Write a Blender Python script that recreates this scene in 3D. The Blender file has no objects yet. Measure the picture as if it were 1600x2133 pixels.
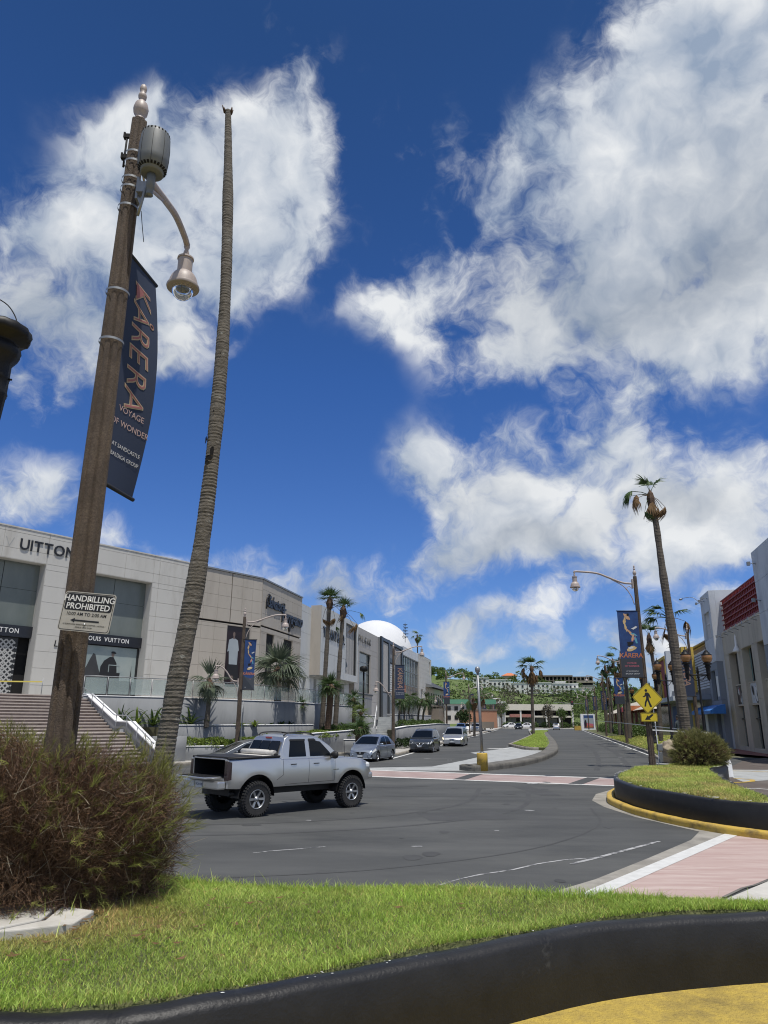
import bpy, bmesh, math, random
import numpy as np
from mathutils import Vector, Matrix, Euler
random.seed(7)
R = math.radians
C = bpy.context.scene.collection
S = bpy.context.scene
PI = math.pi

# ------------------------------------------------------------------ camera
PITCH, ROLL, EYE = 16.3, 0.34, 2.4
cam = bpy.data.cameras.new('camera')
cam.sensor_fit = 'HORIZONTAL'; cam.sensor_width = 36.0; cam.lens = 36.0*1480/1600
cam.clip_start = 0.05; cam.clip_end = 6000
camo = bpy.data.objects.new('camera', cam); C.objects.link(camo)
camo.matrix_world = Matrix.Translation((0, 0, EYE)) @ Matrix.Rotation(R(90+PITCH), 4, 'X') @ Matrix.Rotation(R(ROLL), 4, 'Z')
S.camera = camo
S.render.resolution_x = 768; S.render.resolution_y = 1024
S.view_settings.view_transform = 'Standard'
S.view_settings.look = 'None'
S.view_settings.exposure = 0.0
S.view_settings.gamma = 1.0
S.view_settings.use_curve_mapping = False
S.cycles.filter_width = 1.1

# ------------------------------------------------------------------ sun
SUN_DIR = Vector((0.13, -0.27, 0.95)).normalized()      # towards the sun: high, a little behind the viewer
sl = bpy.data.lights.new('sun', 'SUN'); sl.energy = 4.2; sl.angle = R(0.5); sl.color = (1.0, 0.955, 0.88)
so = bpy.data.objects.new('sun', sl); C.objects.link(so)
so.rotation_euler = SUN_DIR.to_track_quat('Z', 'Y').to_euler(); so.location = (0, 0, 60)

# ------------------------------------------------------------------ sky with clouds
W = bpy.data.worlds.new('World'); S.world = W; W.use_nodes = True
def make_sky():
    nt = W.node_tree; nt.nodes.clear(); N = nt.nodes; L = nt.links
    def node(t, **k):
        n = N.new(t)
        for a, b in k.items(): setattr(n, a, b)
        return n
    def val(sock, v):
        if isinstance(v, (int, float)): sock.default_value = v
        elif isinstance(v, (tuple, list, Vector)): sock.default_value = tuple(v)
        else: L.new(v, sock)
    def M(op, a, b=None, c=None, clamp=False):
        n = node('ShaderNodeMath', operation=op, use_clamp=clamp)
        val(n.inputs[0], a)
        if b is not None: val(n.inputs[1], b)
        if c is not None: val(n.inputs[2], c)
        return n.outputs[0]
    def V(op, a, b=None, out=0, scale=None):
        n = node('ShaderNodeVectorMath', operation=op)
        val(n.inputs[0], a)
        if b is not None: val(n.inputs[1], b)
        if scale is not None: val(n.inputs['Scale'], scale)
        return n.outputs[out]
    def DOT(a, b): return V('DOT_PRODUCT', a, b, 'Value')
    def ss(x, lo, hi):
        n = node('ShaderNodeMapRange', interpolation_type='SMOOTHSTEP', clamp=True)
        val(n.inputs[0], x); n.inputs[1].default_value = lo; n.inputs[2].default_value = hi
        return n.outputs[0]
    def noise(vec, scale, detail=6, rough=0.55, dist=0.0):
        n = node('ShaderNodeTexNoise', noise_dimensions='3D')
        L.new(vec, n.inputs['Vector']); n.inputs['Scale'].default_value = scale
        n.inputs['Detail'].default_value = detail; n.inputs['Roughness'].default_value = rough
        n.inputs['Distortion'].default_value = dist
        return n.outputs['Fac'], n.outputs['Color']
    def mixc(f, a, b):
        n = node('ShaderNodeMix', data_type='RGBA')
        val(n.inputs[0], f)
        for s_, v in ((n.inputs[6], a), (n.inputs[7], b)):
            if isinstance(v, tuple): s_.default_value = v + (1,)
            else: L.new(v, s_)
        return n.outputs[2]
    tc = node('ShaderNodeTexCoord')
    d = V('NORMALIZE', tc.outputs['Generated'])
    sky = node('ShaderNodeTexSky', sky_type='NISHITA', sun_disc=False)
    sky.sun_elevation = math.asin(SUN_DIR.z); sky.sun_rotation = math.atan2(SUN_DIR.x, SUN_DIR.y)
    sky.air_density = 1.0; sky.dust_density = 0.25; sky.ozone_density = 4.0
    sx = node('ShaderNodeSeparateXYZ'); L.new(d, sx.inputs[0])
    # tropical blue: the clear-air colour deepens upwards
    cr = node('ShaderNodeValToRGB'); L.new(sx.outputs[2], cr.inputs[0]); el_ = cr.color_ramp.elements
    while len(el_) < len(SKY_TINT): el_.new(0.5)
    for e_, (p_, c_) in zip(el_, SKY_TINT): e_.position = p_; e_.color = c_+(1,)
    tint = cr.outputs[0]
    mul = node('ShaderNodeMix', data_type='RGBA', blend_type='MULTIPLY'); mul.inputs[0].default_value = 1
    L.new(sky.outputs[0], mul.inputs[6]); L.new(tint, mul.inputs[7]); blue = mul.outputs[2]
    # domain warp so cloud lumps get torn edges
    _, wc = noise(d, 3.2, 2, 0.6)
    w1 = V('SCALE', V('SUBTRACT', wc, (0.5, 0.5, 0.5)), scale=0.20)
    _, wc2 = noise(d, 10.0, 3, 0.62)
    w2 = V('SCALE', V('SUBTRACT', wc2, (0.5, 0.5, 0.5)), scale=0.055)
    dw = V('ADD', V('ADD', d, w1), w2)
    camv = camo.matrix_world.to_3x3()
    front = M('GREATER_THAN', DOT(d, tuple(camv @ Vector((0, 0, -1)))), 0.0)
    def lumps_(lst):
        tot = None
        for (px, py, a, b, rot, amp) in lst:
            c = (camv @ Vector((px-800, 1066.5-py, -1480))).normalized()     # the cloud's place on the sky dome
            e1 = Vector((c.y, -c.x, 0)).normalized(); e2 = e1.cross(c)
            sc = 1480*(1 + ((px-800)**2+(py-1066.5)**2)/1480**2)**0.5; t = R(rot)
            f1 = (e1*math.cos(t)+e2*math.sin(t))/(a/sc); f2 = (-e1*math.sin(t)+e2*math.cos(t))/(b/sc)
            x = DOT(dw, f1); y = DOT(dw, f2)
            g = M('POWER', 0.367879, M('MULTIPLY_ADD', x, x, M('MULTIPLY_ADD', y, y, -math.log(amp))))
            tot = g if tot is None else M('ADD', tot, g)
        return M('MULTIPLY', tot, front)
    field = lumps_(BLOBS)
    field = M('SUBTRACT', 1.0, M('POWER', 2.71828, M('MULTIPLY', field, -1.02)))
    # the same sort of clouds goes on all round, outside the view
    nn, _ = noise(d, 2.1, 3, 0.5)
    back = M('MULTIPLY', ss(nn, 0.40, 0.56), M('MULTIPLY', ss(M('SUBTRACT', 0.62, DOT(d, tuple((camv @ Vector((0, 0, -1)))))), 0.0, 0.35), 0.65))
    field = M('ADD', field, back)
    # low band near the horizon, flattened streaks
    vs = V('MULTIPLY', dw, (1.0, 1.0, 3.5))
    nb, _ = noise(vs, 4.0, 6, 0.62)
    low = M('MULTIPLY', ss(nb, 0.37, 0.66), M('MULTIPLY', M('SUBTRACT', 1.0, ss(sx.outputs[2], 0.06, 0.33)), 0.56))
    field = M('MAXIMUM', field, low)
    n1, _ = noise(dw, 3.6, 5, 0.55)
    def puff(v, sc, det):
        n = node('ShaderNodeTexVoronoi', voronoi_dimensions='3D', feature='F1', normalize=True)
        L.new(v, n.inputs['Vector']); n.inputs['Scale'].default_value = sc; n.inputs['Detail'].default_value = det; n.inputs['Roughness'].default_value = 0.55; n.inputs['Lacunarity'].default_value = 2.1
        return M('SUBTRACT', 0.86, M('MULTIPLY', n.outputs['Distance'], 1.15))
    n2 = puff(dw, 9.0, 1.5)
    n3, _ = noise(V('ADD', d, V('SCALE', w2, scale=2.2)), 15.0, 7, 0.66)
    up = V('ADD', dw, (0.015, -0.03, 0.06))
    n1u, _ = noise(up, 3.6, 5, 0.55)
    n2u = puff(V('ADD', dw, (0.006, -0.012, 0.028)), 9.0, 0.0)
    tex = M('ADD', M('ADD', M('MULTIPLY', M('SUBTRACT', n1, 0.5), 1.7), M('MULTIPLY', M('SUBTRACT', n2, 0.5), 1.15)), M('MULTIPLY', M('SUBTRACT', n3, 0.5), 1.25))
    dens = M('ADD', field, tex)
    alpha = M('POWER', ss(dens, 0.16, 0.80), 1.15)
    alpha = M('MULTIPLY', alpha, ss(field, 0.08, 0.45))
    core = ss(dens, 0.75, 1.35)
    lit = M('ADD', 0.50, M('MULTIPLY', M('SUBTRACT', n1, n1u), 2.9))
    lit = M('ADD', lit, M('MULTIPLY', M('SUBTRACT', n2, n2u), 1.5))
    lit = M('ADD', lit, M('MULTIPLY', M('SUBTRACT', n3, 0.5), 0.65))
    lit = M('ADD', lit, M('MULTIPLY', core, 0.18), clamp=True)
    grey = lumps_(GREYS)
    grey = M('MINIMUM', grey, 1.0)
    ccol = mixc(lit, CLOUD_DARK, CLOUD_LIT)
    ccol = mixc(grey, ccol, mixc(lit, CLOUD_GREY, CLOUD_GREY2))
    # distance: low clouds lose contrast into the air
    col = mixc(alpha, blue, ccol)
    # below the horizon: ground haze, never seen behind the terrain
    col = mixc(ss(M('MULTIPLY', sx.outputs[2], -1.0), 0.0, 0.08), col, (1.6, 1.7, 1.7))
    bg = node('ShaderNodeBackground'); L.new(col, bg.inputs[0]); bg.inputs[1].default_value = 0.1
    out = node('ShaderNodeOutputWorld'); L.new(bg.outputs[0], out.inputs[0])
SKY_TINT = [(0.0, (.72, .82, 1.08)), (0.12, (.52, .72, 1.14)), (0.45, (.345, .62, 1.06)), (0.77, (.26, .47, .73)), (1.0, (.24, .44, .68))]
CLOUD_LIT, CLOUD_DARK = (8.3, 8.5, 8.7), (3.0, 3.8, 5.1)
CLOUD_GREY, CLOUD_GREY2 = (2.5, 2.9, 3.6), (4.4, 4.8, 5.3)
BLOBS = [(640,310,105,90,0,1),(440,340,160,95,0,1),(270,300,85,60,0,.75),(530,480,160,120,20,1),(340,490,180,130,0,1.0),
 (110,500,130,105,0,.9),(90,640,130,90,0,.85),(290,690,165,115,15,1.0),(110,790,120,65,0,.85),(50,1000,105,75,0,.85),(600,150,35,80,25,.22),(560,60,50,60,0,.22),(690,170,60,60,0,.22),
 (880,320,90,80,0,.42),(1470,190,210,250,-20,1.2),(1560,30,120,120,0,1.2),(1130,470,260,140,28,1.15),(1470,480,260,200,0,1.2),(870,640,135,70,8,.9),
 (1130,680,170,85,0,1.0),(1420,650,220,110,12,1.05),(1590,560,120,130,0,1),(950,985,115,95,0,.95),(1080,1060,175,100,15,1.05),(1240,920,110,95,40,.95),(1430,990,190,105,-8,1.1),
 (1580,1040,130,80,0,1.0),(1050,1140,165,45,0,1.0),(1190,1085,120,60,30,.85),(750,1215,175,55,6,.75),(600,1200,110,42,0,.55),(1190,1225,110,50,15,.6),(955,1310,80,45,0,1.0),(1090,1290,80,36,0,.6),
 (1250,1350,200,40,0,.5),(1440,1200,170,60,0,.6),(440,1170,100,38,0,.55),(300,1130,70,40,0,.3),(225,1110,80,45,0,.35),(980,1390,220,30,0,.6),(1260,840,70,70,0,.4),(1560,1160,120,60,0,.6)]
GREYS = [(1510,440,150,180,0,.42),(1330,620,260,90,10,.5),(1100,590,160,70,20,.4),(1420,1040,140,50,-10,.55),(1130,1130,160,40,10,.55),(700,1225,170,45,0,.5),(60,610,120,120,0,.45),(330,730,170,70,10,.4),(1000,1030,90,60,0,.3)]
make_sky()
# ------------------------------------------------------------------ helpers
class MB:
    """collects geometry and links it as ONE mesh object"""
    def __init__(s): s.v = []; s.f = []; s.m = []; s.sm = []
    def add(s, vs, fs, mi=0, smooth=False, M=None):
        o = len(s.v)
        s.v += [tuple(M @ Vector(p)) for p in vs] if M is not None else [tuple(p) for p in vs]
        for f in fs: s.f.append(tuple(i+o for i in f)); s.m.append(mi); s.sm.append(smooth)
        return s
    def box(s, c, z, mi=0, M=None, rz=0):
        x, y, w = (q/2 for q in z)
        vs = [(sx*x, sy*y, sz*w) for sz in (-1, 1) for sy in (-1, 1) for sx in (-1, 1)]
        T = Matrix.Translation(c) @ Matrix.Rotation(rz, 4, 'Z')
        if M is not None: T = M @ T
        return s.add(vs, [(0,2,3,1),(4,5,7,6),(0,1,5,4),(2,6,7,3),(0,4,6,2),(1,3,7,5)], mi, M=T)
    def bb(s, a, b, mi=0, M=None):
        return s.box([(p+q)/2 for p, q in zip(a, b)], [abs(q-p) for p, q in zip(a, b)], mi, M)
    def prism(s, poly, z0, z1, mi=0, M=None, smooth=False):
        n = len(poly)
        vs = [(p[0], p[1], z0) for p in poly]+[(p[0], p[1], z1) for p in poly]
        fs = [tuple(range(n-1, -1, -1)), tuple(range(n, 2*n))]
        s.add(vs, fs, mi, M=M)
        o = len(s.v)-2*n
        for i in range(n):
            j = (i+1) % n
            s.f.append((o+i, o+j, o+n+j, o+n+i)); s.m.append(mi); s.sm.append(smooth)
        return s
    def tube(s, pts, rad, n=8, mi=0, cap=True, smooth=True, M=None, squash=None):
        pts = [Vector(p) for p in pts]; k = len(pts)
        if isinstance(rad, (int, float)): rad = [rad]*k
        vs = []; ref = None
        for i, p in enumerate(pts):
            t = (pts[min(i+1, k-1)]-pts[max(i-1, 0)])
            if t.length < 1e-9: t = Vector((0, 0, 1))
            t.normalize()
            if ref is None:
                ref = Vector((0, 0, 1)) if abs(t.z) < 0.9 else Vector((1, 0, 0))
            u = t.cross(ref); 
            if u.length < 1e-6: u = t.orthogonal()
            u.normalize(); w = u.cross(t)
            ref = w
            for a in range(n):
                q = 2*PI*a/n
                vs.append(p+(u*math.cos(q)+w*math.sin(q))*rad[i])
        fs = []
        for i in range(k-1):
            for a in range(n):
                b = (a+1) % n
                fs.append((i*n+a, i*n+b, (i+1)*n+b, (i+1)*n+a))
        s.add(vs, fs, mi, smooth, M)
        if cap:
            o = len(s.v)-len(vs)
            s.f.append(tuple(o+i for i in range(n-1, -1, -1))); s.m.append(mi); s.sm.append(False)
            s.f.append(tuple(o+(k-1)*n+i for i in range(n))); s.m.append(mi); s.sm.append(False)
        return s
    def lathe(s, prof, n=16, c=(0, 0, 0), mi=0, smooth=True, M=None, ribs=0, depth=0, cap=True):
        vs = []; c = Vector(c)
        for r, z in prof:
            for a in range(n):
                q = 2*PI*a/n; rr = r*(1-(depth if ribs and a % 2 else 0))
                vs.append(c+Vector((rr*math.cos(q), rr*math.sin(q), z)))
        fs = []
        for i in range(len(prof)-1):
            for a in range(n):
                b = (a+1) % n
                fs.append((i*n+a, i*n+b, (i+1)*n+b, (i+1)*n+a))
        s.add(vs, fs, mi, smooth, M)
        o = len(s.v)-len(vs)
        for i, rev in (((0, True), (len(prof)-1, False)) if cap else ()):
            if prof[i][0] > 1e-4:
                r_ = range(n-1, -1, -1) if rev else range(n)
                s.f.append(tuple(o+i*n+a for a in r_)); s.m.append(mi); s.sm.append(False)
        return s
    def grid(s, rows, mi=0, smooth=True, M=None, flip=False):
        n = len(rows[0]); vs = [p for r in rows for p in r]; fs = []
        for i in range(len(rows)-1):
            for j in range(n-1):
                q = (i*n+j, i*n+j+1, (i+1)*n+j+1, (i+1)*n+j)
                fs.append(q[::-1] if flip else q)
        return s.add(vs, fs, mi, smooth, M)
    def mesh(s, name, mats):
        m = bpy.data.meshes.new(name); m.from_pydata(s.v, [], s.f)
        for x in (mats if isinstance(mats, (list, tuple)) else [mats]): m.materials.append(x)
        if len(m.polygons):
            m.polygons.foreach_set('material_index', s.m); m.polygons.foreach_set('use_smooth', s.sm)
        m.update()
        return m
    def build(s, name, mats, parent=None, loc=None, rot=None, bevel=0, **t):
        o = bpy.data.objects.new(name, s.mesh(name, mats)); C.objects.link(o)
        if parent is not None: o.parent = parent
        if loc is not None: o.location = loc
        if rot is not None: o.rotation_euler = rot
        if bevel:
            b = o.modifiers.new('bevel', 'BEVEL'); b.width = bevel; b.segments = 2; b.limit_method = 'ANGLE'; b.angle_limit = R(35)
        tag(o, **t)
        return o
def tag(o, label=None, cat=None, group=None, kind=None):
    if label: o['label'] = label
    if cat: o['category'] = cat
    if group: o['group'] = group
    if kind: o['kind'] = kind
    return o
def thing(name, loc, rz=0, label=None, cat=None, group=None):
    o = bpy.data.objects.new(name, None); C.objects.link(o); o.location = loc; o.rotation_euler = (0, 0, rz)
    o.empty_display_size = 0.2
    return tag(o, label, cat, group)
def link(name, mesh, parent=None, loc=(0, 0, 0), rot=(0, 0, 0), scale=None, **t):
    o = bpy.data.objects.new(name, mesh); C.objects.link(o); o.parent = parent; o.location = loc; o.rotation_euler = rot
    if scale is not None: o.scale = (scale,)*3 if isinstance(scale, (int, float)) else scale
    return tag(o, **t)
def copy_tree(o, parent=None):
    c = o.copy(); C.objects.link(c)
    if parent is not None: c.parent = parent
    for ch in [x for x in bpy.data.objects if x.parent == o]: copy_tree(ch, c)
    return c
def dup(o, loc, rz=0, label=None, scale=None, group=None):
    c = copy_tree(o); c.location = loc; c.rotation_euler = (0, 0, rz)
    if scale: c.scale = (scale,)*3
    if label: c['label'] = label
    if group: c['group'] = group
    return c
def lerp(a, b, t): return a+(b-a)*t
def curve_pts(pts, n):
    """Catmull-Rom through the points"""
    P = [Vector(p) for p in pts]; P = [2*P[0]-P[1]]+P+[2*P[-1]-P[-2]]; out = []
    for i in range(1, len(P)-2):
        for k in range(n):
            t = k/n; a, b, c, d = P[i-1:i+3]
            out.append(0.5*((2*b)+(c-a)*t+(2*a-5*b+4*c-d)*t*t+(3*b-a-3*c+d)*t**3))
    return out+[P[-2]]

# ------------------------------------------------------------------ materials
def pbr(name, col, rough=0.7, col2=None, scale=4.0, detail=5, bump=0.0, bscale=None, metal=0.0, spec=0.5, stain=None, stain_scale=0.6, stain_lo=0.5, stain_hi=0.72,
        stretch=None, coat=0.0, trans=0.0, attr=False, sheen=0, alpha=1.0, emit=None, estr=0, world=False, band=None):
    m = bpy.data.materials.new(name); m.use_nodes = True
    nt = m.node_tree; N = nt.nodes; L = nt.links; b = N['Principled BSDF']
    b.inputs['Roughness'].default_value = rough; b.inputs['Metallic'].default_value = metal
    b.inputs['Specular IOR Level'].default_value = spec; b.inputs['Coat Weight'].default_value = coat
    b.inputs['Transmission Weight'].default_value = trans; b.inputs['Alpha'].default_value = alpha
    b.inputs['Coat Roughness'].default_value = 0.06
    if emit: b.inputs['Emission Color'].default_value = emit+(1,); b.inputs['Emission Strength'].default_value = estr
    tc = N.new('ShaderNodeTexCoord'); vec = tc.outputs['Object']
    if world:
        g = N.new('ShaderNodeNewGeometry'); vec = g.outputs['Position']
    if stretch:
        mp = N.new('ShaderNodeMapping'); mp.inputs['Scale'].default_value = stretch; L.new(vec, mp.inputs[0]); vec = mp.outputs[0]
    def noise(sc, det, rg=0.6, v=vec):
        n = N.new('ShaderNodeTexNoise'); n.inputs['Scale'].default_value = sc; n.inputs['Detail'].default_value = det; n.inputs['Roughness'].default_value = rg
        L.new(v, n.inputs['Vector']); return n.outputs['Fac']
    def mix(f, a, c, bt='MIX'):
        n = N.new('ShaderNodeMix'); n.data_type = 'RGBA'; n.blend_type = bt
        for s_, v in ((n.inputs[0], f), (n.inputs[6], a), (n.inputs[7], c)):
            if isinstance(v, (int, float)): s_.default_value = v
            elif isinstance(v, tuple): s_.default_value = v+(1,)
            else: L.new(v, s_)
        return n.outputs[2]
    def mr(x, lo, hi):
        n = N.new('ShaderNodeMapRange'); L.new(x, n.inputs[0]); n.inputs[1].default_value = lo; n.inputs[2].default_value = hi; return n.outputs[0]
    c = tuple(col)
    if col2 is not None: c = mix(mr(noise(scale, detail), 0.3, 0.7), tuple(col), tuple(col2))
    if stain is not None: c = mix(mr(noise(stain_scale, 8, 0.7), stain_lo, stain_hi), c, tuple(stain))
    if attr:
        a = N.new('ShaderNodeAttribute'); a.attribute_name = 'tone'
        c = mix(1.0, c, a.outputs['Color'], 'MULTIPLY')
    if isinstance(c, tuple): b.inputs['Base Color'].default_value = c+(1,)
    else: L.new(c, b.inputs['Base Color'])
    if bump:
        bn = N.new('ShaderNodeBump'); bn.inputs['Strength'].default_value = min(1, bump); bn.inputs['Distance'].default_value = 0.02*max(1, bump)
        L.new(noise(bscale or scale*3, 6), bn.inputs['Height']); L.new(bn.outputs[0], b.inputs['Normal'])
    return m
def leafmat(name, c1, c2, sc=3.0, rough=0.55, trans=0.25, attr=False):
    m = pbr(name, c1, rough, c2, sc, attr=attr, spec=0.3)
    nt = m.node_tree; N = nt.nodes; L = nt.links; b = N['Principled BSDF']; o = N['Material Output']
    t = N.new('ShaderNodeBsdfTranslucent'); mx = N.new('ShaderNodeMixShader'); mx.inputs[0].default_value = trans
    if b.inputs['Base Color'].is_linked: L.new(b.inputs['Base Color'].links[0].from_socket, t.inputs[0])
    L.new(b.outputs[0], mx.inputs[1]); L.new(t.outputs[0], mx.inputs[2]); L.new(mx.outputs[0], o.inputs[0])
    return m
MT = {}
def mk(k, *a, **kw): MT[k] = pbr(k, *a, **kw)
mk('asphalt', (0.048,0.050,0.050), 0.85, (0.088,0.090,0.088), 0.40, 12, bump=0.3, bscale=80, stain=(0.13,0.13,0.122), stain_scale=0.16, stain_lo=0.47, stain_hi=0.85, world=True, spec=0.3, stretch=(0.55, 1.3, 1))
mk('asphalt2', (0.075,0.075,0.075), 0.85, (0.10,0.10,0.10), 0.6, 8, world=True)
mk('paver_brown', (0.075,0.06,0.05), 0.8, (0.11,0.088,0.074), 2.0, 8, stain=(0.15,0.135,0.12), stain_scale=0.4, world=True)
mk('concrete', (0.44,0.42,0.38), 0.85, (0.56,0.54,0.49), 1.2, 8, bump=0.2, bscale=30, stain=(0.30,0.28,0.24), stain_scale=0.7, world=True)
mk('concrete_grey', (0.30,0.31,0.31), 0.85, (0.40,0.41,0.40), 1.5, 8, bump=0.15, bscale=30, stain=(0.2,0.2,0.19), stain_scale=0.6, world=True)
mk('sidewalk', (0.36,0.35,0.32), 0.85, (0.46,0.44,0.41), 0.8, 8, stain=(0.26,0.25,0.23), stain_scale=0.4, world=True)
mk('kerb', (0.24,0.22,0.18), 0.9, (0.34,0.31,0.26), 2.0, 8, stain=(0.09,0.085,0.075), stain_scale=1.4, stain_lo=.45, world=True, bump=.2, bscale=25)
mk('kerb_dark', (0.10,0.095,0.085), 0.9, (0.17,0.16,0.14), 1.5, 8, stain=(0.05,0.05,0.045), stain_scale=1.0, world=True)
mk('white_line', (0.50,0.50,0.48), 0.8, (0.62,0.62,0.60), 6.0, 8, stain=(0.30,0.30,0.29), stain_scale=1.2, stain_lo=0.6, stain_hi=0.8, world=True)
mk('worn_line', (0.45,0.45,0.44), 0.8, (0.3,0.3,0.3), 5.0, 8, stain=(0.07,0.072,0.075), stain_scale=3.2, stain_lo=0.46, stain_hi=0.56, world=True)
mk('pink', (0.35,0.235,0.21), 0.88, (0.46,0.36,0.325), 1.6, 10, stain=(0.58,0.50,0.45), stain_scale=1.3, stain_lo=.5, stain_hi=.8, world=True, stretch=(0.35, 2.2, 1), bump=.2, bscale=50)
mk('pink_far', (0.29,0.20,0.185), 0.88, (0.39,0.315,0.295), 0.9, 9, stain=(0.17,0.145,0.13), stain_scale=0.5, stain_lo=.5, stain_hi=.8, world=True)
mk('black_paint', (0.009,0.009,0.0095), 0.46, (0.017,0.017,0.0175), 4.0, 9, bump=0.25, bscale=40, stain=(0.07,0.07,0.067), stain_scale=2.2, stain_lo=0.63, stain_hi=0.78, world=True, spec=.4)
mk('chip', (0.7,0.69,0.66), 0.8)
mk('yellow_paint', (0.54,0.36,0.045), 0.65, (0.47,0.32,0.08), 5.0, 9, bump=0.5, bscale=25, stain=(0.13,0.095,0.045), stain_scale=2.4, stain_lo=0.50, stain_hi=0.72, world=True)
mk('yellow_ground', (0.60,0.43,0.075), 0.85, (0.40,0.29,0.075), 9.0, 12, bump=1.5, bscale=45, stain=(0.15,0.115,0.05), stain_scale=1.3, stain_lo=0.5, stain_hi=0.75, world=True)
mk('soil', (0.05,0.055,0.025), 0.95, (0.10,0.085,0.045), 3.0, 8, world=True)
mk('dry_soil', (0.16,0.12,0.07), 0.95, (0.24,0.18,0.10), 6.0, 8, world=True)
mk('ground', (0.09,0.10,0.055), 0.95, (0.15,0.14,0.10), 0.05, 8, world=True)
mk('pole_brown', (0.068,0.050,0.037), 0.9, (0.165,0.125,0.092), 55.0, 9, bump=1.0, bscale=90, stain=(0.045,0.033,0.026), stain_scale=1.6, stain_lo=0.46, stain_hi=0.7)
mk('lamp_metal', (0.36,0.30,0.265), 0.5, (0.46,0.395,0.355), 5.0, 6, stain=(0.18,0.115,0.08), stain_scale=5, stain_lo=.6, stain_hi=.75)
mk('steel', (0.55,0.56,0.57), 0.35, metal=0.9)
mk('steel_dull', (0.24,0.25,0.255), 0.5, (0.31,0.32,0.325), 8.0, metal=0.6)
mk('grey_plastic', (0.14,0.15,0.15), 0.55, (0.17,0.18,0.18), 2.0)
mk('slot', (0.01,0.01,0.011), 0.9)
mk('cast_iron', (0.008,0.008,0.009), 0.5, (0.014,0.014,0.014), 8.0, spec=.25)
mk('amber_glass', (0.24,0.11,0.032), 0.25, (0.33,0.17,0.06), 4.0, coat=0.4)
mk('clear_glass', (0.75,0.78,0.80), 0.05, trans=0.9)
mk('lv_stone', (0.50,0.485,0.445), 0.75, (0.54,0.525,0.485), 0.5, 7, stain=(0.36,0.335,0.29), stain_scale=0.75, stain_lo=0.52, stain_hi=0.85, world=True, stretch=(1, 1, .28))
mk('lv_joint', (0.37,0.36,0.335), 0.9)
mk('beige_stone', (0.40,0.36,0.305), 0.8, (0.44,0.40,0.345), 0.6, 7, stain=(0.33,0.295,0.25), stain_scale=0.75, stain_lo=0.5, stain_hi=.8, world=True, stretch=(1, 1, .28))
mk('beige_joint', (0.31,0.275,0.235), 0.9)
mk('white_panel', (0.52,0.53,0.52), 0.7, (0.57,0.58,0.57), 0.5, 7, stain=(0.40,0.41,0.40), stain_scale=0.75, stain_lo=0.55, stain_hi=.85, world=True, stretch=(1, 1, .28))
mk('white_joint', (0.32,0.325,0.32), 0.9)
mk('grey_stone', (0.36,0.345,0.325), 0.8, (0.41,0.395,0.375), 0.5, 7, world=True, stretch=(1, 1, .28))
mk('stucco', (0.205,0.213,0.22), 0.9, (0.25,0.257,0.262), 0.8, 8, stain=(0.155,0.16,0.165), stain_scale=0.75, stain_lo=0.48, stain_hi=.8, bump=.1, bscale=20, world=True, stretch=(1, 1, .28))
mk('white_paint', (0.78,0.78,0.77), 0.7, (0.84,0.84,0.83), 1.0)
mk('dome_white', (0.60,0.61,0.62), 0.7, (0.66,0.67,0.68), 0.3)
mk('dark_frame', (0.018,0.019,0.021), 0.4)
mk('band_black', (0.016,0.018,0.024), 0.35)
mk('letter_black', (0.012,0.012,0.014), 0.35)
mk('letter_white', (0.72,0.72,0.70), 0.5)
mk('stain_grey', (0.36,0.36,0.345), 0.8)
mk('win_dark', (0.012,0.014,0.016), 0.12, (0.03,0.033,0.036), 1.5, spec=0.5)
mk('win_grey', (0.12,0.14,0.13), 0.16, (0.17,0.19,0.178), 0.5, 5, spec=0.32, stretch=(1,1,.4))
mk('win_teal', (0.10,0.20,0.20), 0.15, (0.16,0.26,0.26), 0.5)
mk('rail_glass', (0.42,0.50,0.47), 0.08, alpha=0.42)
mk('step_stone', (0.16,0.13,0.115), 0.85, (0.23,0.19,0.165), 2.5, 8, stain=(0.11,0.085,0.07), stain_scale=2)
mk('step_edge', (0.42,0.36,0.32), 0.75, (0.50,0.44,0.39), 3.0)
mk('lattice', (0.40,0.40,0.385), 0.6)
mk('poster_dark', (0.014,0.010,0.012), 0.3, (0.028,0.014,0.016), 0.7)
mk('poster_sky', (0.20,0.26,0.27), 0.4, (0.34,0.38,0.36), 0.6, 6)
mk('poster_land', (0.035,0.037,0.04), 0.4, (0.055,0.055,0.055), 1.2)
mk('poster_skin', (0.16,0.12,0.10), 0.5)
mk('poster_dress', (0.30,0.34,0.37), 0.5, (0.36,0.40,0.42), 1.0)
mk('poster_coat', (0.014,0.014,0.016), 0.5)
mk('tan_wall', (0.46,0.415,0.335), 0.85, (0.52,0.47,0.38), 0.5, 7, stain=(0.36,0.32,0.255), stain_scale=0.75, world=True, stretch=(1, 1, .28))
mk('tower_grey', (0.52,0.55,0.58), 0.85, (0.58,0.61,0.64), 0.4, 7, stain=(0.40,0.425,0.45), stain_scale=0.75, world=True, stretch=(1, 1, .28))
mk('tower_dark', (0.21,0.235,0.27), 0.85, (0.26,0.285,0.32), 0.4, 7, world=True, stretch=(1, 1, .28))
mk('red_metal', (0.22,0.028,0.025), 0.55, (0.27,0.04,0.035), 1.5)
mk('awning_blue', (0.035,0.17,0.50), 0.6, (0.05,0.21,0.56), 2.0)
mk('brick_red', (0.20,0.075,0.06), 0.85, (0.27,0.11,0.085), 6.0, world=True)
mk('yellow_wall', (0.50,0.34,0.05), 0.8, (0.54,0.38,0.08), 0.7)
mk('red_wall', (0.25,0.045,0.05), 0.8, (0.29,0.06,0.06), 0.6)
mk('cream_wall', (0.45,0.40,0.27), 0.85, (0.50,0.45,0.32), 0.5)
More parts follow.
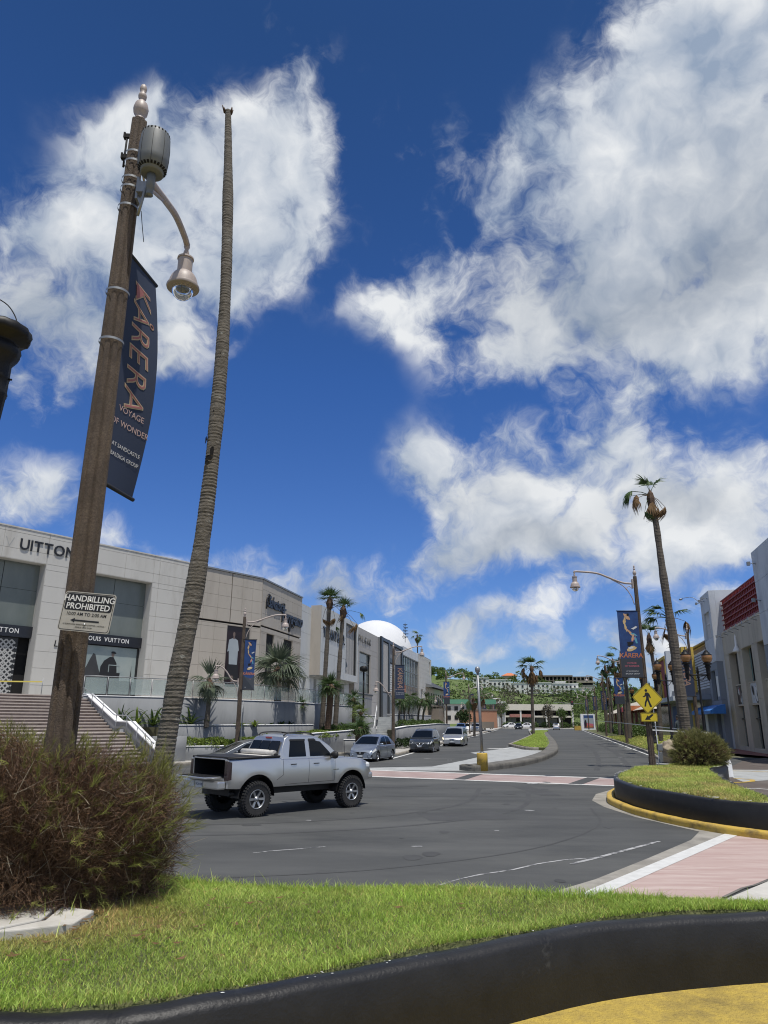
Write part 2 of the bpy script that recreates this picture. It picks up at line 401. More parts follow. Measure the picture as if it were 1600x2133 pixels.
mk('roof_metal', (0.52,0.53,0.53), 0.45, (0.58,0.59,0.59), 0.6)
mk('roof_tile', (0.05,0.055,0.06), 0.7)
mk('roof_green', (0.13,0.34,0.22), 0.6)
mk('roof_orange', (0.55,0.19,0.09), 0.8)
mk('blue_wall', (0.03,0.07,0.20), 0.7)
mk('far_white', (0.60,0.60,0.565), 0.8, (0.66,0.66,0.625), 0.05, world=True)
mk('far_brown', (0.17,0.145,0.12), 0.9, (0.23,0.20,0.165), 0.12, world=True)
mk('far_beige', (0.44,0.385,0.30), 0.9, (0.48,0.43,0.35), 0.1)
mk('far_pink', (0.42,0.20,0.12), 0.9, (0.46,0.25,0.16), 0.2)
mk('far_cream', (0.60,0.57,0.47), 0.85, (0.64,0.61,0.52), 0.2)
mk('banner_navy', (0.022,0.033,0.065), 0.8, (0.028,0.042,0.08), 0.7, 5)
mk('banner_slate', (0.030,0.037,0.048), 0.75, (0.036,0.044,0.057), 0.7)
mk('banner_blue', (0.010,0.030,0.115), 0.75, (0.02,0.075,0.23), 1.6, 6)
mk('art_gold', (0.55,0.36,0.14), 0.6, (0.62,0.48,0.26), 6.0)
mk('art_skin', (0.50,0.28,0.15), 0.6, (0.6,0.38,0.22), 6.0)
mk('art_white', (0.62,0.62,0.60), 0.6)
mk('art_pink', (0.55,0.14,0.18), 0.6)
mk('art_teal', (0.10,0.32,0.42), 0.6)
mk('art_orange', (0.45,0.13,0.045), 0.65, (0.50,0.21,0.10), 1.2)
mk('name_fill', (0.30,0.085,0.10), 0.75, (0.36,0.20,0.14), 0.9, 3)
mk('name_edge', (0.42,0.33,0.22), 0.75)
mk('text_pale', (0.50,0.36,0.33), 0.7)
mk('text_white', (0.62,0.62,0.62), 0.7)
mk('sign_plate', (0.40,0.385,0.34), 0.5, (0.45,0.43,0.385), 2.0, stain=(0.33,0.31,0.27), stain_scale=3)
mk('sign_black', (0.012,0.012,0.012), 0.5)
mk('sign_yellow', (0.62,0.46,0.02), 0.5, (0.66,0.50,0.03), 1.0)
mk('bark', (0.090,0.078,0.060), 0.95, (0.175,0.155,0.127), 8.0, 10, bump=1.0, bscale=22, stain=(0.34,0.34,0.30), stain_scale=5.0, stain_lo=0.60, stain_hi=0.70, stretch=(1,1,1.6))
mk('bark_dark', (0.085,0.07,0.055), 0.95, (0.14,0.12,0.095), 7.0, 9, bump=0.8, bscale=20, stretch=(1,1,2.0))
mk('bark_brown', (0.075,0.045,0.028), 0.95, (0.12,0.075,0.048), 9.0, 9, bump=0.8, bscale=25)
mk('hole', (0.006,0.005,0.005), 1.0)
mk('rock', (0.30,0.245,0.17), 0.9, (0.42,0.36,0.26), 2.0, 9, bump=1.0, bscale=5, stain=(0.13,0.11,0.085), stain_scale=1.5, stain_lo=.5)
mk('silver', (0.58,0.58,0.565), 0.30, metal=0.82, coat=0.5)
mk('silver_blue', (0.36,0.40,0.46), 0.30, metal=0.8, coat=0.5)
mk('charcoal', (0.045,0.052,0.06), 0.28, metal=0.4, coat=0.8)
mk('car_white', (0.72,0.72,0.72), 0.3, coat=0.6)
mk('car_blue', (0.03,0.09,0.25), 0.3, coat=0.6)
mk('car_black', (0.012,0.013,0.016), 0.25, coat=0.6)
mk('car_glass', (0.005,0.007,0.010), 0.08, spec=0.22)
mk('trim_black', (0.012,0.012,0.013), 0.6)
mk('tyre', (0.018,0.018,0.019), 0.9, (0.028,0.028,0.028), 12.0, bump=.3, bscale=60)
mk('rim', (0.42,0.43,0.44), 0.35, metal=0.8)
mk('rim_dark', (0.03,0.03,0.032), 0.6)
mk('chrome', (0.75,0.76,0.77), 0.15, metal=1.0)
mk('lens', (0.70,0.72,0.72), 0.1, coat=0.8)
mk('lens_lit', (0.9,0.85,0.6), 0.2, emit=(1.0, 0.85, 0.55), estr=2.5)
mk('lens_red', (0.32,0.015,0.02), 0.25, coat=0.6)
mk('lens_smoke', (0.022,0.009,0.010), 0.22, coat=0.5)
mk('plate', (0.6,0.62,0.62), 0.5)
mk('cloth_roll', (0.50,0.48,0.44), 0.85, (0.58,0.56,0.52), 5.0)
mk('tape_white', (0.75,0.75,0.70), 0.5)
mk('tape_yellow', (0.62,0.50,0.10), 0.5)
mk('pants', (0.02,0.022,0.025), 0.9)
mk('shirt', (0.035,0.045,0.05), 0.9)
mk('skin', (0.22,0.13,0.09), 0.6)
mk('hair', (0.012,0.010,0.009), 0.7)
mk('hill', (0.075,0.115,0.026), 0.95, (0.125,0.165,0.045), 0.05, 8, world=True)
MT['grass'] = leafmat('grass', (0.33,0.48,0.075), (0.47,0.59,0.14), 1.2, 0.5, 0.42, attr=True)
MT['grass_dry'] = leafmat('grass_dry', (0.36,0.46,0.085), (0.52,0.57,0.16), 0.8, 0.6, 0.4, attr=True)
MT['palm_leaf'] = leafmat('palm_leaf', (0.045,0.085,0.024), (0.075,0.12,0.04), 2.0, 0.45)
MT['palm_silver'] = leafmat('palm_silver', (0.08,0.11,0.065), (0.14,0.165,0.11), 2.0, 0.45)
MT['palm_pale'] = leafmat('palm_pale', (0.10,0.15,0.035), (0.15,0.19,0.06), 2.0, 0.5)
MT['palm_dead'] = leafmat('palm_dead', (0.13,0.075,0.032), (0.20,0.125,0.06), 3.0, 0.8, 0.15)
MT['leaf'] = leafmat('leaf', (0.045,0.085,0.018), (0.085,0.13,0.03), 2.0)
MT['leaf_bright'] = leafmat('leaf_bright', (0.10,0.16,0.02), (0.17,0.22,0.035), 2.0)
MT['leaf_dark'] = leafmat('leaf_dark', (0.022,0.045,0.014), (0.04,0.07,0.02), 2.0)
MT['hill_leaf'] = leafmat('hill_leaf', (0.07,0.115,0.026), (0.12,0.175,0.045), 0.03, attr=True)
MT['hill_dry'] = leafmat('hill_dry', (0.085,0.075,0.05), (0.12,0.11,0.075), 0.05, attr=True)
MT['twig'] = leafmat('twig', (0.085,0.052,0.034), (0.15,0.10,0.068), 3.0, 0.9, 0.05, attr=True)
MT['needle_dry'] = leafmat('needle_dry', (0.118,0.064,0.037), (0.195,0.118,0.068), 2.5, 0.9, 0.2, attr=True)
MT['needle'] = leafmat('needle', (0.15,0.17,0.035), (0.24,0.235,0.07), 2.5, 0.7, 0.25, attr=True)
MT['twig_pale'] = leafmat('twig_pale', (0.30,0.26,0.19), (0.22,0.18,0.13), 3.0, 0.9, 0.0)

MT['needle_olive'] = leafmat('needle_olive', (0.16,0.165,0.055), (0.25,0.235,0.09), 2.5, 0.7, 0.25, attr=True)
mk('matt_soil', (0.06,0.075,0.025), 0.95, (0.12,0.12,0.05), 3.0, 8, world=True)
mk('concrete_worn', (0.25,0.235,0.20), 0.9, (0.34,0.32,0.28), 1.5, 10, stain=(0.13,0.12,0.105), stain_scale=0.9, stain_lo=.45, stain_hi=.75, world=True, bump=.3, bscale=30)
mk('patch', (0.046,0.047,0.047), 0.9, (0.064,0.065,0.065), 1.2, 9, world=True)
# ------------------------------------------------------------------ the setting
def sheet(name, poly, z, mat, **t):
    mb = MB(); mb.add([(x, y, z) for x, y in poly], [tuple(range(len(poly)))])
    o = mb.build(name, MT[mat], kind='structure', **t)
    return o
def strip_poly(pts, w):
    """ribbon polygon of width w round an open path"""
    P = [Vector((p[0], p[1])) for p in pts]; l = []; r = []
    for i, p in enumerate(P):
        t = (P[min(i+1, len(P)-1)]-P[max(i-1, 0)]).normalized(); n = Vector((-t.y, t.x))*w/2
        l.append(p+n); r.append(p-n)
    return l, r
def ribbon(name, pts, w, z, mat, mb=None, **t):
    l, r = strip_poly(pts, w); k = len(pts); own = mb is None; mb = mb or MB()
    mb.add([(p.x, p.y, z) for p in l]+[(p.x, p.y, z) for p in r], [(i, k+i, k+i+1, i+1) for i in range(k-1)])
    return mb.build(name, MT[mat], kind='structure', **t) if own else mb
def sweep(pts, w, z0, z1, rnd=0.05, jit=0.0, seed=0, close=True):
    """low wall with a rounded top along a path; z0/z1 may vary along it"""
    rng = random.Random(seed); l, r = strip_poly(pts, 2.0); k = len(pts); mb = MB(); rows = []
    prof = [(-.5, 0), (-.5, .5), (-.5, -1), (-.36, -.25), (-.15, 0.02), (.15, 0.02), (.36, -.25), (.5, -1), (.5, .5), (.5, 0)]
    for i in range(k):
        c = (l[i]+r[i])/2; n = (l[i]-r[i])/2
        b = z0[i] if isinstance(z0, list) else z0; t = z1[i] if isinstance(z1, list) else z1
        row = []
        for j, (u, h) in enumerate(prof):
            if j in (0, 9): z = b
            elif j in (1, 8): z = b+(t-b)*.5
            else: z = t+h*rnd
            q = c+n*(u*w)
            row.append((q.x+rng.uniform(-jit, jit), q.y+rng.uniform(-jit, jit), z+rng.uniform(-jit, jit)))
        rows.append(row)
    mb.grid(rows, flip=False)
    mb.f.append(tuple(range(9, -1, -1))); mb.m.append(0); mb.sm.append(False)
    o = (k-1)*10; mb.f.append(tuple(o+i for i in range(10))); mb.m.append(0); mb.sm.append(False)
    return mb
def inpoly(x, y, poly):
    c = np.zeros(len(x), bool); n = len(poly); j = n-1
    for i in range(n):
        xi, yi = poly[i]; xj, yj = poly[j]
        m = ((yi > y) != (yj > y)) & (x < (xj-xi)*(y-yi)/(yj-yi+1e-12)+xi); c ^= m; j = i
    return c
def scatter(poly, n, rng):
    xs = [p[0] for p in poly]; ys = [p[1] for p in poly]; X = []; Y = []; got = 0
    while got < n:
        x = rng.uniform(min(xs), max(xs), n); y = rng.uniform(min(ys), max(ys), n); k = inpoly(x, y, poly)
        X.append(x[k]); Y.append(y[k]); got += k.sum()
    return np.concatenate(X)[:n], np.concatenate(Y)[:n]
def np_mesh(name, verts, faces_flat, sizes, mat, tone=None):
    m = bpy.data.meshes.new(name); nv = len(verts); m.vertices.add(nv); m.vertices.foreach_set('co', verts.astype(np.float32).ravel())
    m.loops.add(len(faces_flat)); m.loops.foreach_set('vertex_index', faces_flat.astype(np.int32))
    m.polygons.add(len(sizes)); st = np.concatenate([[0], np.cumsum(sizes)[:-1]]); m.polygons.foreach_set('loop_start', st.astype(np.int32))
    try: m.polygons.foreach_set('loop_total', sizes.astype(np.int32))
    except Exception: pass
    m.update(calc_edges=True)
    if tone is not None:
        a = m.attributes.new('tone', 'FLOAT_COLOR', 'POINT'); a.data.foreach_set('color', np.c_[tone, np.ones(len(tone))].astype(np.float32).ravel())
    m.materials.append(mat)
    return m
def grass(name, poly, n, zf, h, w, mat, seed=1, dry=None, parent=None, lean=0.5, hole=None):
    """real blades, bent, each with its own shade; zf(x,y) is the ground under them"""
    rng = np.random.default_rng(seed); x, y = scatter(poly, n, rng)
    if hole is not None: k_ = ~inpoly(x, y, hole); x, y = x[k_], y[k_]; n = len(x)
    z = zf(x, y)
    a = rng.uniform(0, 2*PI, n); hh = h*rng.uniform(.45, 1.25, n); tuft = rng.random(n) > .996; hh[tuft] *= 1.9
    patch = .5+.5*np.sin(x*1.7+np.sin(y*2.3)*1.3+seed)*np.sin(y*1.9+np.sin(x*1.1)*1.7)
    hh *= .75+.5*patch
    ld = rng.uniform(0, 2*PI, n); lm = hh*rng.uniform(.05, lean*1.6, n)
    lx, ly = np.cos(ld)*lm, np.sin(ld)*lm; wx, wy = np.cos(a)*w/2, np.sin(a)*w/2
    V = np.empty((n, 5, 3))
    V[:, 0] = np.c_[x-wx, y-wy, z]; V[:, 1] = np.c_[x+wx, y+wy, z]
    V[:, 2] = np.c_[x-wx*.8+lx*.3, y-wy*.8+ly*.3, z+hh*.55]; V[:, 3] = np.c_[x+wx*.8+lx*.3, y+wy*.8+ly*.3, z+hh*.55]
    V[:, 4] = np.c_[x+lx, y+ly, z+hh]
    o = (np.arange(n)*5)[:, None]
    F = np.concatenate([o+np.array([[0, 1, 3, 2]]), o+np.array([[2, 3, 4]])], 1).ravel(); sz = np.tile([4, 3], n)
    t = rng.normal(1, .22, (n, 1)).clip(.45, 1.7)*np.ones((1, 3)); br = rng.random(n) > .90
    t[br] *= np.array([1.45, 1.0, 1.5])
    t *= (.82+.36*patch)[:, None]
    if dry is not None:
        d = dry(x, y).clip(0, 1)[:, None]; t = t*(1-d)+t*np.array([1.35, .78, 1.6])*d
    m = np_mesh(name, V.reshape(-1, 3), F, sz, MT[mat], np.repeat(t, 5, 0))
    return link(name, m, parent, kind='stuff')

KL = lambda Y: 0.94+(Y-52.4)*.201            # left kerb of the avenue
KR = lambda Y: 21.1+(Y-59.6)*.235            # right kerb
sheet('ground', [(-3000, -800), (3000, -800), (3000, 4500), (-3000, 4500)], -0.06, 'ground')
sheet('road', [(-70, -8), (60, -8), (60, 52), (24, 52), (KR(80)+1, 80), (KR(268)+1, 268), (110, 268), (130, 300), (20, 300), (KL(268)-1, 268), (KL(60)-1, 60), (-70, 52)], 0.0, 'asphalt')
sheet('crosswalk', [(-2.6, 38.1), (-2.5, 34.05), (-.84, 33.4), (8.96, 29.3), (10.6, 32.7), (-.95, 37.4)], .004, 'pink_far')
mb = MB()
ribbon('', [(-2.5, 34.0), (-.84, 33.38), (8.96, 29.25)], .34, .008, 'white_line', mb); ribbon('', [(-2.6, 38.2), (-.95, 37.5), (10.4, 32.8)], .42, .008, 'white_line', mb)
for x, y in ((23.1, 67.2), (25.0, 75), (26.9, 83), (30.8, 100), (34.5, 116), (40, 140)):
    ribbon('', [(x-1.35, y-.2), (x-.1, y+.05)], .75, .008, 'white_line', mb)
ribbon('', [(KR(y)-.45, y) for y in (50, 60, 75, 95, 130, 200)], .16, .008, 'white_line', mb)
ribbon('', [(KL(y)+.5, y) for y in (48, 52.4, 60, 75, 95, 130, 200)], .2, .008, 'white_line', mb)
for x, y in ((10.2, 66.0), (13.0, 72.5), (18.7, 96), (24, 118)): ribbon('', [(x-.9, y-.2), (x+.9, y+.2)], 1.0, .008, 'white_line', mb)
mb.build('white_marking', MT['white_line'], kind='structure')
mb = MB()                                   # scuffs, old seams and litter-like flecks on the asphalt
ribbon('', [(.87, 11.9), (1.2, 12.32), (1.59, 12.69), (2.2, 13.1), (2.71, 13.61), (3.3, 14.02), (4.1, 14.28)], .05, .004, 'worn_line', mb)
ribbon('', [(3.3, 13.6), (4.2, 14.5), (5.76, 16.1)], .09, .005, 'worn_line', mb)
ribbon('', [(-2.4, 14.5), (-2.15, 14.7), (-1.63, 14.95), (-1.1, 15.25)], .05, .004, 'worn_line', mb)
rng = random.Random(5)
for x, y, s in ((.7, 15.3, .16), (4.1, 21.3, .2), (6.0, 30.1, .5), (5.2, 44, .3), (4.2, 47, .3), (14, 44, .25), (12.6, 36, .2), (16.5, 52, .3), (2.9, 49, .35), (-1.8, 19, .1), (2.6, 17.5, .1), (9, 58, .4), (18, 62, .3)):
    k = rng.randint(5, 7); mb.add([(x+s*rng.uniform(.5, 1)*math.cos(2*PI*i/k), y+.6*s*rng.uniform(.5, 1)*math.sin(2*PI*i/k), .005) for i in range(k)], [tuple(range(k))])
mb.build('worn_marking', MT['worn_line'], kind='structure')
# tyre-darkened lanes over the crossing and a patched trench
mb = MB()
for a, b in (((3.2, 31.75), (4.4, 35.1)), ((7.6, 29.9), (9.3, 33.3))): ribbon('', [a, b], .55, .010, 'asphalt', mb)
mb.build('asphalt_patch', MT['patch'], kind='structure')
mb = MB(); rng = random.Random(21)             # old patches, tar seams, tyre tracks and stains
for p in ([(1.2, 19.0), (3.4, 19.5), (3.1, 21.0), (.9, 20.6)], [(5.3, 25.4), (6.0, 25.5), (5.6, 28.9), (4.9, 28.8)], [(-1.6, 27.5), (1.8, 28.6), (1.7, 29.0), (-1.7, 27.9)], [(6.0, 58), (7.4, 58.2), (8.6, 64), (7.2, 63.8)], [(18.5, 60), (20, 60.3), (21, 66), (19.6, 65.7)]): mb.add([(x, y, .003) for x, y in p], [(0, 1, 2, 3)])
for pts, w in (([(-6, 16.2), (-2, 17.0), (1.5, 18.8), (4, 22), (5.2, 27)], .16), ([(-6, 17.8), (-2.4, 18.6), (.6, 20.4), (2.6, 23.4), (3.6, 28)], .16), ([(-3, 12.2), (0, 13.1), (3, 15.2), (5.2, 18.5), (6.0, 22)], .06), ([(10.8, 38), (13.8, 48), (17.5, 62), (22, 82)], .3), ([(12.6, 38), (15.4, 48), (19.1, 62), (23.6, 82)], .3), ([(-3.5, 23.5), (.5, 24.8), (4.6, 25.2)], .05)):
    ribbon('', curve_pts([(x, y, 0) for x, y in pts], 6), w, .0035, 'patch', mb)
for i in range(26):
    x, y = rng.uniform(-4, 7), rng.uniform(11.5, 33); s = rng.uniform(.04, .22); k = 9; mb.add([(x+s*rng.uniform(.6, 1.2)*math.cos(2*PI*j/k), y+1.5*s*rng.uniform(.6, 1.2)*math.sin(2*PI*j/k), .0042) for j in range(k)], [tuple(range(k))])
mb.build('asphalt_patch', MT['patch'], kind='structure')
mb = MB(); mb.lathe([(.42, -.01), (.42, .006), (.36, .006), (.35, .004), (0, .004)], 24, (6.6, 30.05, 0)); mb.build('manhole_cover', MT['kerb_dark'], kind='structure')

# left pavement with kerb
left = [(-70, 4), (-32, 22), (-15, 36), (-9, 42), (-5, 49), (-2.8, 53.5), (-.8, 53.4), (KL(53), 53.0), (KL(75), 75), (KL(115), 115), (KL(268), 268), (-20, 268), (-70, 120)]
mb = MB(); mb.prism(left, -.05, .14); mb.build('pavement', MT['sidewalk'], kind='structure')
mb = sweep([(-70, 3.9), (-32, 21.9), (-15, 35.9), (-9, 41.9), (-5, 48.9), (-2.8, 53.4), (-.8, 53.3), (KL(53), 52.9), (KL(60), 60), (KL(75), 75), (KL(95), 95), (KL(115), 115), (KL(180), 180), (KL(268), 268)], .2, -.05, .16, .02)
mb.build('kerb', MT['kerb'], kind='structure')
# right verge: kerb, rising lawn, paved plaza behind it
rk = [(10.9, 31.6), (12.6, 33.5), (14.6, 37.2), (17.4, 46.5), (KR(59.6), 59.6), (KR(80), 80), (KR(102), 102), (KR(150), 150), (KR(238), 238)]
mb = sweep(rk, .22, -.05, .17, .02, .0); mb.build('kerb', MT['kerb'], kind='structure')
VX = lambda y: float(np.interp(y, [p[1] for p in rk], [p[0] for p in rk]))
def verge_z(x, y):
    k = np.interp(y, [p[1] for p in rk], [p[0] for p in rk]); d = (x-k).clip(0, 20)
    return .15+.80*np.clip(d/4.2, 0, 1)**.8*np.clip((118-y)/45, .25, 1)
mb = MB(); rows = []
for y in (31.8, 34, 37, 40, 44, 48, 52, 56, 60, 66, 74, 84, 96, 110, 130, 160, 200, 238):
    wd = float(np.interp(y, [32, 36, 45, 60, 75], [1.4, 2.2, 2.8, 4.4, 8.0])); xs = VX(y)+np.linspace(.1, wd, 8); zz = verge_z(xs, np.full(8, y))
    rows.append([(float(x), float(y), float(z)) for x, z in zip(xs, zz)]+[(float(xs[-1])+.3, float(y), .0)])
mb.grid(rows, flip=True); mb.build('verge', MT['matt_soil'], kind='structure')
sheet('plaza', [(24, 36), (70, 36), (130, 130), (130, 240), (VX(238)+3, 238), (VX(130)+4, 130), (VX(60)+5, 60), (26.5, 52)], .12, 'brick_red')
sheet('paved_drive', [(8.6, 14), (9.2, 19.3), (11.0, 25), (13.1, 29), (13.5, 32), (16.2, 36.4), (23, 48), (26.5, 52), (38, 70), (60, 60), (60, 8), (14, 8)], .006, 'paver_brown')
mb = MB()
mb.add([(x, y, .012) for x, y in ((15.0, 31.5), (15.6, 33.6), (18.0, 39.2), (24, 39.0), (40, 38.2), (40, 31.6), (16.6, 32.4))], [tuple(range(7))])
mb.add([(x, y, .012) for x, y in ((24.5, 46.5), (29.5, 52.5), (36, 56), (48, 56), (48, 50), (34, 51))], [tuple(range(6))])
mb.build('concrete_band', MT['concrete_grey'], kind='structure')
ribbon('yellow_marking', [(15.5, 33.3), (15.9, 32.5), (15.5, 31.7), (14.9, 31.2), (14.2, 30.9)], .22, .018, 'yellow_paint')
ribbon('white_marking', [(13.4, 28.4), (14.0, 28.4), (14.7, 27.4), (15.8, 27.0)], .16, .014, 'white_line')
ribbon('yellow_marking', [(17.2, 38.3), (18.6, 38.0), (20.2, 36.6)], .2, .018, 'yellow_paint')

# concrete crossing apron in front, pink ramp, white edge
sheet('concrete_apron', [(8.49, 27.88), (7.3, 26.0), (6.6, 24.0), (6.45, 22.2), (6.6, 20.0), (6.95, 18.6), (7.2, 17.5), (6.52, 16.32), (4.86, 14.21), (3.37, 12.38), (2.5, 11.5), (2.7, 9.5), (3.3, 11.56), (7.8, 17.2), (8.6, 17.2), (7.6, 19.2), (7.1, 21.4), (7.2, 24), (8.3, 26.8)], .004, 'concrete_worn')
sheet('pink_ramp', [(2.2, 9.7), (3.28, 11.53), (7.73, 17.0), (9.5, 17.3), (9.5, 15.8), (6.17, 12.5), (4.83, 11.2), (3.6, 9.4)], .008, 'pink')
ribbon('white_marking', [(1.9, 9.9), (3.2, 11.56), (7.84, 17.2)], .28, .013, 'white_line')
sheet('concrete_walk', [(3.66, 9.4), (4.9, 11.17), (6.2, 12.44), (9.5, 15.7), (14, 12), (9, 6.9)], .007, 'concrete')
ribbon('worn_marking', [(4.85, 11.2), (5.4, 11.78), (5.7, 12.0), (6.3, 12.55)], .05, .014, 'kerb_dark')

# median island: path, kerb, lawn, far concrete tip
sheet('median_path', [(-2.4, 38.4), (2.66, 40.4), (5.0, 46.5), (7.05, 52.47), (6.76, 57.7), (9.4, 63.2), (12.2, 70.64), (14.9, 66), (13.1, 57), (9.6, 46.6), (5.8, 38.5), (4.2, 37.2), (-.9, 37.3)], .006, 'concrete_grey')
mk_path = [(4.15, 36.95), (4.5, 36.75), (5.79, 38.02), (7.93, 41.74), (10.28, 47.32), (13.31, 56.94), (15.63, 66.55), (17.2, 73.5), (21.0, 91.2), (29, 130), (37.5, 170)]
l_, r_ = strip_poly(mk_path, 1.1)
mb = sweep(curve_pts([(p.x, p.y, 0) for p in l_], 4), 1.0, -.02, .30, .04, .012, 3); mb.build('median_kerb', MT['kerb_dark'], kind='structure')
med = [(12.5, 63.5), (12.6, 72.3), (17.5, 92), (24.5, 121), (33, 166), (37.6, 174), (37.4, 168), (28.2, 130), (20.2, 91), (16.4, 73.5), (14.6, 66.0), (13.6, 62.2)]
mb = MB(); mb.prism(med, -.02, .24); mb.build('median_lawn', MT['matt_soil'], kind='structure')
mb = sweep([(14.9, 66.3), (14.0, 62.6), (12.7, 63.0), (12.2, 64.5), (12.3, 72.4), (17.2, 92), (24.2, 121), (32.7, 166)], .24, -.02, .25, .03); mb.build('median_edge', MT['kerb'], kind='structure')
def med_z(x, y):
    return .25+.22*np.clip((y-62)/14, 0, 1)*np.clip((100-y)/30+.3, .3, 1)
grass('median_grass', med, 45000, lambda x, y: .245+0*x, .085, .04, 'grass', 11, lean=.9)
sheet('median_tip', [(33, 168), (37.8, 176), (50, 222), (44, 224)], .03, 'concrete_grey')
sheet('cross_street', [(20, 246), (KL(240)-2, 236), (46, 236), (60, 240), (75, 238), (120, 244), (120, 256), (20, 262)], .02, 'concrete')

# ------------------------------------------------------------------ near planter
inner = [(-5.2, 4.52), (-3.0, 4.44), (-2.05, 4.41), (-1.56, 4.46), (-1.31, 4.51), (-0.83, 4.78), (-0.14, 5.22), (0.7, 5.72), (1.51, 6.17), (2.36, 6.45), (3.22, 6.62), (4.4, 6.66), (5.6, 6.5)]
far = [(5.6, 6.62), (4.4, 6.83), (3.3, 6.80), (2.53, 6.90), (1.89, 7.02), (0.9, 7.25), (0.02, 7.31), (-0.87, 7.33), (-1.85, 7.38), (-2.3, 7.7), (-2.5, 8.4), (-2.58, 9.3), (-3.0, 10.0), (-4.2, 10.4), (-6.2, 10.4), (-6.2, 4.52)]
def near_z(x, y):
    r = np.hypot((x+2.9)/1.6, (y-6.4)/1.3)
    return .90+.08*np.clip(1.3-r, 0, 1)+.02*np.sin(x*2.1)*np.sin(y*2.7)
inner_c = [(p.x, p.y) for p in curve_pts([(x, y+.01, 0) for x, y in inner], 8)]
lawn_poly = inner_c+far
mb = MB()
gx = np.linspace(-6.4, 5.9, 124); gy_ = np.linspace(4.2, 11.1, 78)
idx = {}
for i, x in enumerate(gx):
    for j, y in enumerate(gy_): idx[i, j] = len(mb.v); mb.v.append((float(x), float(y), float(near_z(x, y))-.012))
XX, YY = np.meshgrid((gx[:-1]+gx[1:])/2, (gy_[:-1]+gy_[1:])/2, indexing='ij'); inside = inpoly(XX.ravel(), YY.ravel(), lawn_poly).reshape(XX.shape)
core = inside.copy()
for ax in (0, 1):
    for sh in (-1, 1): inside = inside | np.roll(inside, sh, ax)
vin = inpoly(np.array([v[0] for v in mb.v]), np.array([v[1] for v in mb.v]), lawn_poly)
for k_, ok in enumerate(vin):
    if not ok: mb.v[k_] = (mb.v[k_][0], mb.v[k_][1], .80)
for i in range(123):
    for j in range(77):
        if inside[i, j]: mb.f.append((idx[i, j], idx[i+1, j], idx[i+1, j+1], idx[i, j+1])); mb.m.append(0); mb.sm.append(True)
mb.build('lawn_soil', MT['matt_soil'], kind='structure')
SLAB = [(-5.0, 6.2), (-5.0, 5.12), (-3.2, 5.2), (-2.68, 5.34), (-2.2, 5.56), (-2.1, 6.1)]
def dryness(x, y):
    d = 1.25-np.abs(np.hypot((x+2.75)/1.5, (y-6.05)/1.05)-.25)*1.5
    return np.where((x < -.9), d, 0)+.15*np.sin(x*5)*np.sin(y*6)
grass('lawn_grass', lawn_poly, 230000, near_z, .034, .0055, 'grass', 2, dryness, lean=1.1, hole=SLAB)
grass('lawn_grass', [(-1.9, 7.2), (-.9, 7.15), (.9, 7.05), (2.4, 6.75), (2.5, 6.9), (.9, 7.26), (-.9, 7.34), (-1.95, 7.4)], 2600, near_z, .075, .006, 'grass', 5, lean=.8)
grass('lawn_grass', [(1.9, 6.40), (2.4, 6.52), (3.2, 6.68), (4.4, 6.72), (5.6, 6.55), (5.6, 6.6), (4.4, 6.82), (3.3, 6.8), (2.5, 6.9), (1.9, 7.0)], 9000, near_z, .05, .006, 'grass', 6, lean=.9)
grass('lawn_grass', [(x, y-.02) for x, y in inner_c]+[(x-.02, y+.16) for x, y in reversed(inner_c)], 9000, near_z, .05, .006, 'grass', 7, lean=1.0)
grass('tall_grass', [(-6.1, 4.6), (-2, 4.6), (0.3, 5.7), (3.2, 6.7), (2.4, 6.8), (0, 7.2), (-2, 7.3), (-6, 7)], 900, near_z, .13, .006, 'grass_dry', 8, lean=.8)
wp = curve_pts([(x+.06, y-.10, 0) for x, y in inner], 8); n_ = len(wp)
zt = [.908+.008*math.sin(i*.22)+.003*math.sin(i*.9) for i in range(n_)]
wall = thing('planter_wall', (0, 5, 0), 0, 'thick curving black painted planter wall in the foreground, paint chipped along its top', 'wall')
mb = sweep(wp, .20, .30, zt, .05, .0025, 4); o = mb.build('wall_body', MT['black_paint'], wall, loc=(0, -5, 0))
mb = MB(); rng = random.Random(3)
for i in range(24):
    k = rng.choice([rng.randint(38, 52), rng.randint(40, 60), rng.randint(30, n_-14)]); p = wp[k]; s = rng.choice([.002, .003, .003, .004, .006, .009]); t = (wp[k+1]-wp[k-1]).normalized(); n2 = Vector((-t.y, t.x, 0))
    c = p+n2*rng.uniform(-.045, .045)+t*rng.uniform(-.1, .1); q = rng.randint(5, 7)
    mb.add([(c.x+s*rng.uniform(.5, 1.3)*math.cos(2*PI*a/q)*1.5, c.y+s*rng.uniform(.5, 1.2)*math.sin(2*PI*a/q)-5, zt[k]+.007) for a in range(q)], [tuple(range(q))])
mb.build('paint_chip', MT['chip'], wall, kind='stuff')
fp = curve_pts([(x, y+.09, 0) for x, y in far[:11]], 6); n_ = len(fp)
wall2 = thing('planter_wall', (0, 7.4, 0), 0, 'low black planter wall along the road edge of the near lawn, white chips on its top', 'wall')
sweep(fp, .18, -.02, [.86+.01*math.sin(i*.6) for i in range(n_)], .05, .004, 9).build('wall_body', MT['black_paint'], wall2, loc=(0, -7.4, 0))
mb = MB()
for i in range(26):
    k = rng.randint(3, 26); p = fp[k]; s = rng.uniform(.01, .04); q = 6
    mb.add([(p.x+rng.uniform(-.1, .1)+s*1.8*rng.uniform(.5, 1.2)*math.cos(2*PI*a/q), p.y-7.4+rng.uniform(-.06, .03)+s*.7*math.sin(2*PI*a/q), .886) for a in range(q)], [tuple(range(q))])
mb.build('paint_chip', MT['chip'], wall2, kind='stuff')
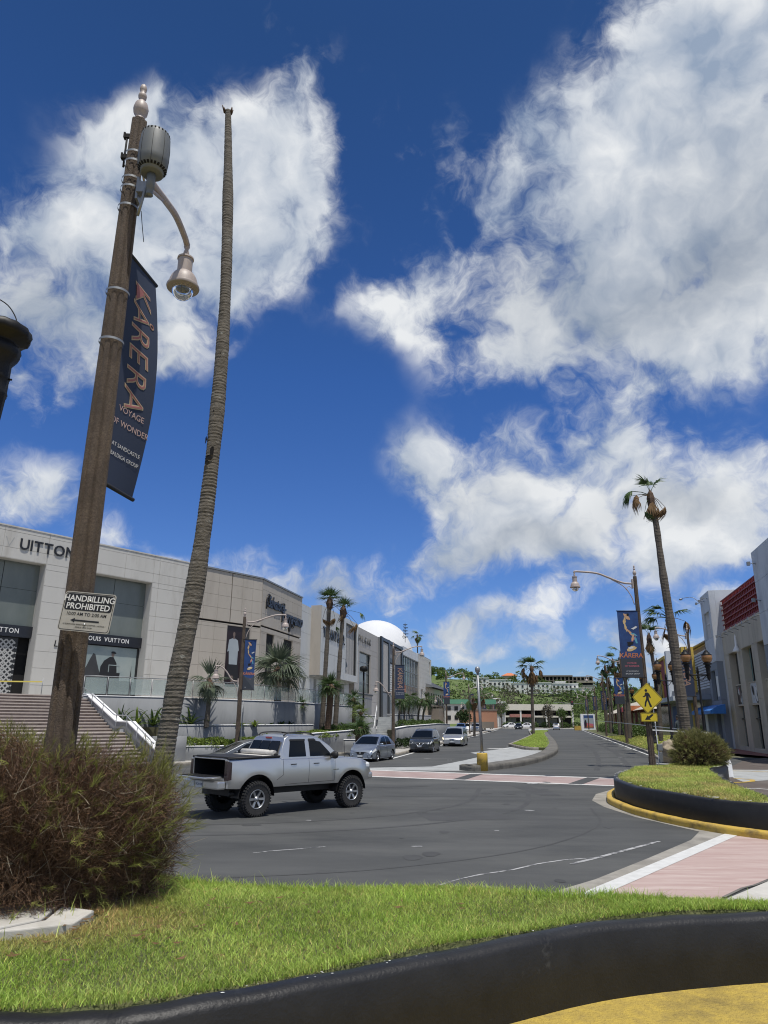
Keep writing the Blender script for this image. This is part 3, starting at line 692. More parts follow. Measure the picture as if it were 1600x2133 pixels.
# pavement where the viewer stands, painted yellow along the wall
sheet('footway', [(-8, -8), (9, -8), (9, 6.4), (6, 6.55), (4.4, 6.52), (3.3, 6.5), (2.4, 6.33), (1.55, 6.05), (.75, 5.6), (-.1, 5.1), (-.85, 4.66), (-1.3, 4.4), (-8, 4.35)], .435, 'yellow_ground')
# broken concrete slab at the bush's foot
slab = thing('concrete_slab', (-2.6, 5.7, .985), 0, 'sunlit broken concrete slab in the grass at the foot of the dead bush', 'slab')
mb = MB(); mb.prism([(-2.3, .42), (-2.3, -.5), (-.62, -.44), (-.1, -.30), (.16, .02), (.1, .42)], -.1, .03); mb.build('slab_panel', MT['concrete'], slab, bevel=.01)
mb = MB(); mb.prism([(.185, .02), (-.07, -.29), (.12, -.22), (.42, -.05), (.43, .30), (.13, .42)], -.1, .022); mb.build('slab_panel', MT['concrete'], slab, bevel=.01)

# dead leaves and scraps lying on the lawn and at the foot of the bush
rng = np.random.default_rng(31); k = 110; x, y = scatter([(-4, 4.7), (-1.2, 4.7), (1.5, 6.3), (3, 6.6), (2, 6.95), (-1.5, 7.2), (-3.6, 6.4)], k, rng); near = rng.random(k) < .72; x[near] = rng.normal(-2.0, .6, near.sum()); y[near] = rng.normal(5.75, .32, near.sum())
ok = inpoly(x, y, lawn_poly); x, y = x[ok], y[ok]; k = len(x); a = rng.uniform(0, 6.28, k); s_ = rng.uniform(.012, .035, k); z = near_z(x, y)+rng.uniform(.012, .045, k)
V = np.stack([np.c_[x+np.cos(a+t)*s_*q, y+np.sin(a+t)*s_*q, z+dz*s_] for t, q, dz in ((0, 1.5, .2), (1.57, .45, -.1), (3.14, 1.5, .3), (4.71, .45, .1))], 1).reshape(-1, 3)
link('dead_leaves', np_mesh('dead_leaves', V, np.arange(4*k), np.full(k, 4), MT['palm_dead']), kind='stuff')
# ------------------------------------------------------------------ right island with black wall and yellow kerb
isl_out = [(14.6, 33.6), (11.9, 31.2), (9.9, 29.0), (8.15, 25.9), (7.35, 23.7), (7.12, 22.4), (7.08, 20.6), (7.35, 18.9), (7.85, 17.45), (8.5, 16.5), (9.4, 15.7)]
isl_in = [(9.5, 16.6), (9.25, 17.9), (9.4, 19.3), (9.95, 21.4), (10.75, 23.85), (11.7, 26.7), (12.5, 28.6), (13.2, 29.6), (13.75, 30.3), (14.2, 31.4), (14.6, 33.6)]
isl = thing('planter_wall', (9, 24, 0), 0, 'black painted wall round the grass island across the road, yellow kerb at its foot', 'wall')
wo = curve_pts([(x, y, 0) for x, y in isl_out], 6); wi = curve_pts([(x, y, 0) for x, y in isl_in], 6)
sweep(wo, .20, .0, [.69+.012*math.sin(i*.5) for i in range(len(wo))], .05, .004, 1).build('wall_body', MT['black_paint'], isl, loc=(-9, -24, 0))
sweep(wi, .24, .0, [.70+.012*math.sin(i*.7) for i in range(len(wi))], .05, .004, 2).build('wall_body', MT['black_paint'], isl, loc=(-9, -24, 0))
l_, r_ = strip_poly([(p.x, p.y) for p in wo[8:]], .46)
sweep([(p.x, p.y, 0) for p in r_], .24, .0, .17, .03, .006, 5).build('yellow_kerb', MT['yellow_paint'], isl, loc=(-9, -24, 0))
mb = MB(); rng = random.Random(9)
for i in range(30):
    w_ = wo if i < 22 else wi; k = rng.randint(14, len(w_)-6); p = w_[k]; s = rng.uniform(.02, .06)
    mb.add([(p.x+rng.uniform(-.08, .08)+s*rng.uniform(.5, 1.4)*math.cos(2*PI*a/6)-9, p.y+s*1.8*rng.uniform(.5, 1.4)*math.sin(2*PI*a/6)-24, .722) for a in range(6)], [tuple(range(6))])
mb.build('paint_chip', MT['chip'], isl, kind='stuff')
ipoly = [(p.x+.1, p.y+.05) for p in wo]+[(p.x-.1, p.y) for p in wi]
def isl_z(x, y): return .665+.05*np.sin(x*.9)*np.sin(y*.7)
sheet('island_soil', ipoly, .655, 'matt_soil')
grass('island_grass', ipoly, 60000, isl_z, .085, .017, 'grass_dry', 21, lambda x, y: .12+.3*np.sin(x*2.2)*np.sin(y*1.3), lean=.9)
grass('verge_grass', [(VX(y)+.15, y) for y in (34, 40, 48, 60, 80, 110)]+[(VX(110)+7, 110), (VX(80)+7, 80), (VX(60)+4.2, 60), (VX(48)+3.0, 48), (VX(40)+2.4, 40), (VX(35)+1.6, 35)], 34000, verge_z, .14, .05, 'grass_dry', 22, lambda x, y: .12+0*x, lean=.7)

# ------------------------------------------------------------------ lettering
_tc = {}
def text_mesh(s, size=1.0, ext=0.01, shear=0.0, mat=None, align='CENTER', off=0.0, key=None):
    k = (s, size, ext, shear, mat.name, align, off)
    if k in _tc: return _tc[k]
    cu = bpy.data.curves.new('lettering', 'FONT'); cu.body = s; cu.size = size; cu.extrude = ext; cu.shear = shear; cu.align_x = align; cu.offset = off; cu.resolution_u = 3
    o = bpy.data.objects.new('lettering', cu); C.objects.link(o)
    bpy.context.view_layer.update()
    m = bpy.data.meshes.new_from_object(o.evaluated_get(bpy.context.evaluated_depsgraph_get()))
    bpy.data.objects.remove(o); bpy.data.curves.remove(cu); m.materials.clear(); m.materials.append(mat); _tc[k] = m
    return m
def text(s, size, mat, parent, loc, rot=(PI/2, 0, 0), ext=0.01, shear=0.0, align='CENTER', sx=1.0, off=0.0, name='lettering'):
    return link(name, text_mesh(s, size, ext, shear, MT[mat], align, off), parent, loc, rot, (sx, 1, 1))
def letters(s, size, mat, parent, loc, gap=.12, rot=(PI/2, 0, 0), ext=0.03, sx=1.0, off=0.0, fit=None):
    """each letter an object of its own, spaced along local x; fit = total width"""
    ms = [None if c == ' ' else text_mesh(c, size, ext, 0, MT[mat], 'LEFT', off) for c in s]
    wd = [(.35*size, 0) if m is None else (max(v.co.x for v in m.vertices)-min(v.co.x for v in m.vertices), min(v.co.x for v in m.vertices)) for m in ms]
    tot = sum(w for w, _ in wd)+gap*size*(len(s)-1); k = fit/tot if fit else 1.0; x = 0
    for m, (w, x0) in zip(ms, wd):
        if m is not None: link('letter', m, parent, (loc[0]+(x-x0)*k, loc[1], loc[2]), rot, (k*sx, 1, 1))
        x += w+gap*size

# ------------------------------------------------------------------ lamp posts
def flute(r, n=8):
    """section of the fluted concrete column"""
    out = []
    for i in range(n):
        a = 2*PI*(i+.5)/n
        for da, k in ((-.34, 1.0), (-.16, .97), (0, .80), (.16, .97), (.34, 1.0)):
            out.append((r*k*math.cos(a+da), r*k*math.sin(a+da)))
    return out
def lamp_head(parent, at, sc=1.0):
    """hanging bell lamp; at = where its stem meets the arm"""
    x, y, z = at; k_ = .88; Mh = Matrix.Translation(at) @ Matrix.Scale(k_, 4) @ Matrix.Translation((-x, -y, -z))
    mb = MB()
    mb.lathe([(.0, .10), (.028, .09), (.045, .05), (.05, 0), (.03, -.05), (.045, -.10), (.05, -.14), (.03, -.20), (.035, -.22)], 14, (x, y, z), M=Mh)
    for pr in ([(.02, -.195), (.132, -.212)], [(.132, -.212), (.134, -.24)], [(.134, -.24), (.118, -.243)], [(.118, -.243), (.118, -.475)], [(.118, -.475), (.130, -.478)], [(.130, -.478), (.130, -.50)], [(.130, -.50), (.168, -.535), (.202, -.59), (.224, -.66), (.232, -.73)], [(.232, -.73), (.258, -.742)], [(.258, -.742), (.264, -.765), (.256, -.79)], [(.256, -.79), (.17, -.80)]):
        mb.lathe(pr, 28, (x, y, z), M=Mh, cap=False)
    h = mb.build('lamp_head', MT['lamp_metal'], parent)
    g = MB(); g.lathe([(.175, -.795), (.172, -.85), (.15, -.91), (.11, -.955), (.06, -.98), (0, -.99)], 22, (x, y, z), M=Mh)
    g.build('glass_bowl', MT['clear_glass'], h)
    return h
def lamp_post(loc, rz, label, H=8.6, low=False, group='fluted concrete street lamps', base=0.15, arm=2.45):
    """main arm along local +x; low=True adds the small lower arm on the far side"""
    t = thing('street_lamp', loc, rz, label, 'street lamp', group)
    mb = MB(); zs = (0, .35, .36, 4.0, H-.62); rs = (.150, .146, .134, .120, .084)
    secs = [[(px, py, z) for px, py in flute(r)] for z, r in zip(zs, rs)]
    n = len(secs[0]); vs = [p for s_ in secs for p in s_]; fs = []
    for i in range(len(secs)-1):
        for a in range(n): b = (a+1) % n; fs.append((i*n+a, i*n+b, (i+1)*n+b, (i+1)*n+a))
    fs.append(tuple((len(secs)-1)*n+a for a in range(n))); mb.add(vs, fs)
    mb.build('pole', MT['pole_brown'], t)
    mb = MB(); Mf = Matrix.Translation((0, 0, H-.63)) @ Matrix.Diagonal((.80, .80, .86, 1)) @ Matrix.Translation((0, 0, -(H-.63)))
    mb.lathe([(.07, -.63), (.085, -.60), (.06, -.56), (.055, -.54), (.095, -.49), (.105, -.42), (.085, -.34), (.045, -.29), (.03, -.27), (.055, -.24), (.06, -.20), (.05, -.17), (.03, -.155), (.045, -.12), (.05, -.08), (.035, -.03), (0, 0)], 14, (0, 0, H), M=Mf)
    mb.build('finial', MT['lamp_metal'], t)
    za = H-.95
    mb = MB(); mb.box((.135, 0, za), (.06, .16, .42)); mb.build('arm_bracket', MT['lamp_metal'], t, bevel=.01)
    mb = MB(); mb.tube(curve_pts([(.12, 0, za), (.6, 0, za+.05), (1.2, 0, za+.28), (1.75, 0, za+.48), (arm-.2, 0, za+.55), (arm, 0, za+.54)], 5), [.045]*26, 10)
    mb.build('arm', MT['lamp_metal'], t)
    mb = MB(); mb.tube(curve_pts([(.13, 0, za-.95), (.25, 0, za-.55), (.55, 0, za-.12), (1.1, 0, za+.2)], 5), [.022]*16, 8)
    mb.tube(curve_pts([(.17, 0, za-.22), (.3, 0, za-.12), (.42, 0, za-.2), (.45, 0, za-.3)], 4), [.014]*13, 6)
    mb.build('arm_brace', MT['lamp_metal'], t)
    lamp_head(t, (arm, 0, za+.50))
    if low:
        zb = 4.35
        mb = MB(); mb.tube(curve_pts([(-.12, 0, zb), (-.5, 0, zb+.08), (-.85, 0, zb+.55), (-1.2, 0, zb+.85), (-1.45, 0, zb+.86)], 5), [.04]*21, 10); mb.box((-.16, 0, zb), (.06, .14, .34))
        mb.build('lower_arm', MT['lamp_metal'], t)
        mb = MB(); mb.tube(curve_pts([(-.14, 0, zb-.8), (-.25, 0, zb-.35), (-.5, 0, zb+.06)], 5), [.02]*11, 8); mb.build('lower_brace', MT['lamp_metal'], t)
        lamp_head(t, (-1.45, 0, zb+.84))
    return t
lampN = lamp_post((-2.78, 6.45, .95), R(93), 'tall near street lamp of brown fluted concrete rising out of the dead bush', 8.52)
lampR = lamp_post((11.45, 31.9, .6), R(180), 'brown street lamp at the grass island, carrying the yellow pedestrian sign', 8.75, arm=2.75)
lampA = lamp_post((-8.3, 42.6, .14), R(15), 'street lamp with two arms behind the silver pickup truck, in front of the beige store', 8.75, True)
lampB = lamp_post((.85, 60, .14), R(12), 'two-armed street lamp beside the silver blue sedan, at the foot of the concrete steps', 8.6, True)
LAMP_L = [(95, 'two-armed street lamp left of the avenue behind the silver minivan'), (130, 'third street lamp along the left kerb, before the white apartment hillside'), (165, 'street lamp far down the left kerb, seen beside the grey median post'), (205, 'farthest street lamp on the left kerb near the junction')]
for y, lb in LAMP_L: dup(lampB, (KL(y)-1.3, y, .14), R(12), lb)
lampR2 = lamp_post((22.1, 52, .7), R(188), 'street lamp behind the leaning tall palm on the right verge', 8.6)
for x, y, lb in ((23.6, 72, 'street lamp on the right verge seen just left of the island lamp'), (31.3, 104, 'street lamp over the right hedge with a blue banner'), (40.5, 140, 'small distant street lamp on the right past the hedge'), (50, 180, 'most distant street lamp on the right near the picture kiosk')):
    dup(lampR2, (x, y, .4), R(192), lb)

# fixings on the near lamp
for z, lb in ((8.36, 'upper'), (8.24, ''), (8.02, ''), (7.9, ''), (7.66, ''), (6.62, ''), (6.05, '')):
    mb = MB(); r = lerp(.122, .092, (z-4.95)/3.9); rows = []
    f = [((r+.008)*math.cos(2*PI*q/40), (r+.008)*math.sin(2*PI*q/40)) for q in range(40)]
    mb.add([(px, py, z-.95) for px, py in f]+[(px*.995, py*.995, z-.925) for px, py in f], [(i, (i+1) % 40, 40+(i+1) % 40, 40+i) for i in range(40)])
    mb.build('steel_band', MT['steel_dull'], lampN)
mb = MB()
for z in (7.72, 7.44): mb.box((.03, .115, z), (.03, .05, .05)); mb.box((.03, .15, z), (.05, .02, .07))
mb.tube([(.03, .125, 7.7), (.03, .125, 7.3)], .012, 6)
mb.build('clamp', MT['slot'], lampN)
mb = MB(); mb.tube(curve_pts([(.05, -.12, 6.75), (.06, -.15, 6.55), (.04, -.19, 6.35)], 4), [.004]*9, 5)
mb.build('cable', MT['slot'], lampN)
# small-cell antenna drum
ant = thing('antenna', (-2.49, 6.24, 7.93), 0, 'grey ribbed antenna drum strapped high on the near lamp post', 'antenna')
mb = MB(); mb.lathe([(.0, .02), (.13, .02), (.15, .03), (.15, .075), (.185, .10), (.200, .25), (.200, .42), (.188, .60), (.175, .66), (.10, .70), (0, .71)], 24)
mb.build('drum', MT['grey_plastic'], ant)
for i in range(24):
    a = 2*PI*i/24; mb = MB(); mb.box((0, 0, 0), (.012, .026, .042), M=Matrix.Rotation(a, 4, 'Z') @ Matrix.Translation((.168, 0, .087)) @ Matrix.Rotation(.9, 4, 'Y')); mb.build('vent_slot', MT['slot'], ant)
for i in range(24):
    a = 2*PI*i/24; mb = MB(); mb.box((0, 0, 0), (.012, .02, .026), M=Matrix.Rotation(a, 4, 'Z') @ Matrix.Translation((.180, 0, .635))); mb.build('vent_slot', MT['slot'], ant)
for i in range(8):
    a = 2*PI*i/8+.2; mb = MB(); pts = [(r*math.cos(a), r*math.sin(a), z) for r, z in ((.186, .10), (.2012, .25), (.2012, .42), (.189, .60))]; mb.tube(pts, .0025, 4); mb.build('panel_seam', MT['slot'], ant)
mb = MB(); mb.lathe([(.055, .02), (.055, -.20), (.045, -.21), (.045, -.30), (.05, -.31), (0, -.32)], 16); mb.build('spigot', MT['grey_plastic'], ant)
mb = MB(); mb.box((-.10, .06, -.17), (.16, .12, .16)); mb.box((-.18, .10, -.17), (.03, .16, .34)); mb.tube([(-.05, -.02, -.22), (-.12, .06, -.42), (-.16, .1, -.55)], .02, 8); mb.build('mount_bracket', MT['steel_dull'], ant)

ant.scale = (.80, .80, .80)
# ------------------------------------------------------------------ banners
def cloth(w, h, mat, bow=0.0, n=12):
    """hanging cloth in the x-z plane, its free edge (x=w) bowing back; 6 mm thick"""
    rows = []
    for i in range(n+1):
        v = i/n; rows.append([(w*u/4*(1-.10*bow*math.sin(PI*v)), bow*.5*math.sin(PI*v)*(u/4)**1.5*w, -h*v) for u in range(5)])
    mb = MB(); mb.grid(rows); mb.grid([[(x, y+.006, z) for x, y, z in r] for r in rows], flip=True)
    mb.grid([[rows[i][4], (rows[i][4][0], rows[i][4][1]+.006, rows[i][4][2])] for i in range(n+1)])
    return mb
def on_cloth(o, w, h, bow):
    """bend flat print so it lies on the bowed cloth"""
    m = o.data.copy() if o.data.users > 1 else o.data; o.data = m
    mw = o.matrix_local.copy(); inv = mw.inverted()
    for v in m.vertices:
        p = mw @ v.co; t = max(0, min(1, -p.z/h)); u = max(0, min(1, p.x/w))
        p.y += bow*.5*math.sin(PI*t)*u**1.5*w; p.x *= (1-.10*bow*math.sin(PI*t)); v.co = inv @ p
def banner(loc, rz, label, kind, side=1, w=1.0, h=3.0, bow=0.0, detail=2):
    """kind 'name': title read sideways; kind 'art': picture above the title. Hangs from local x=0 to side*w, print faces -y"""
    t = thing('banner', loc, rz, label, 'banner', 'show banners hanging from the street lamps')
    mat = 'banner_navy' if kind == 'name' else 'banner_blue'
    b = cloth(w, h, mat, bow); ob = b.build('cloth', MT[mat], t)
    for z in (.0, -h):
        mb = MB(); mb.tube([(-.12 if side > 0 else -.03, .004, z), (w+(.03 if side > 0 else .12), .004, z)], .022, 8); mb.build('rod', MT['trim_black'], t)
    y = -.004; pieces = []
    if kind == 'name':
        s_ = 'K\u00c5RERA'; n = len(s_); top = -.20*h/3; span = h*.58
        for i, ch in enumerate(s_):
            zc = top-span*(i+.1)/n; rot = (PI/2, PI/2, 0)
            size = w*.70*(1.0 if ch != '\u00c5' else .92)
            pieces.append(text(ch, size, 'name_edge', t, (w*.26, y, zc), (PI/2, R(84), 0), .0005, .25, 'LEFT', 1.0, .004*w, 'letter_edge'))
            pieces.append(text(ch, size, 'name_fill', t, (w*.26, y-.003, zc), (PI/2, R(84), 0), .0005, .25, 'LEFT', 1.0, -.018*w, 'letter'))
        if detail > 0:
            for s2, z, sz, m_ in (('VOYAGE', -.685, .165, 'text_pale'), ('OF WONDER', -.745, .165, 'text_pale'), ('AT SANDCASTLE', -.835, .105, 'text_white'), ('BALDIGA GROUP', -.875, .105, 'text_white')):
                pieces.append(text(s2, sz*w, m_, t, (w*.52, y, z*h), ext=.0005))
    else:
        mb = MB(); mb.add([(0.004, y+.001, -.72*h), (w-.004, y+.001, -.72*h), (w-.004, y+.001, -h+.01), (.004, y+.001, -h+.01)], [(0, 3, 2, 1)]); pieces.append(mb.build('lower_panel', MT['banner_slate'], t))
        rng = random.Random(4)
        def blob(cx, cz, a, b_, rot, m_, nm='print_shape', jag=.3):
            mb = MB(); k = 18; vs = []
            for i in range(k):
                q = 2*PI*i/k; r = 1+rng.uniform(-jag, jag); x, z = a*r*math.cos(q), b_*r*math.sin(q)
                vs.append((cx*w+x*math.cos(rot)-z*math.sin(rot), y-.001*len(pieces)/6, -cz*h+x*math.sin(rot)+z*math.cos(rot)))
            mb.add(vs, [tuple(range(k))]); pieces.append(mb.build(nm, MT[m_], t))
        blob(.45, .09, .09*w, .20*w, .5, 'art_skin'); blob(.32, .16, .07*w, .17*w, -.2, 'art_gold'); blob(.50, .06, .06*w, .07*w, 0, 'slot')
        blob(.35, .25, .05*w, .22*w, .15, 'art_gold'); blob(.55, .33, .06*w, .22*w, .75, 'art_skin'); blob(.78, .26, .17*w, .055*w, .35, 'art_white'); blob(.74, .36, .15*w, .05*w, -.4, 'art_teal')
        blob(.68, .43, .16*w, .035*w, .9, 'art_pink'); blob(.66, .41, .05*w, .16*w, -.35, 'art_skin'); blob(.50, .50, .15*w, .10*w, .2, 'slot'); blob(.56, .575, .24*w, .11*w, .3, 'art_gold', jag=.15); blob(.53, .56, .12*w, .05*w, .2, 'art_white'); blob(.8, .45, .06*w, .16*w, .3, 'art_teal')
        pieces.append(text('K\u00c5RERA', .30*w, 'art_orange', t, (w*.5, y-.003, -.705*h), ext=.0005, off=.006*w, shear=.1))
        if detail > 0:
            for s2, z, sz, m_ in (('VOYAGE', -.80, .115, 'art_pink'), ('OF WONDER', -.845, .115, 'art_pink'), ('AT SANDCASTLE', -.915, .075, 'text_white'), ('BALDIGA GROUP', -.955, .085, 'text_white')):
                pieces.append(text(s2, sz*w, m_, t, (w*.5, y-.002, z*h), ext=.0005))
    if bow:
        bpy.context.view_layer.update()
        for p in pieces: on_cloth(p, w, h, bow)
    return t
# ------------------------------------------------------------------ banners in place
banner((-2.76, 6.60, 7.22), R(80), 'bowed navy banner with the show name read sideways, on the near street lamp', 'name', 1, .57, 2.60, -.42)
banner((10.44, 31.72, 7.13), R(-3), 'picture banner with acrobats on the street lamp above the yellow pedestrian sign', 'art', -1, .9, 2.9)
banner((-8.16, 42.5, 6.92), R(12), 'bowed picture banner on the lamp behind the silver pickup truck', 'art', 1, .66, 2.9, .5, 1)
banner((1.0, 59.8, 6.75), R(8), 'blue banner with sideways show name on the lamp beside the concrete steps', 'name', 1, .78, 2.7, 0, 1)
banner((7.85, 94.8, 7.2), R(8), 'picture banner on the lamp behind the silver minivan', 'art', 1, .8, 2.8, 0, 0)
for x, y, lb in ((15.9, 130, 'small blue banner on the third lamp of the left kerb'), (22.9, 165, 'tiny blue banner on the left kerb far away, beside the grey median post'), (30.9, 205, 'tiniest navy banner far along the left kerb')):
    banner((x-.6, y, 6.9), R(8), lb, 'name', 1, .85, 2.7, 0, 0)
banner((21.15, 51.8, 6.7), R(-5), 'blue banner with sideways show name half hidden by the tall palm trunk', 'name', -1, .9, 2.6, 0, 0)
banner((22.72, 71.8, 6.5), R(-5), 'picture banner low beside the pedestrian sign, on the second lamp of the right verge', 'art', -1, .9, 2.5, 0, 0)
for x, y, z, lb in ((30.9, 104, 6.5, 'navy banner over the hedge on the right verge, nearest of the small ones'), (40.0, 140, 7.0, 'small navy banner on the right, second above the hedge'), (49.5, 180, 7.5, 'smallest navy banner on the right, next to the picture kiosk')):
    banner((x, y, z), R(-5), lb, 'name', -1, .8, 2.6, 0, 0)

# ------------------------------------------------------------------ signs
def rounded(w, h, r, k=5):
    out = []
    for cx, cy, a0 in ((w/2-r, h/2-r, 0), (-w/2+r, h/2-r, 90), (-w/2+r, -h/2+r, 180), (w/2-r, -h/2+r, 270)):
        for i in range(k+1): a = R(a0+90*i/k); out.append((cx+r*math.cos(a), cy+r*math.sin(a)))
    return out
UPM = Matrix.Rotation(PI/2, 4, 'X')                        # x-y drawing -> x-z, facing -y
def plate(name, poly, d, mat, parent, y=0.0, **t):
    mb = MB(); mb.prism(poly, 0, d, M=Matrix.Translation((0, y, 0)) @ UPM); return mb.build(name, MT[mat], parent, **t)
def frame(name, w, h, r, th, mat, parent, y):
    a = rounded(w, h, r); b = rounded(w-2*th, h-2*th, max(.004, r-th)); n = len(a); mb = MB()
    vs = [(p[0], y, p[1]) for p in a]+[(p[0], y, p[1]) for p in b]
    mb.add(vs, [(i, (i+1) % n, n+(i+1) % n, n+i) for i in range(n)]); return mb.build(name, MT[mat], parent)
hs = thing('notice_sign', (-2.585, 6.20, 3.285), 0, 'small handbilling prohibited notice with arrow, screwed to the near lamp post', 'sign')
hs.rotation_euler = (R(-2), R(5.5), R(-6))
plate('plate', rounded(.478, .345, .03), .004, 'sign_plate', hs)
frame('border', .462, .329, .026, .005, 'sign_black', hs, -.0052)
pp = [(x*1, z+.082) for x, z in rounded(.438, .145, .022)]; plate('black_field', pp, .0008, 'sign_black', hs, -.0048)
text('HANDBILLING', .073, 'letter_white', hs, (0, -.0068, .090), ext=.0003, off=.0012)
text('PROHIBITED', .073, 'letter_white', hs, (0, -.0068, .022), ext=.0003, off=.0012)
text('10:00 AM TO 2:00 AM', .040, 'sign_black', hs, (0, -.0054, -.035), ext=.0003, off=.0004)
text('10 GUAM CODE ANNOTATED CHAPTER 3, ARTICLE 1', .0165, 'sign_black', hs, (0, -.0054, -.118), ext=.0003, sx=1.0)
text('(PUBLIC LAW 23-28)', .0175, 'sign_black', hs, (0, -.0054, -.142), ext=.0003)
mb = MB(); mb.add([(x, -.0056, z) for x, z in ((-.135, -.078), (-.095, -.058), (-.095, -.071), (.13, -.071), (.13, -.085), (-.095, -.085), (-.095, -.098))], [(0, 6, 5, 4, 3, 2, 1)]); mb.build('arrow', MT['sign_black'], hs)
for z in (.10, -.108):
    mb = MB(); mb.lathe([(.009, 0), (.008, .004), (0, .006)], 10, M=Matrix.Translation((.004, -.0065, z)) @ Matrix.Rotation(PI/2, 4, 'X')); mb.build('screw', MT['steel'], hs)

ps = thing('crossing_sign', (11.40, 31.62, 3.36), R(-3), 'yellow diamond pedestrian crossing sign on the island street lamp', 'sign')
ps.rotation_euler = (0, R(4), R(-3))
q = .655; Dm = Matrix.Rotation(PI/4, 4, 'Y')
mb = MB(); mb.prism(rounded(.92, .92, .06), 0, .006, M=Dm @ UPM); mb.build('plate', MT['sign_yellow'], ps)
a = rounded(.885, .885, .05); b = rounded(.855, .855, .04); n = len(a); mb = MB()
mb.add([(p[0], -.0075, p[1]) for p in a]+[(p[0], -.0075, p[1]) for p in b], [(i, (i+1) % n, n+(i+1) % n, n+i) for i in range(n)], M=Dm); mb.build('border', MT['sign_black'], ps)
mb = MB()
def poly(pts, y=-.0078): mb.add([(x, y, z) for x, z in pts], [tuple(range(len(pts)))])
poly([(-.06+.058*math.cos(2*PI*i/16), .315+.058*math.sin(2*PI*i/16)) for i in range(16)])
poly([(-.075, .235), (.02, .235), (.085, .185), (.145, .035), (.125, .005), (.09, .015), (.055, .10), (.06, -.05), (.12, -.20), (.19, -.335), (.165, -.36), (.095, -.36), (.03, -.17), (-.005, -.10), (-.045, -.20), (-.065, -.36), (-.135, -.36), (-.115, -.18), (-.06, -.04), (-.055, .09), (-.10, .045), (-.19, .02), (-.20, .055), (-.13, .09), (-.10, .20)])
mb.build('walking_figure', MT['sign_black'], ps)
ar = thing('arrow_plate', (11.40, 31.63, 2.57), R(-3), 'small yellow plate with a black arrow pointing down left, below the pedestrian sign', 'sign')
plate('plate', rounded(.70, .36, .04), .006, 'sign_yellow', ar)
frame('border', .675, .335, .03, .015, 'sign_black', ar, -.0075)
mb = MB(); mb.prism([(.20, .10), (.135, .135), (-.02, .03), (-.055, .08), (-.19, -.115), (.06, -.105), (.025, -.055)], 0, .001, M=Matrix.Translation((0, -.0065, 0)) @ UPM); mb.build('arrow', MT['sign_black'], ar)
cd = thing('conduit', (11.72, 31.75, .62), 0, 'pale conduit and grey box strapped to the island street lamp', 'conduit')
mb = MB(); mb.tube([(-.06, 0, 0), (-.02, 0, .35), (-.03, 0, 1.2), (-.08, 0, 3.0)], .022, 8); mb.build('pipe', MT['white_paint'], cd)
mb = MB(); mb.box((.05, 0, .72), (.2, .16, .26)); mb.box((.06, 0, .32), (.14, .12, .4)); mb.build('junction_box', MT['steel_dull'], cd, bevel=.01)
# back of a diamond sign by lamp A
bs = thing('diamond_sign', (-7.95, 42.0, 2.75), R(98), 'grey back of a diamond road sign beside the lamp behind the pickup truck', 'sign')
mb = MB(); mb.prism(rounded(.95, .95, .05), 0, .006, M=Dm @ UPM); mb.build('plate', MT['steel_dull'], bs)
mb = MB(); mb.tube([(0, .03, -2.6), (0, .03, .4)], .03, 8); mb.build('post', MT['steel_dull'], bs)

# ------------------------------------------------------------------ black cast-iron globe lamps
def globe_lamp(loc, rz, label, globes=True, H=4.2):
    t = thing('globe_lamp', loc, rz, label, 'street lamp', 'black cast-iron lamps with two globes')
    mb = MB(); mb.lathe([(.24, 0), (.24, .12), (.19, .16), (.19, .45), (.13, .60), (.09, .70), (.10, .74), (.075, .78), (.065, 2.4), (.08, 2.44), (.06, 2.5), (.055, H-.2), (.08, H-.15), (.06, H-.05), (.06, H+.12), (.09, H+.16), (.05, H+.28), (.07, H+.34), (.03, H+.45), (0, H+.62)], 16); mb.build('post', MT['cast_iron'], t)
    mb = MB(); mb.tube([(-.62, 0, H), (.62, 0, H)], .045, 8)
    for s_ in (-1, 1):
        mb.tube(curve_pts([(s_*.08, 0, H-.32), (s_*.25, 0, H-.28), (s_*.38, 0, H-.12), (s_*.52, 0, H-.05)], 4), [.022]*13, 6)
    mb.build('cross_arm', MT['cast_iron'], t)
    for s_ in (-1, 1):
        x = s_*.66; mb = MB()
        mb.lathe([(0, -.34), (.04, -.30), (.03, -.26), (.09, -.24), (.095, -.20), (.115, .10), (.125, .12), (.118, .14), (.118, .24), (.124, .25), (.12, .28), (.12, .38), (.16, .44), (.175, .48), (.165, .52), (.13, .55), (.13, .57), (.22, .60), (.235, .64), (.225, .68), (.20, .70), (.06, .70), (0, .70)], 28, (x, 0, H), ribs=1, depth=.05)
        for a in (0.3, 1.6): mb.tube([(x+.115*math.cos(a), .115*math.sin(a), H+.255), (x+.14*math.cos(a), .14*math.sin(a), H+.255)], .008, 6)
        h = mb.build('globe_holder', MT['cast_iron'], t)
        if globes:
            g = MB(); g.lathe([(.15, .70), (.24, .78), (.29, .92), (.30, 1.05), (.27, 1.14), (.17, 1.17), (0, 1.17)], 20, (x, 0, H)); g.build('globe', MT['amber_glass'], h)
            c = MB(); c.lathe([(.29, 1.12), (.30, 1.15), (.20, 1.20), (.19, 1.26), (.10, 1.34), (.11, 1.37), (.03, 1.42), (.02, 1.56), (0, 1.6)], 16, (x, 0, H)); c.build('globe_cap', MT['cast_iron'], h)
        else:
            w = MB(); w.tube(curve_pts([(x+.13, 0, H+.70), (x+.09, .02, H+.80), (x+.0, .03, H+.92), (x-.12, .02, H+1.0)], 4), [.005]*13, 5); w.tube(curve_pts([(x+.02, -.05, H+.70), (x-.03, -.06, H+.78), (x-.1, -.05, H+.83)], 4), [.006]*9, 5); w.build('loose_wire', MT['slot'], h)
    return t
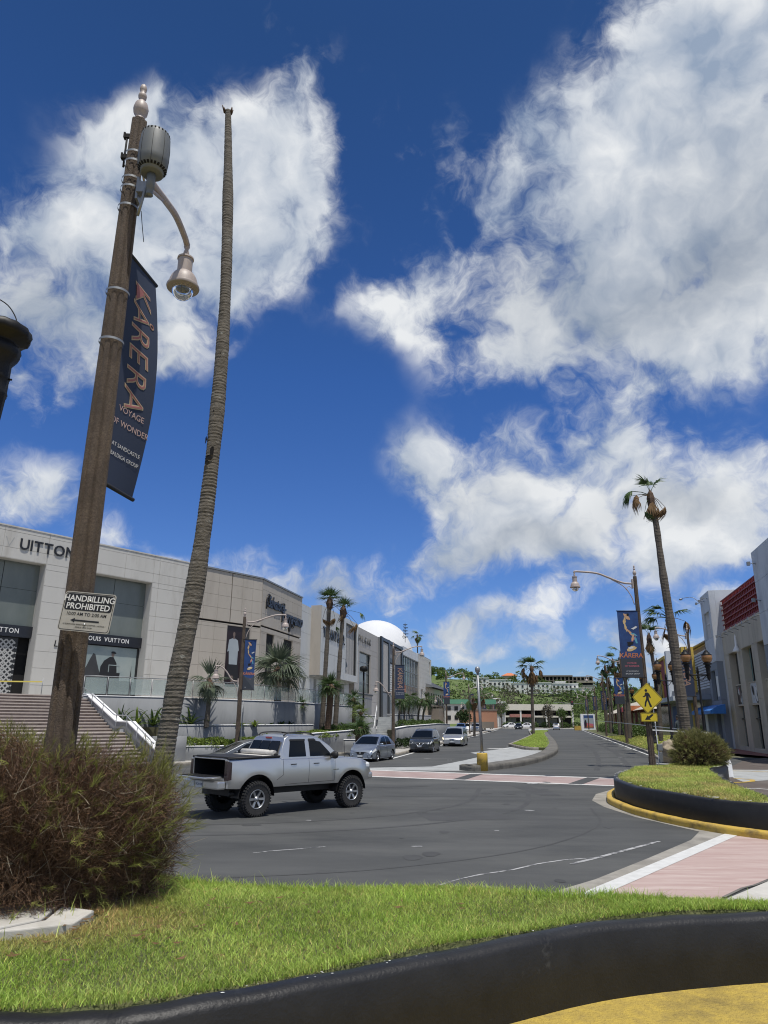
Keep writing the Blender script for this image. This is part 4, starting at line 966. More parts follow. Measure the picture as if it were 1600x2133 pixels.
bl = globe_lamp((-3.385, 4.62, .46), R(-4), 'black lamp holder without its globe, entering the picture at the left edge', False, 4.42); bl.scale = (.91, .91, .91)
gl = globe_lamp((15.6, 36, .75), R(8), 'nearest black lamp with two amber globes, right of the leaning palm', True, 4.5); gl.scale = (.86, .86, .86)
dup(gl, (16.9, 43.5, .95), R(20), 'black two-globe lamp directly behind the leaning tall palm', .84)
dup(gl, (18.6, 51, .95), R(12), 'black two-globe lamp between the pedestrian sign and the tall palm', .82)
for x, y, lb in ((26.0, 78, 'small black globe lamp above the far hedge'), (29.0, 90, 'black globe lamp further along the right verge hedge'), (33.5, 108, 'distant black globe lamp before the low tan roof')):
    dup(gl, (x, y, .8), R(12), lb)
# dark square-head lamp by the left planters
t = thing('bollard_lamp', (-1.75, 66, 3.0), 0, 'black short lamp with a drum head standing on the terrace by the grey shop', 'lamp')
mb = MB(); mb.tube([(0, 0, 0), (0, 0, 3.6)], .08, 8); mb.build('post', MT['cast_iron'], t)
mb = MB(); mb.lathe([(.1, 3.55), (.34, 3.62), (.38, 3.8), (.36, 4.0), (.2, 4.08), (0, 4.1)], 12); mb.build('drum_head', MT['cast_iron'], t)
# yellow-based post on the median
t = thing('median_post', (4.95, 37.3, .0), 0, 'grey post standing in a yellow concrete base on the nose of the median', 'post')
mb = MB(); mb.lathe([(.27, 0), (.27, .80), (.255, .84), (0, .84)], 24); mb.build('concrete_base', MT['yellow_paint'], t)
mb = MB(); mb.tube([(0, 0, .84), (-.1, 0, 4.75)], [.078, .062], 12); mb.lathe([(.13, .84), (.12, .88), (.08, .90)], 12); mb.build('post', MT['steel_dull'], t)
mb = MB(); mb.lathe([(.04, 4.7), (.12, 4.8), (.13, 4.95), (.09, 5.04), (0, 5.06)], 12, (-.1, 0, 0)); mb.build('cap', MT['steel_dull'], t)
# boulder at the island tail
t = thing('boulder', (12.75, 33.0, .6), .3, 'pale brown layered boulder on a stone block beside the round island bush', 'boulder'); t.scale = (.74, .74, .74)
bm = bmesh.new(); bmesh.ops.create_icosphere(bm, subdivisions=4, radius=1)
from mathutils import noise as mnoise
for v in bm.verts:
    p = v.co.copy(); k = 1+.22*mnoise.noise(p*1.3)+.10*mnoise.noise(p*3.1)+.05*mnoise.noise(p*7)+.085*math.sin(p.z*13+p.x*3+4*mnoise.noise(p*2))
    v.co = Vector((p.x*.78*k, p.y*.7*k, .62+p.z*.72*k)); 
    if v.co.z < 0: v.co.z = 0
m = bpy.data.meshes.new('stone'); bm.to_mesh(m); bm.free(); m.materials.append(MT['rock'])
for p in m.polygons: p.use_smooth = True
link('stone', m, t)
mb = MB(); mb.bb((-1.1, -.95, -.55), (1.2, .9, .06)); mb.build('stone_block', MT['concrete_grey'], t, bevel=.03)
# ------------------------------------------------------------------ palms
def trunk_mb(pts, radii, ring=.05, n=14, jit=.06, seed=0, holes=False):
    """trunk through the points with the leaf-scar rings modelled"""
    rng = random.Random(seed); P = [Vector(p) for p in pts]; mb = MB()
    L = [0]
    for a, b in zip(P, P[1:]): L.append(L[-1]+(b-a).length)
    k = max(8, int(L[-1]/ring)); C_ = curve_pts(P, 12); cl = [0]
    for a, b in zip(C_, C_[1:]): cl.append(cl[-1]+(b-a).length)
    cz = [np.array([getattr(c, ax) for c in C_]) for ax in 'xyz']
    rows = []; ph = [rng.uniform(0, 6.28) for _ in range(3)]
    for i in range(k*2+1):
        t = i/(k*2)*cl[-1]; c = [float(np.interp(t, cl, a)) for a in cz]; r = float(np.interp(t, L, radii)) if abs(cl[-1]-L[-1]) < .3*L[-1] else radii[0]
        ja = jit*(.25+.75*(.5+.5*math.sin(t*1.3+ph[2])*math.sin(t*3.1)))
        r *= 1+(ja*.5 if i % 2 else -ja*.3)+rng.uniform(-jit, jit)*.35+.05*math.sin(t*2.1+ph[0])+.03*math.sin(t*5.3+ph[1])
        tl = rng.uniform(-.12, .12)*r*.6
        rows.append([(c[0]+r*(1+rng.uniform(-jit, jit)*.25)*math.cos(2*PI*a/n), c[1]+r*(1+rng.uniform(-jit, jit)*.25)*math.sin(2*PI*a/n), c[2]+tl*math.cos(2*PI*a/n+ph[2])) for a in range(n)])
    vs = [p for r_ in rows for p in r_]; fs = []
    for i in range(len(rows)-1):
        for a in range(n): b = (a+1) % n; fs.append((i*n+a, i*n+b, (i+1)*n+b, (i+1)*n+a))
    fs.append(tuple((len(rows)-1)*n+a for a in range(n)))
    mb.add(vs, fs, 0, False); return mb
_fm = {}
def fan_mesh(pet, L, n, spread, droop, mat, w=.05, seed=0, wilt=0.0):
    k = (pet, L, n, spread, droop, mat, w, seed, wilt)
    if k in _fm: return _fm[k]
    rng = random.Random(seed); mb = MB(); hz = -.10*pet*droop
    mb.tube([(0, 0, 0), (pet*.5, 0, .02), (pet, 0, hz)], [.024*L+.006, .016*L+.005, .010*L+.004], 5)
    for i in range(n):
        a = R(spread)*(i/(n-1)-.5)+rng.uniform(-.05, .05); l = L*(.72+.28*math.cos(a*.8))*rng.uniform(.85, 1.08); ca, sa = math.cos(a), math.sin(a)
        up = .16*abs(math.sin(a)); pts = []
        for t in (0, .3, .62, 1.0):
            dr = droop*(t**2.2)*l*(.35+rng.uniform(0, .35)); wl = wilt*t*l*(.8+rng.uniform(-.1, .1)); f = 1-.75*wilt*t
            pts.append(Vector((pet+ca*l*t*f, sa*l*t*f, hz+up*l*t-dr-wl)))
        side = Vector((-sa, ca, rng.uniform(-.5, .5))).normalized(); ww = (.5, 1.0, .75, .06)
        vs = []; o = len(mb.v)
        for p, q in zip(pts, ww): vs += [p-side*w*q*.5, p+side*w*q*.5]
        mb.add(vs, [(0, 1, 3, 2), (2, 3, 5, 4), (4, 5, 7, 6)])
    _fm[k] = mb.mesh('frond', MT[mat]); return _fm[k]
def fronds(t, top, spec, seed=0):
    """spec: list of (azimuth deg, elevation deg, mesh, scale)"""
    for az, el, m, sc in spec:
        link('frond', m, t, top, (0, -R(el), R(az)), sc)
def palm(loc, label, pts, radii, nf, L, mat='palm_leaf', bark='bark_dark', el=(80, -50), pet=.8, skirt=.5, seed=0, group=None, dead=0, leafn=22, wilt=.1, ring=.06, droop=.8, wj=.055, sub=True, az0=None):
    t = thing('palm_tree', loc, 0, label, 'palm tree', group); rng = random.Random(seed)
    trunk_mb(pts, radii, ring, 12, .07, seed).build('trunk', MT[bark], t)
    top = Vector(pts[-1])
    if skirt:
        mb = MB(); r = radii[-1]
        mb.lathe([(r*1.1, -skirt), (r*1.75, -skirt*.75), (r*2.1, -skirt*.35), (r*1.6, 0), (r*.6, skirt*.35), (0, skirt*.5)], 11, top, ribs=1, depth=.22, smooth=False)
        for i in range(16):
            a = rng.uniform(0, 6.28); z = rng.uniform(-skirt, 0); mb.tube([(top.x+r*1.3*math.cos(a), top.y+r*1.3*math.sin(a), top.z+z), (top.x+r*rng.uniform(2, 3.2)*math.cos(a), top.y+r*rng.uniform(2, 3.2)*math.sin(a), top.z+z+rng.uniform(.05, .25))], [.03, .015], 4)
        mb.build('fibre_skirt', MT['bark_brown'], t)
    ms = [fan_mesh(pet, L, leafn, sp, dr, mat, wj*L, s, wl) for sp, dr, s, wl in ((200, droop, 1, wilt), (170, droop*.7, 2, wilt*.6), (220, droop*1.3, 3, wilt*1.5))]
    young = fan_mesh(pet*.8, L*.9, max(9, leafn-6), 90, .15, mat, wj*L, 7, 0)
    spec = []
    for i in range(nf):
        f = (i+.5)/nf; e = lerp(el[0], el[1], f)+rng.uniform(-8, 8); az = (i*137.5+seed*40 if az0 is None else az0[i % len(az0)])+rng.uniform(-12, 12)
        spec.append((az, e, young if e > 58 else ms[i % 3], rng.uniform(.85, 1.1)))
    for i in range(dead):
        m = fan_mesh(pet*1.1, L*.8, leafn, 190, 1.2, 'palm_dead', wj*L, 5, .75); spec.append((rng.uniform(0, 360), -rng.uniform(35, 75), m, rng.uniform(.7, 1)))
    fronds(t, top, spec); return t
def wilted(loc, label, pts, radii, az_live, az_dead, L=1.0, pet=1.3, group=None, seed=0, bark='bark_dark', mat='palm_leaf', sc=1.0):
    """storm-torn palm: a few fronds left, leaf bundles hanging from bare stalks"""
    t = thing('palm_tree', loc, 0, label, 'palm tree', group); rng = random.Random(seed)
    trunk_mb(pts, radii, .08, 10, .06, seed).build('trunk', MT[bark], t); top = Vector(pts[-1]); r = radii[-1]
    mb = MB(); mb.lathe([(r*1.0, -.9), (r*1.5, -.55), (r*1.7, -.2), (r*1.2, .1), (0, .35)], 9, top, ribs=1, depth=.25, smooth=False); mb.build('fibre_skirt', MT['bark_brown'], t)
    a_ = fan_mesh(pet*.75, L, 18, 150, .9, mat, .085*L, 11, .25); d_ = fan_mesh(pet, L*.85, 20, 180, 1.0, 'palm_dead', .085*L, 12, .85); d2 = fan_mesh(pet*1.1, L*.9, 20, 160, 1.0, mat, .085*L, 13, .7); d3 = fan_mesh(pet*.45, L*1.15, 16, 46, .1, 'palm_dead', .085*L, 14, 0)
    spec = [(az, e, a_, rng.uniform(.85, 1.1)*sc) for az, e in az_live]+[(az, e, d3 if e < -66 else d_ if rng.random() < .6 else d2, rng.uniform(.85, 1.1)*sc) for az, e in az_dead]
    fronds(t, top, spec); return t

# leafless coconut trunk in front
P_ = [(-2.70, 9, .84), (-2.65, 9, 1.62), (-2.61, 9, 2.1), (-2.53, 9, 2.95), (-2.40, 9, 4.16), (-2.33, 9, 5.46), (-2.30, 9, 6.87), (-2.32, 9, 8.41), (-2.40, 9, 10.08), (-2.50, 9, 11.62)]
dp = thing('dead_palm_trunk', (-2.70, 9, .84), 0, 'tall bare ringed palm trunk with its crown snapped off, beside the near lamp', 'palm tree')
trunk_mb([(x+2.70, y-9, z-.84) for x, y, z in P_], [.132, .126, .125, .122, .112, .099, .092, .083, .075, .048], .046, 22, .06, 3).build('trunk', MT['bark'], dp)
mb = MB(); rng = random.Random(2)
for cx, cz, a, b_ in ((-.085, 6.01, .03, .055), (.02, 5.85, .028, .07), (-.02, 5.74, .05, .035), (-.045, 5.68, .03, .03), (.0, 6.42, .012, .02), (.03, 7.3, .012, .012)):
    k = 11; vs = []
    for i in range(k):
        x = cx+a*rng.uniform(.6, 1.2)*math.cos(2*PI*i/k); z = cz+b_*rng.uniform(.6, 1.2)*math.sin(2*PI*i/k); x = max(-.098, min(.098, x))
        vs.append((x+.375, -math.sqrt(.107**2-x*x)-.004, z-.84))
    mb.add(vs, [tuple(range(k-1, -1, -1))])
mb.build('decay_hole', MT['hole'], dp)
mb = MB()
for i in range(7):
    a = rng.uniform(0, 6.28); mb.tube([(.20+.05*math.cos(a), .05*math.sin(a), 10.75), (.20+rng.uniform(.05, .10)*math.cos(a), rng.uniform(.05, .1)*math.sin(a), 10.80+rng.uniform(.0, .09))], [.022, .006], 4)
mb.build('splinter', MT['bark_brown'], dp)

# left-hand palms (the terraces in front of the shops)
G = 'palms planted on the shop terraces'
palm((-10.8, 45.4, 1.9), 'small silvery fan palm left of the two-armed lamp, upright fan and drooping leaves', [(0, 0, 0), (.05, 0, 1.3), (.0, 0, 2.7)], [.17, .14, .12], 12, 1.15, 'palm_silver', 'bark_dark', (88, -72), .55, .62, 4, G, 0, 24, .25, .06, 1.0)
palm((-7.8, 54, 2.05), 'broad fan palm with grey-green drooping fronds before the beige store window', [(0, 0, 0), (.06, 0, 2.0), (-.02, 0, 3.8)], [.30, .24, .20], 24, 1.75, 'palm_silver', 'bark_dark', (85, -32), 1.0, .75, 6, G, 0, 28, .2, .07, 1.0)
palm((-4.75, 58, 1.6), 'taller of the two slim tall palms with tufted crown before the white shop', [(0, 0, 0), (.16, 0, 5), (.34, 0, 10.2)], [.21, .18, .14], 16, .95, 'palm_leaf', 'bark_dark', (88, 5), .5, .8, 8, G, 0, 20, .05, .09, .5)
palm((-3.72, 58, 1.6), 'shorter of the two slim tall palms, one broken frond sticking out to the right', [(0, 0, 0), (.22, 0, 5), (.44, 0, 9.5)], [.21, .17, .14], 10, .9, 'palm_leaf', 'bark_dark', (88, 30), .5, .8, 9, G, 0, 18, .1, .09, .6)
wl = fan_mesh(1.5, .75, 18, 170, 1.1, 'palm_dead', .06, 15, .85); wg = fan_mesh(1.4, .75, 18, 170, 1.1, 'palm_leaf', .06, 16, .55)
for o, sp in ((bpy.data.objects['palm_tree.002'], ((-10, -35, wl), (200, -62, wl), (160, -72, wl), (-40, -58, wl))), (bpy.data.objects['palm_tree.003'], ((-5, 0, wg), (2, -35, wl), (190, -60, wg), (10, -48, wl)))):
    tp = (.34, 0, 10.0) if o.name.endswith('2') else (.44, 0, 9.3)
    fronds(o, tp, [(a, e, m, 1.0) for a, e, m in sp])
palm((-4.15, 56, 1.7), 'stout middle-height palm with shaggy brown trunk between the two tall palms', [(0, 0, 0), (.1, 0, 1.6), (.15, 0, 3.1)], [.26, .24, .20], 20, 1.0, 'palm_leaf', 'bark_brown', (85, -40), .45, .6, 10, G, 0, 22, .15, .07, .9)
palm((-6.4, 57, 2.0), 'short young palm standing alone on the upper planter under the glass railing', [(0, 0, 0), (.02, 0, .8), (.0, 0, 1.5)], [.19, .17, .14], 12, .62, 'palm_leaf', 'bark_brown', (85, -40), .3, .3, 12, G, 0, 18)
palm((-2.5, 64, 2.1), 'dark green palm in front of the grey shop window, left of the drum lamp', [(0, 0, 0), (.0, 0, 1.1), (-.05, 0, 2.0)], [.17, .15, .12], 16, .85, 'palm_leaf', 'bark_brown', (80, -55), .4, .4, 13, G, 0, 20)
palm((-1.7, 57, 1.3), 'pale green young palm beside the concrete steps', [(0, 0, 0), (.03, 0, .9), (.0, 0, 1.6)], [.13, .10, .08], 12, .8, 'palm_pale', 'bark_dark', (85, -35), .4, .2, 14, G, 0, 20)
palm((-1.62, 52.6, .5), 'squat palm with shaggy trunk behind the silver blue sedan roof', [(0, 0, 0), (.04, 0, .6), (.0, 0, 1.2)], [.34, .32, .25], 18, .9, 'palm_leaf', 'bark_brown', (80, -30), .4, .4, 15, G, 0, 20)
DP = [(1.75, 82, 'leftmost dark slender palm behind the blue banner lamp'), (2.35, 84, 'dark slender palm second from the blue banner lamp'), (2.9, 86, 'middle dark slender palm before the glass shop front'), (4.1, 86.5, 'leaning dark palm with spreading fronds before the glass shop front'), (4.75, 88, 'rightmost dark slender palm before the white stone tower')]
for i, (x, y, lb) in enumerate(DP):
    palm((x, y, 1.6), lb, [(0, 0, 0), (.1, 0, 1.6), (.15+.1*i, 0, 3.0+.12*(i % 3))], [.13, .11, .09], 10, 1.15, 'palm_leaf', 'bark_dark', (60, -45), .5, .25, 20+i, G, 0, 16, .3, .1, 1.2)

# right-hand palms
G2 = 'storm-torn palms along the right verge'
def Ppx(X, Y, base): return [(a-X, 0, b-base) for a, b in PTS]
PTS = [(15.55, .75), (15.50, 1.77), (15.42, 4.3), (15.36, 6.9), (15.22, 9.7), (15.15, 11.6), (15.1, 13.2), (14.95, 14.9)]
wilted((15.55, 38, .75), 'tallest leaning palm on the right with a ragged half-dead crown', [(a-15.55, 0, (b-.75)*.978) for a, b in PTS], [.34, .31, .27, .24, .21, .18, .16, .13],
       [(80, 78), (10, 70), (200, 76)], [(185, 15), (190, 2), (172, 22), (200, -12), (-8, -50), (-20, -62), (10, -64), (178, -62), (160, 8), (-12, -40), (80, -70), (260, -72)], .95, 1.1, G2, 3, sc=.9)
wilted((22.5, 55, .9), 'palm with dark torn fronds directly behind the leaning tallest palm', [(0, 0, 0), (-.1, 0, 4), (-.45, 0, 9.2)], [.24, .2, .15],
       [(170, 35), (150, 10), (200, 20), (185, 0), (210, 40), (20, 35)], [(185, -62), (172, -70), (-10, -65), (5, -5)], 1.2, 1.4, G2, 5)
wilted((22.4, 60, .9), 'slim palm seen between the island lamp and the tall palm, narrow drooping crown', [(0, 0, 0), (.1, 0, 4), (-.15, 0, 8.3)], [.2, .17, .13],
       [(90, 80), (20, 65), (190, 70), (280, 60)], [(0, -60), (180, -66), (60, -72), (240, -70), (120, -60), (300, -62)], .9, .9, G2, 6)
RP = [(25.2, 76, 8.6, 'palm just left of the island lamp pole, behind the picture banner'), (28.8, 88, 8.2, 'palm among the right row, second left of the island lamp'), (27.0, 81, 7.6, 'bushy headed palm low in the right row near the island lamp'), (30.6, 96, 9.4, 'palm in the right row with two drooping side fronds'),
      (34.4, 112, 9.8, 'palm rising over the right hedge, left of the right row'), (38.5, 124, 8.6, 'thin palm near the far right street lamp'), (43, 142, 9.6, 'farthest palm of the right row')]
for i, (x, y, h, lb) in enumerate(RP):
    wilted((x, y, .7), lb, [(0, 0, 0), (.08, 0, h*.5), (-.1, 0, h)], [.2, .17, .13], [(137*j+i*30, 70-22*j) for j in range(4)], [(100*j+i*25, -15-20*(j % 3)) for j in range(6)], 1.15, 1.0, G2, 30+i)
wilted((25.3, 125, .2), 'lone shaggy palm with a skirt of dead leaves on the grassy median', [(0, 0, 0), (.1, 0, 5), (.3, 0, 11.0)], [.3, .26, .22], [(90, 75), (170, 45), (10, 45), (250, 60), (140, 25), (40, 20), (200, 60)],
       [(180, 5), (178, -20), (0, -8), (20, -45), (160, -45)]+[(a*37, -74-3*(a % 4)) for a in range(18)], 1.9, 1.5, None, 17)
for i, (x, y, h, lb) in enumerate([(13.3, 108, 5.5, 'dark palm on the left pavement behind the grey median post'), (19.5, 148, 7, 'palm on the left pavement before the orange building'), (24.5, 178, 8, 'dark palm beside the far left street lamps'), (28.5, 196, 8.5, 'palm with dark crown at the far end of the left row'),
    (9.0, 190, 16, 'palm with torn crown standing on the hillside edge left of the avenue')]):
    wilted((x, y, .15 if i < 4 else 8), lb, [(0, 0, 0), (.1, 0, h*.5), (0, 0, h)], [.2, .17, .13], [(137*j+i*30, 60-22*j) for j in range(5)], [(75*j+i*25, -25-20*(j % 3)) for j in range(5)], 1.5, 1.1, 'palms along the left pavement', 50+i)

# ------------------------------------------------------------------ twiggy bushes
def ribbons(name, n, rng, root, dirn, length, width, curl, mat, tone, seg=4, parent=None):
    """n thin bent ribbons as one mesh"""
    p = root.copy(); d = dirn/np.linalg.norm(dirn, axis=1, keepdims=True); s = np.cross(d, rng.normal(size=(n, 3))); s /= np.linalg.norm(s, axis=1, keepdims=True)
    bend = np.cross(d, s)*curl[:, None]; V = np.empty((n, seg+1, 2, 3))
    for k in range(seg+1):
        w = width*(1-.8*k/seg); V[:, k, 0] = p-s*w[:, None]/2; V[:, k, 1] = p+s*w[:, None]/2
        p = p+d*(length/seg)[:, None]; d = d+bend/seg; d /= np.linalg.norm(d, axis=1, keepdims=True)
    o = (np.arange(n)*(seg+1)*2)[:, None]; q = np.concatenate([o+np.array([[2*k, 2*k+1, 2*k+3, 2*k+2]]) for k in range(seg)], 1).ravel()
    m = np_mesh(name, V.reshape(-1, 3), q, np.full(n*seg, 4), MT[mat], np.repeat(tone, (seg+1)*2, 0))
    return link(name, m, parent, kind='stuff')
def ball(rng, n, lo=0.5, hi=1.0):
    v = rng.normal(size=(n, 3)); v /= np.linalg.norm(v, axis=1, keepdims=True); return v, v*(rng.uniform(lo**3, hi**3, n)**(1/3))[:, None]
def lumps(v, seed):
    return 1+.13*np.sin(v[:, 0]*4.1+seed)*np.sin(v[:, 1]*3.7+1)+.10*np.sin(v[:, 2]*6.3+v[:, 0]*3+seed*2)+.06*np.sin(v[:, 0]*11+v[:, 2]*9)
def twig_bush(loc, rad, label, n, seed, dry=.75, needle=.12, wood=.5, width=.004, gtop=True, cat='bush', name='bush', gmat='needle'):
    t = thing(name, loc, 0, label, cat); rng = np.random.default_rng(seed); rad = np.array(rad)
    def shell(k, lo, hi, flat=-.55):
        v, p = ball(rng, k*2, lo, hi); m = p[:, 2] > flat; v, p = v[m][:k], p[m][:k]
        return v, p*rad*lumps(v, seed)[:, None]+np.array([0, 0, rad[2]*.62])
    def toned(k, sd=.3): return rng.normal(1, sd, (k, 1)).clip(.35, 1.9)*np.ones((1, 3))
    # woody stems from the root
    k = int(n*.03); v, p = shell(k, .75, 1.0); root = rng.normal(0, .08, (len(p), 3))*np.array([1, 1, .2])*rad; d = p-root
    ribbons('stem', len(p), rng, root, d, np.linalg.norm(d, axis=1)*1.02, np.full(len(p), width*3.2), rng.normal(0, .5, len(p)), 'twig', toned(len(p)), 6, t)
    k = int(n*.25); v, p = shell(k, .45, 1.0); d = v+rng.normal(0, .75, v.shape)+np.array([0, 0, .15])
    ribbons('twig', len(p), rng, p-d*.08, d, rng.uniform(.6, 1.5, len(p))*wood*.55, np.full(len(p), width*1.1), rng.normal(0, .9, len(p)), 'twig', toned(len(p)), 4, t)
    k = int(n*.006); v, p = shell(k, .8, 1.0); d = v*.6+rng.normal(0, .8, v.shape)
    ribbons('dead_stick', len(p), rng, p-d*.1, d, rng.uniform(.5, 1.4, len(p))*wood, np.full(len(p), width*1.5), rng.normal(0, 1.0, len(p)), 'twig_pale', toned(len(p), .2), 6, t)
    k = int(n*dry); v, p = shell(k, .40, 1.0); d = v*.7+rng.normal(0, .7, v.shape)+np.array([0, 0, .1])
    ribbons('dry_needle', len(p), rng, p, d, rng.uniform(.5, 1.4, len(p))*needle, np.full(len(p), width*.75), rng.normal(0, .5, len(p)), 'needle_dry', toned(len(p)), 2, t)
    k = int(n*(1-dry)); nb = max(30, k//26); v, p = shell(nb, .82, 1.06)
    wgt = .18+1.1*np.clip(v[:, 2], 0, 1)+(.9*np.clip(v[:, 0]-.45, 0, 1) if gtop else .4); keep = rng.random(len(p)) < wgt; v, p = v[keep], p[keep]
    bd = v+rng.normal(0, .35, v.shape)+np.array([0, 0, .35]); bd /= np.linalg.norm(bd, axis=1, keepdims=True); q = 26
    root = np.repeat(p, q, 0)+np.repeat(bd, q, 0)*rng.uniform(0, needle*1.7, (len(p)*q, 1)); d = np.repeat(bd, q, 0)+rng.normal(0, .42, (len(p)*q, 3))
    tn = np.repeat(toned(len(p), .25), q, 0)*toned(len(p)*q, .15)
    ribbons('green_needle', len(root), rng, root, d, rng.uniform(.6, 1.3, len(root))*needle, np.full(len(root), width*.8), rng.normal(0, .3, len(root)), gmat, tn, 2, t)
    return t
twig_bush((-3.02, 6.42, .88), (1.09, .78, .86), 'large half-dead brown twiggy bush round the foot of the near lamp', 105000, 5, .74, .065, .26, .0042)
twig_bush((-2.10, 6.75, .95), (.36, .36, .68), 'green feathery sprays of a smaller bush at the right of the dead bush', 9000, 8, .45, .10, .42, .0040)
twig_bush((13.2, 31.2, .62), (.98, .9, .78), 'round clipped olive bush on the grass island beside the boulder', 52000, 9, .18, .13, .22, .012, False, gmat='needle_olive')

# ------------------------------------------------------------------ leafy plants, hedges, trees
def leaf_cloud(n, rng, centre_fn, size, mat, name, parent, up=.3, tone=.25, kind='stuff'):
    c = centre_fn(n); k = len(c); a = rng.normal(size=(k, 3)); a[:, 2] = np.abs(a[:, 2])*up+a[:, 2]*(1-up); a /= np.linalg.norm(a, axis=1, keepdims=True)
    b = np.cross(a, rng.normal(size=(k, 3))); b /= np.linalg.norm(b, axis=1, keepdims=True); s = size*rng.uniform(.55, 1.35, (k, 1))
    V = np.stack([c-a*s*.5, c+b*s*.28, c+a*s*.5, c-b*s*.28], 1).reshape(-1, 3); o = (np.arange(k)*4)[:, None]
    tn = rng.normal(1, tone, (k, 1)).clip(.45, 1.7)*np.ones((1, 3))
    m = np_mesh(name, V, (o+np.arange(4)).ravel(), np.full(k, 4), MT[mat], np.repeat(tn, 4, 0)); return link(name, m, parent, kind=kind)
def hedge(loc, path, w, h, label, mat='leaf_bright', n=3000, size=.09, seed=1, name='hedge', cat='hedge', lump=.25):
    t = thing(name, loc, 0, label, cat); rng = np.random.default_rng(seed); P = np.array([[x-loc[0], y-loc[1], z-loc[2]] for x, y, z in path]); sg = np.linalg.norm(np.diff(P[:, :2], axis=0), axis=1); cum = np.r_[0, np.cumsum(sg)]
    def f(k):
        u = rng.uniform(0, cum[-1], k); c = np.stack([np.interp(u, cum, P[:, i]) for i in range(3)], 1); th = rng.uniform(0, PI, k); r = rng.uniform(.55, 1, k)**.6*(1+lump*np.sin(u*2.1+seed)*np.sin(u*.9+2))
        d = np.diff(P[:, :2], axis=0)[np.clip(np.searchsorted(cum, u)-1, 0, len(sg)-1)]; d /= np.linalg.norm(d, axis=1, keepdims=True)
        off = np.cos(th)*w/2*r; return c+np.c_[-d[:, 1]*off, d[:, 0]*off, np.sin(th)*h*r]
    leaf_cloud(n, rng, f, size, mat, 'foliage', t); return t
def strap_plant(loc, label, n=13, L=.9, mat='leaf', seed=0, group='strap-leaved plants on the shop terraces', w=.09, el=(80, 20)):
    t = thing('leafy_plant', loc, 0, label, 'plant', group); rng = random.Random(seed)
    for i in range(n):
        mb = MB(); az = i*2.4+rng.uniform(-.3, .3); e = R(lerp(el[0], el[1], i/n)+rng.uniform(-8, 8)); l = L*rng.uniform(.7, 1.1); rows = []
        for k in range(6):
            u = k/5; r = l*u*math.cos(e)*(1+.25*u); z = l*u*math.sin(e)-.42*l*u**2.4*(1.3-e/PI*1.3); ww = w*(.5, 1, 1.05, .9, .6, .06)[k]
            c = Vector((r*math.cos(az), r*math.sin(az), z)); s_ = Vector((-math.sin(az), math.cos(az), 0))*ww/2; up = Vector((0, 0, .02))
            rows.append([c-s_+up, c, c+s_+up])
        mb.grid(rows); mb.build('leaf', MT[mat], t)
    return t
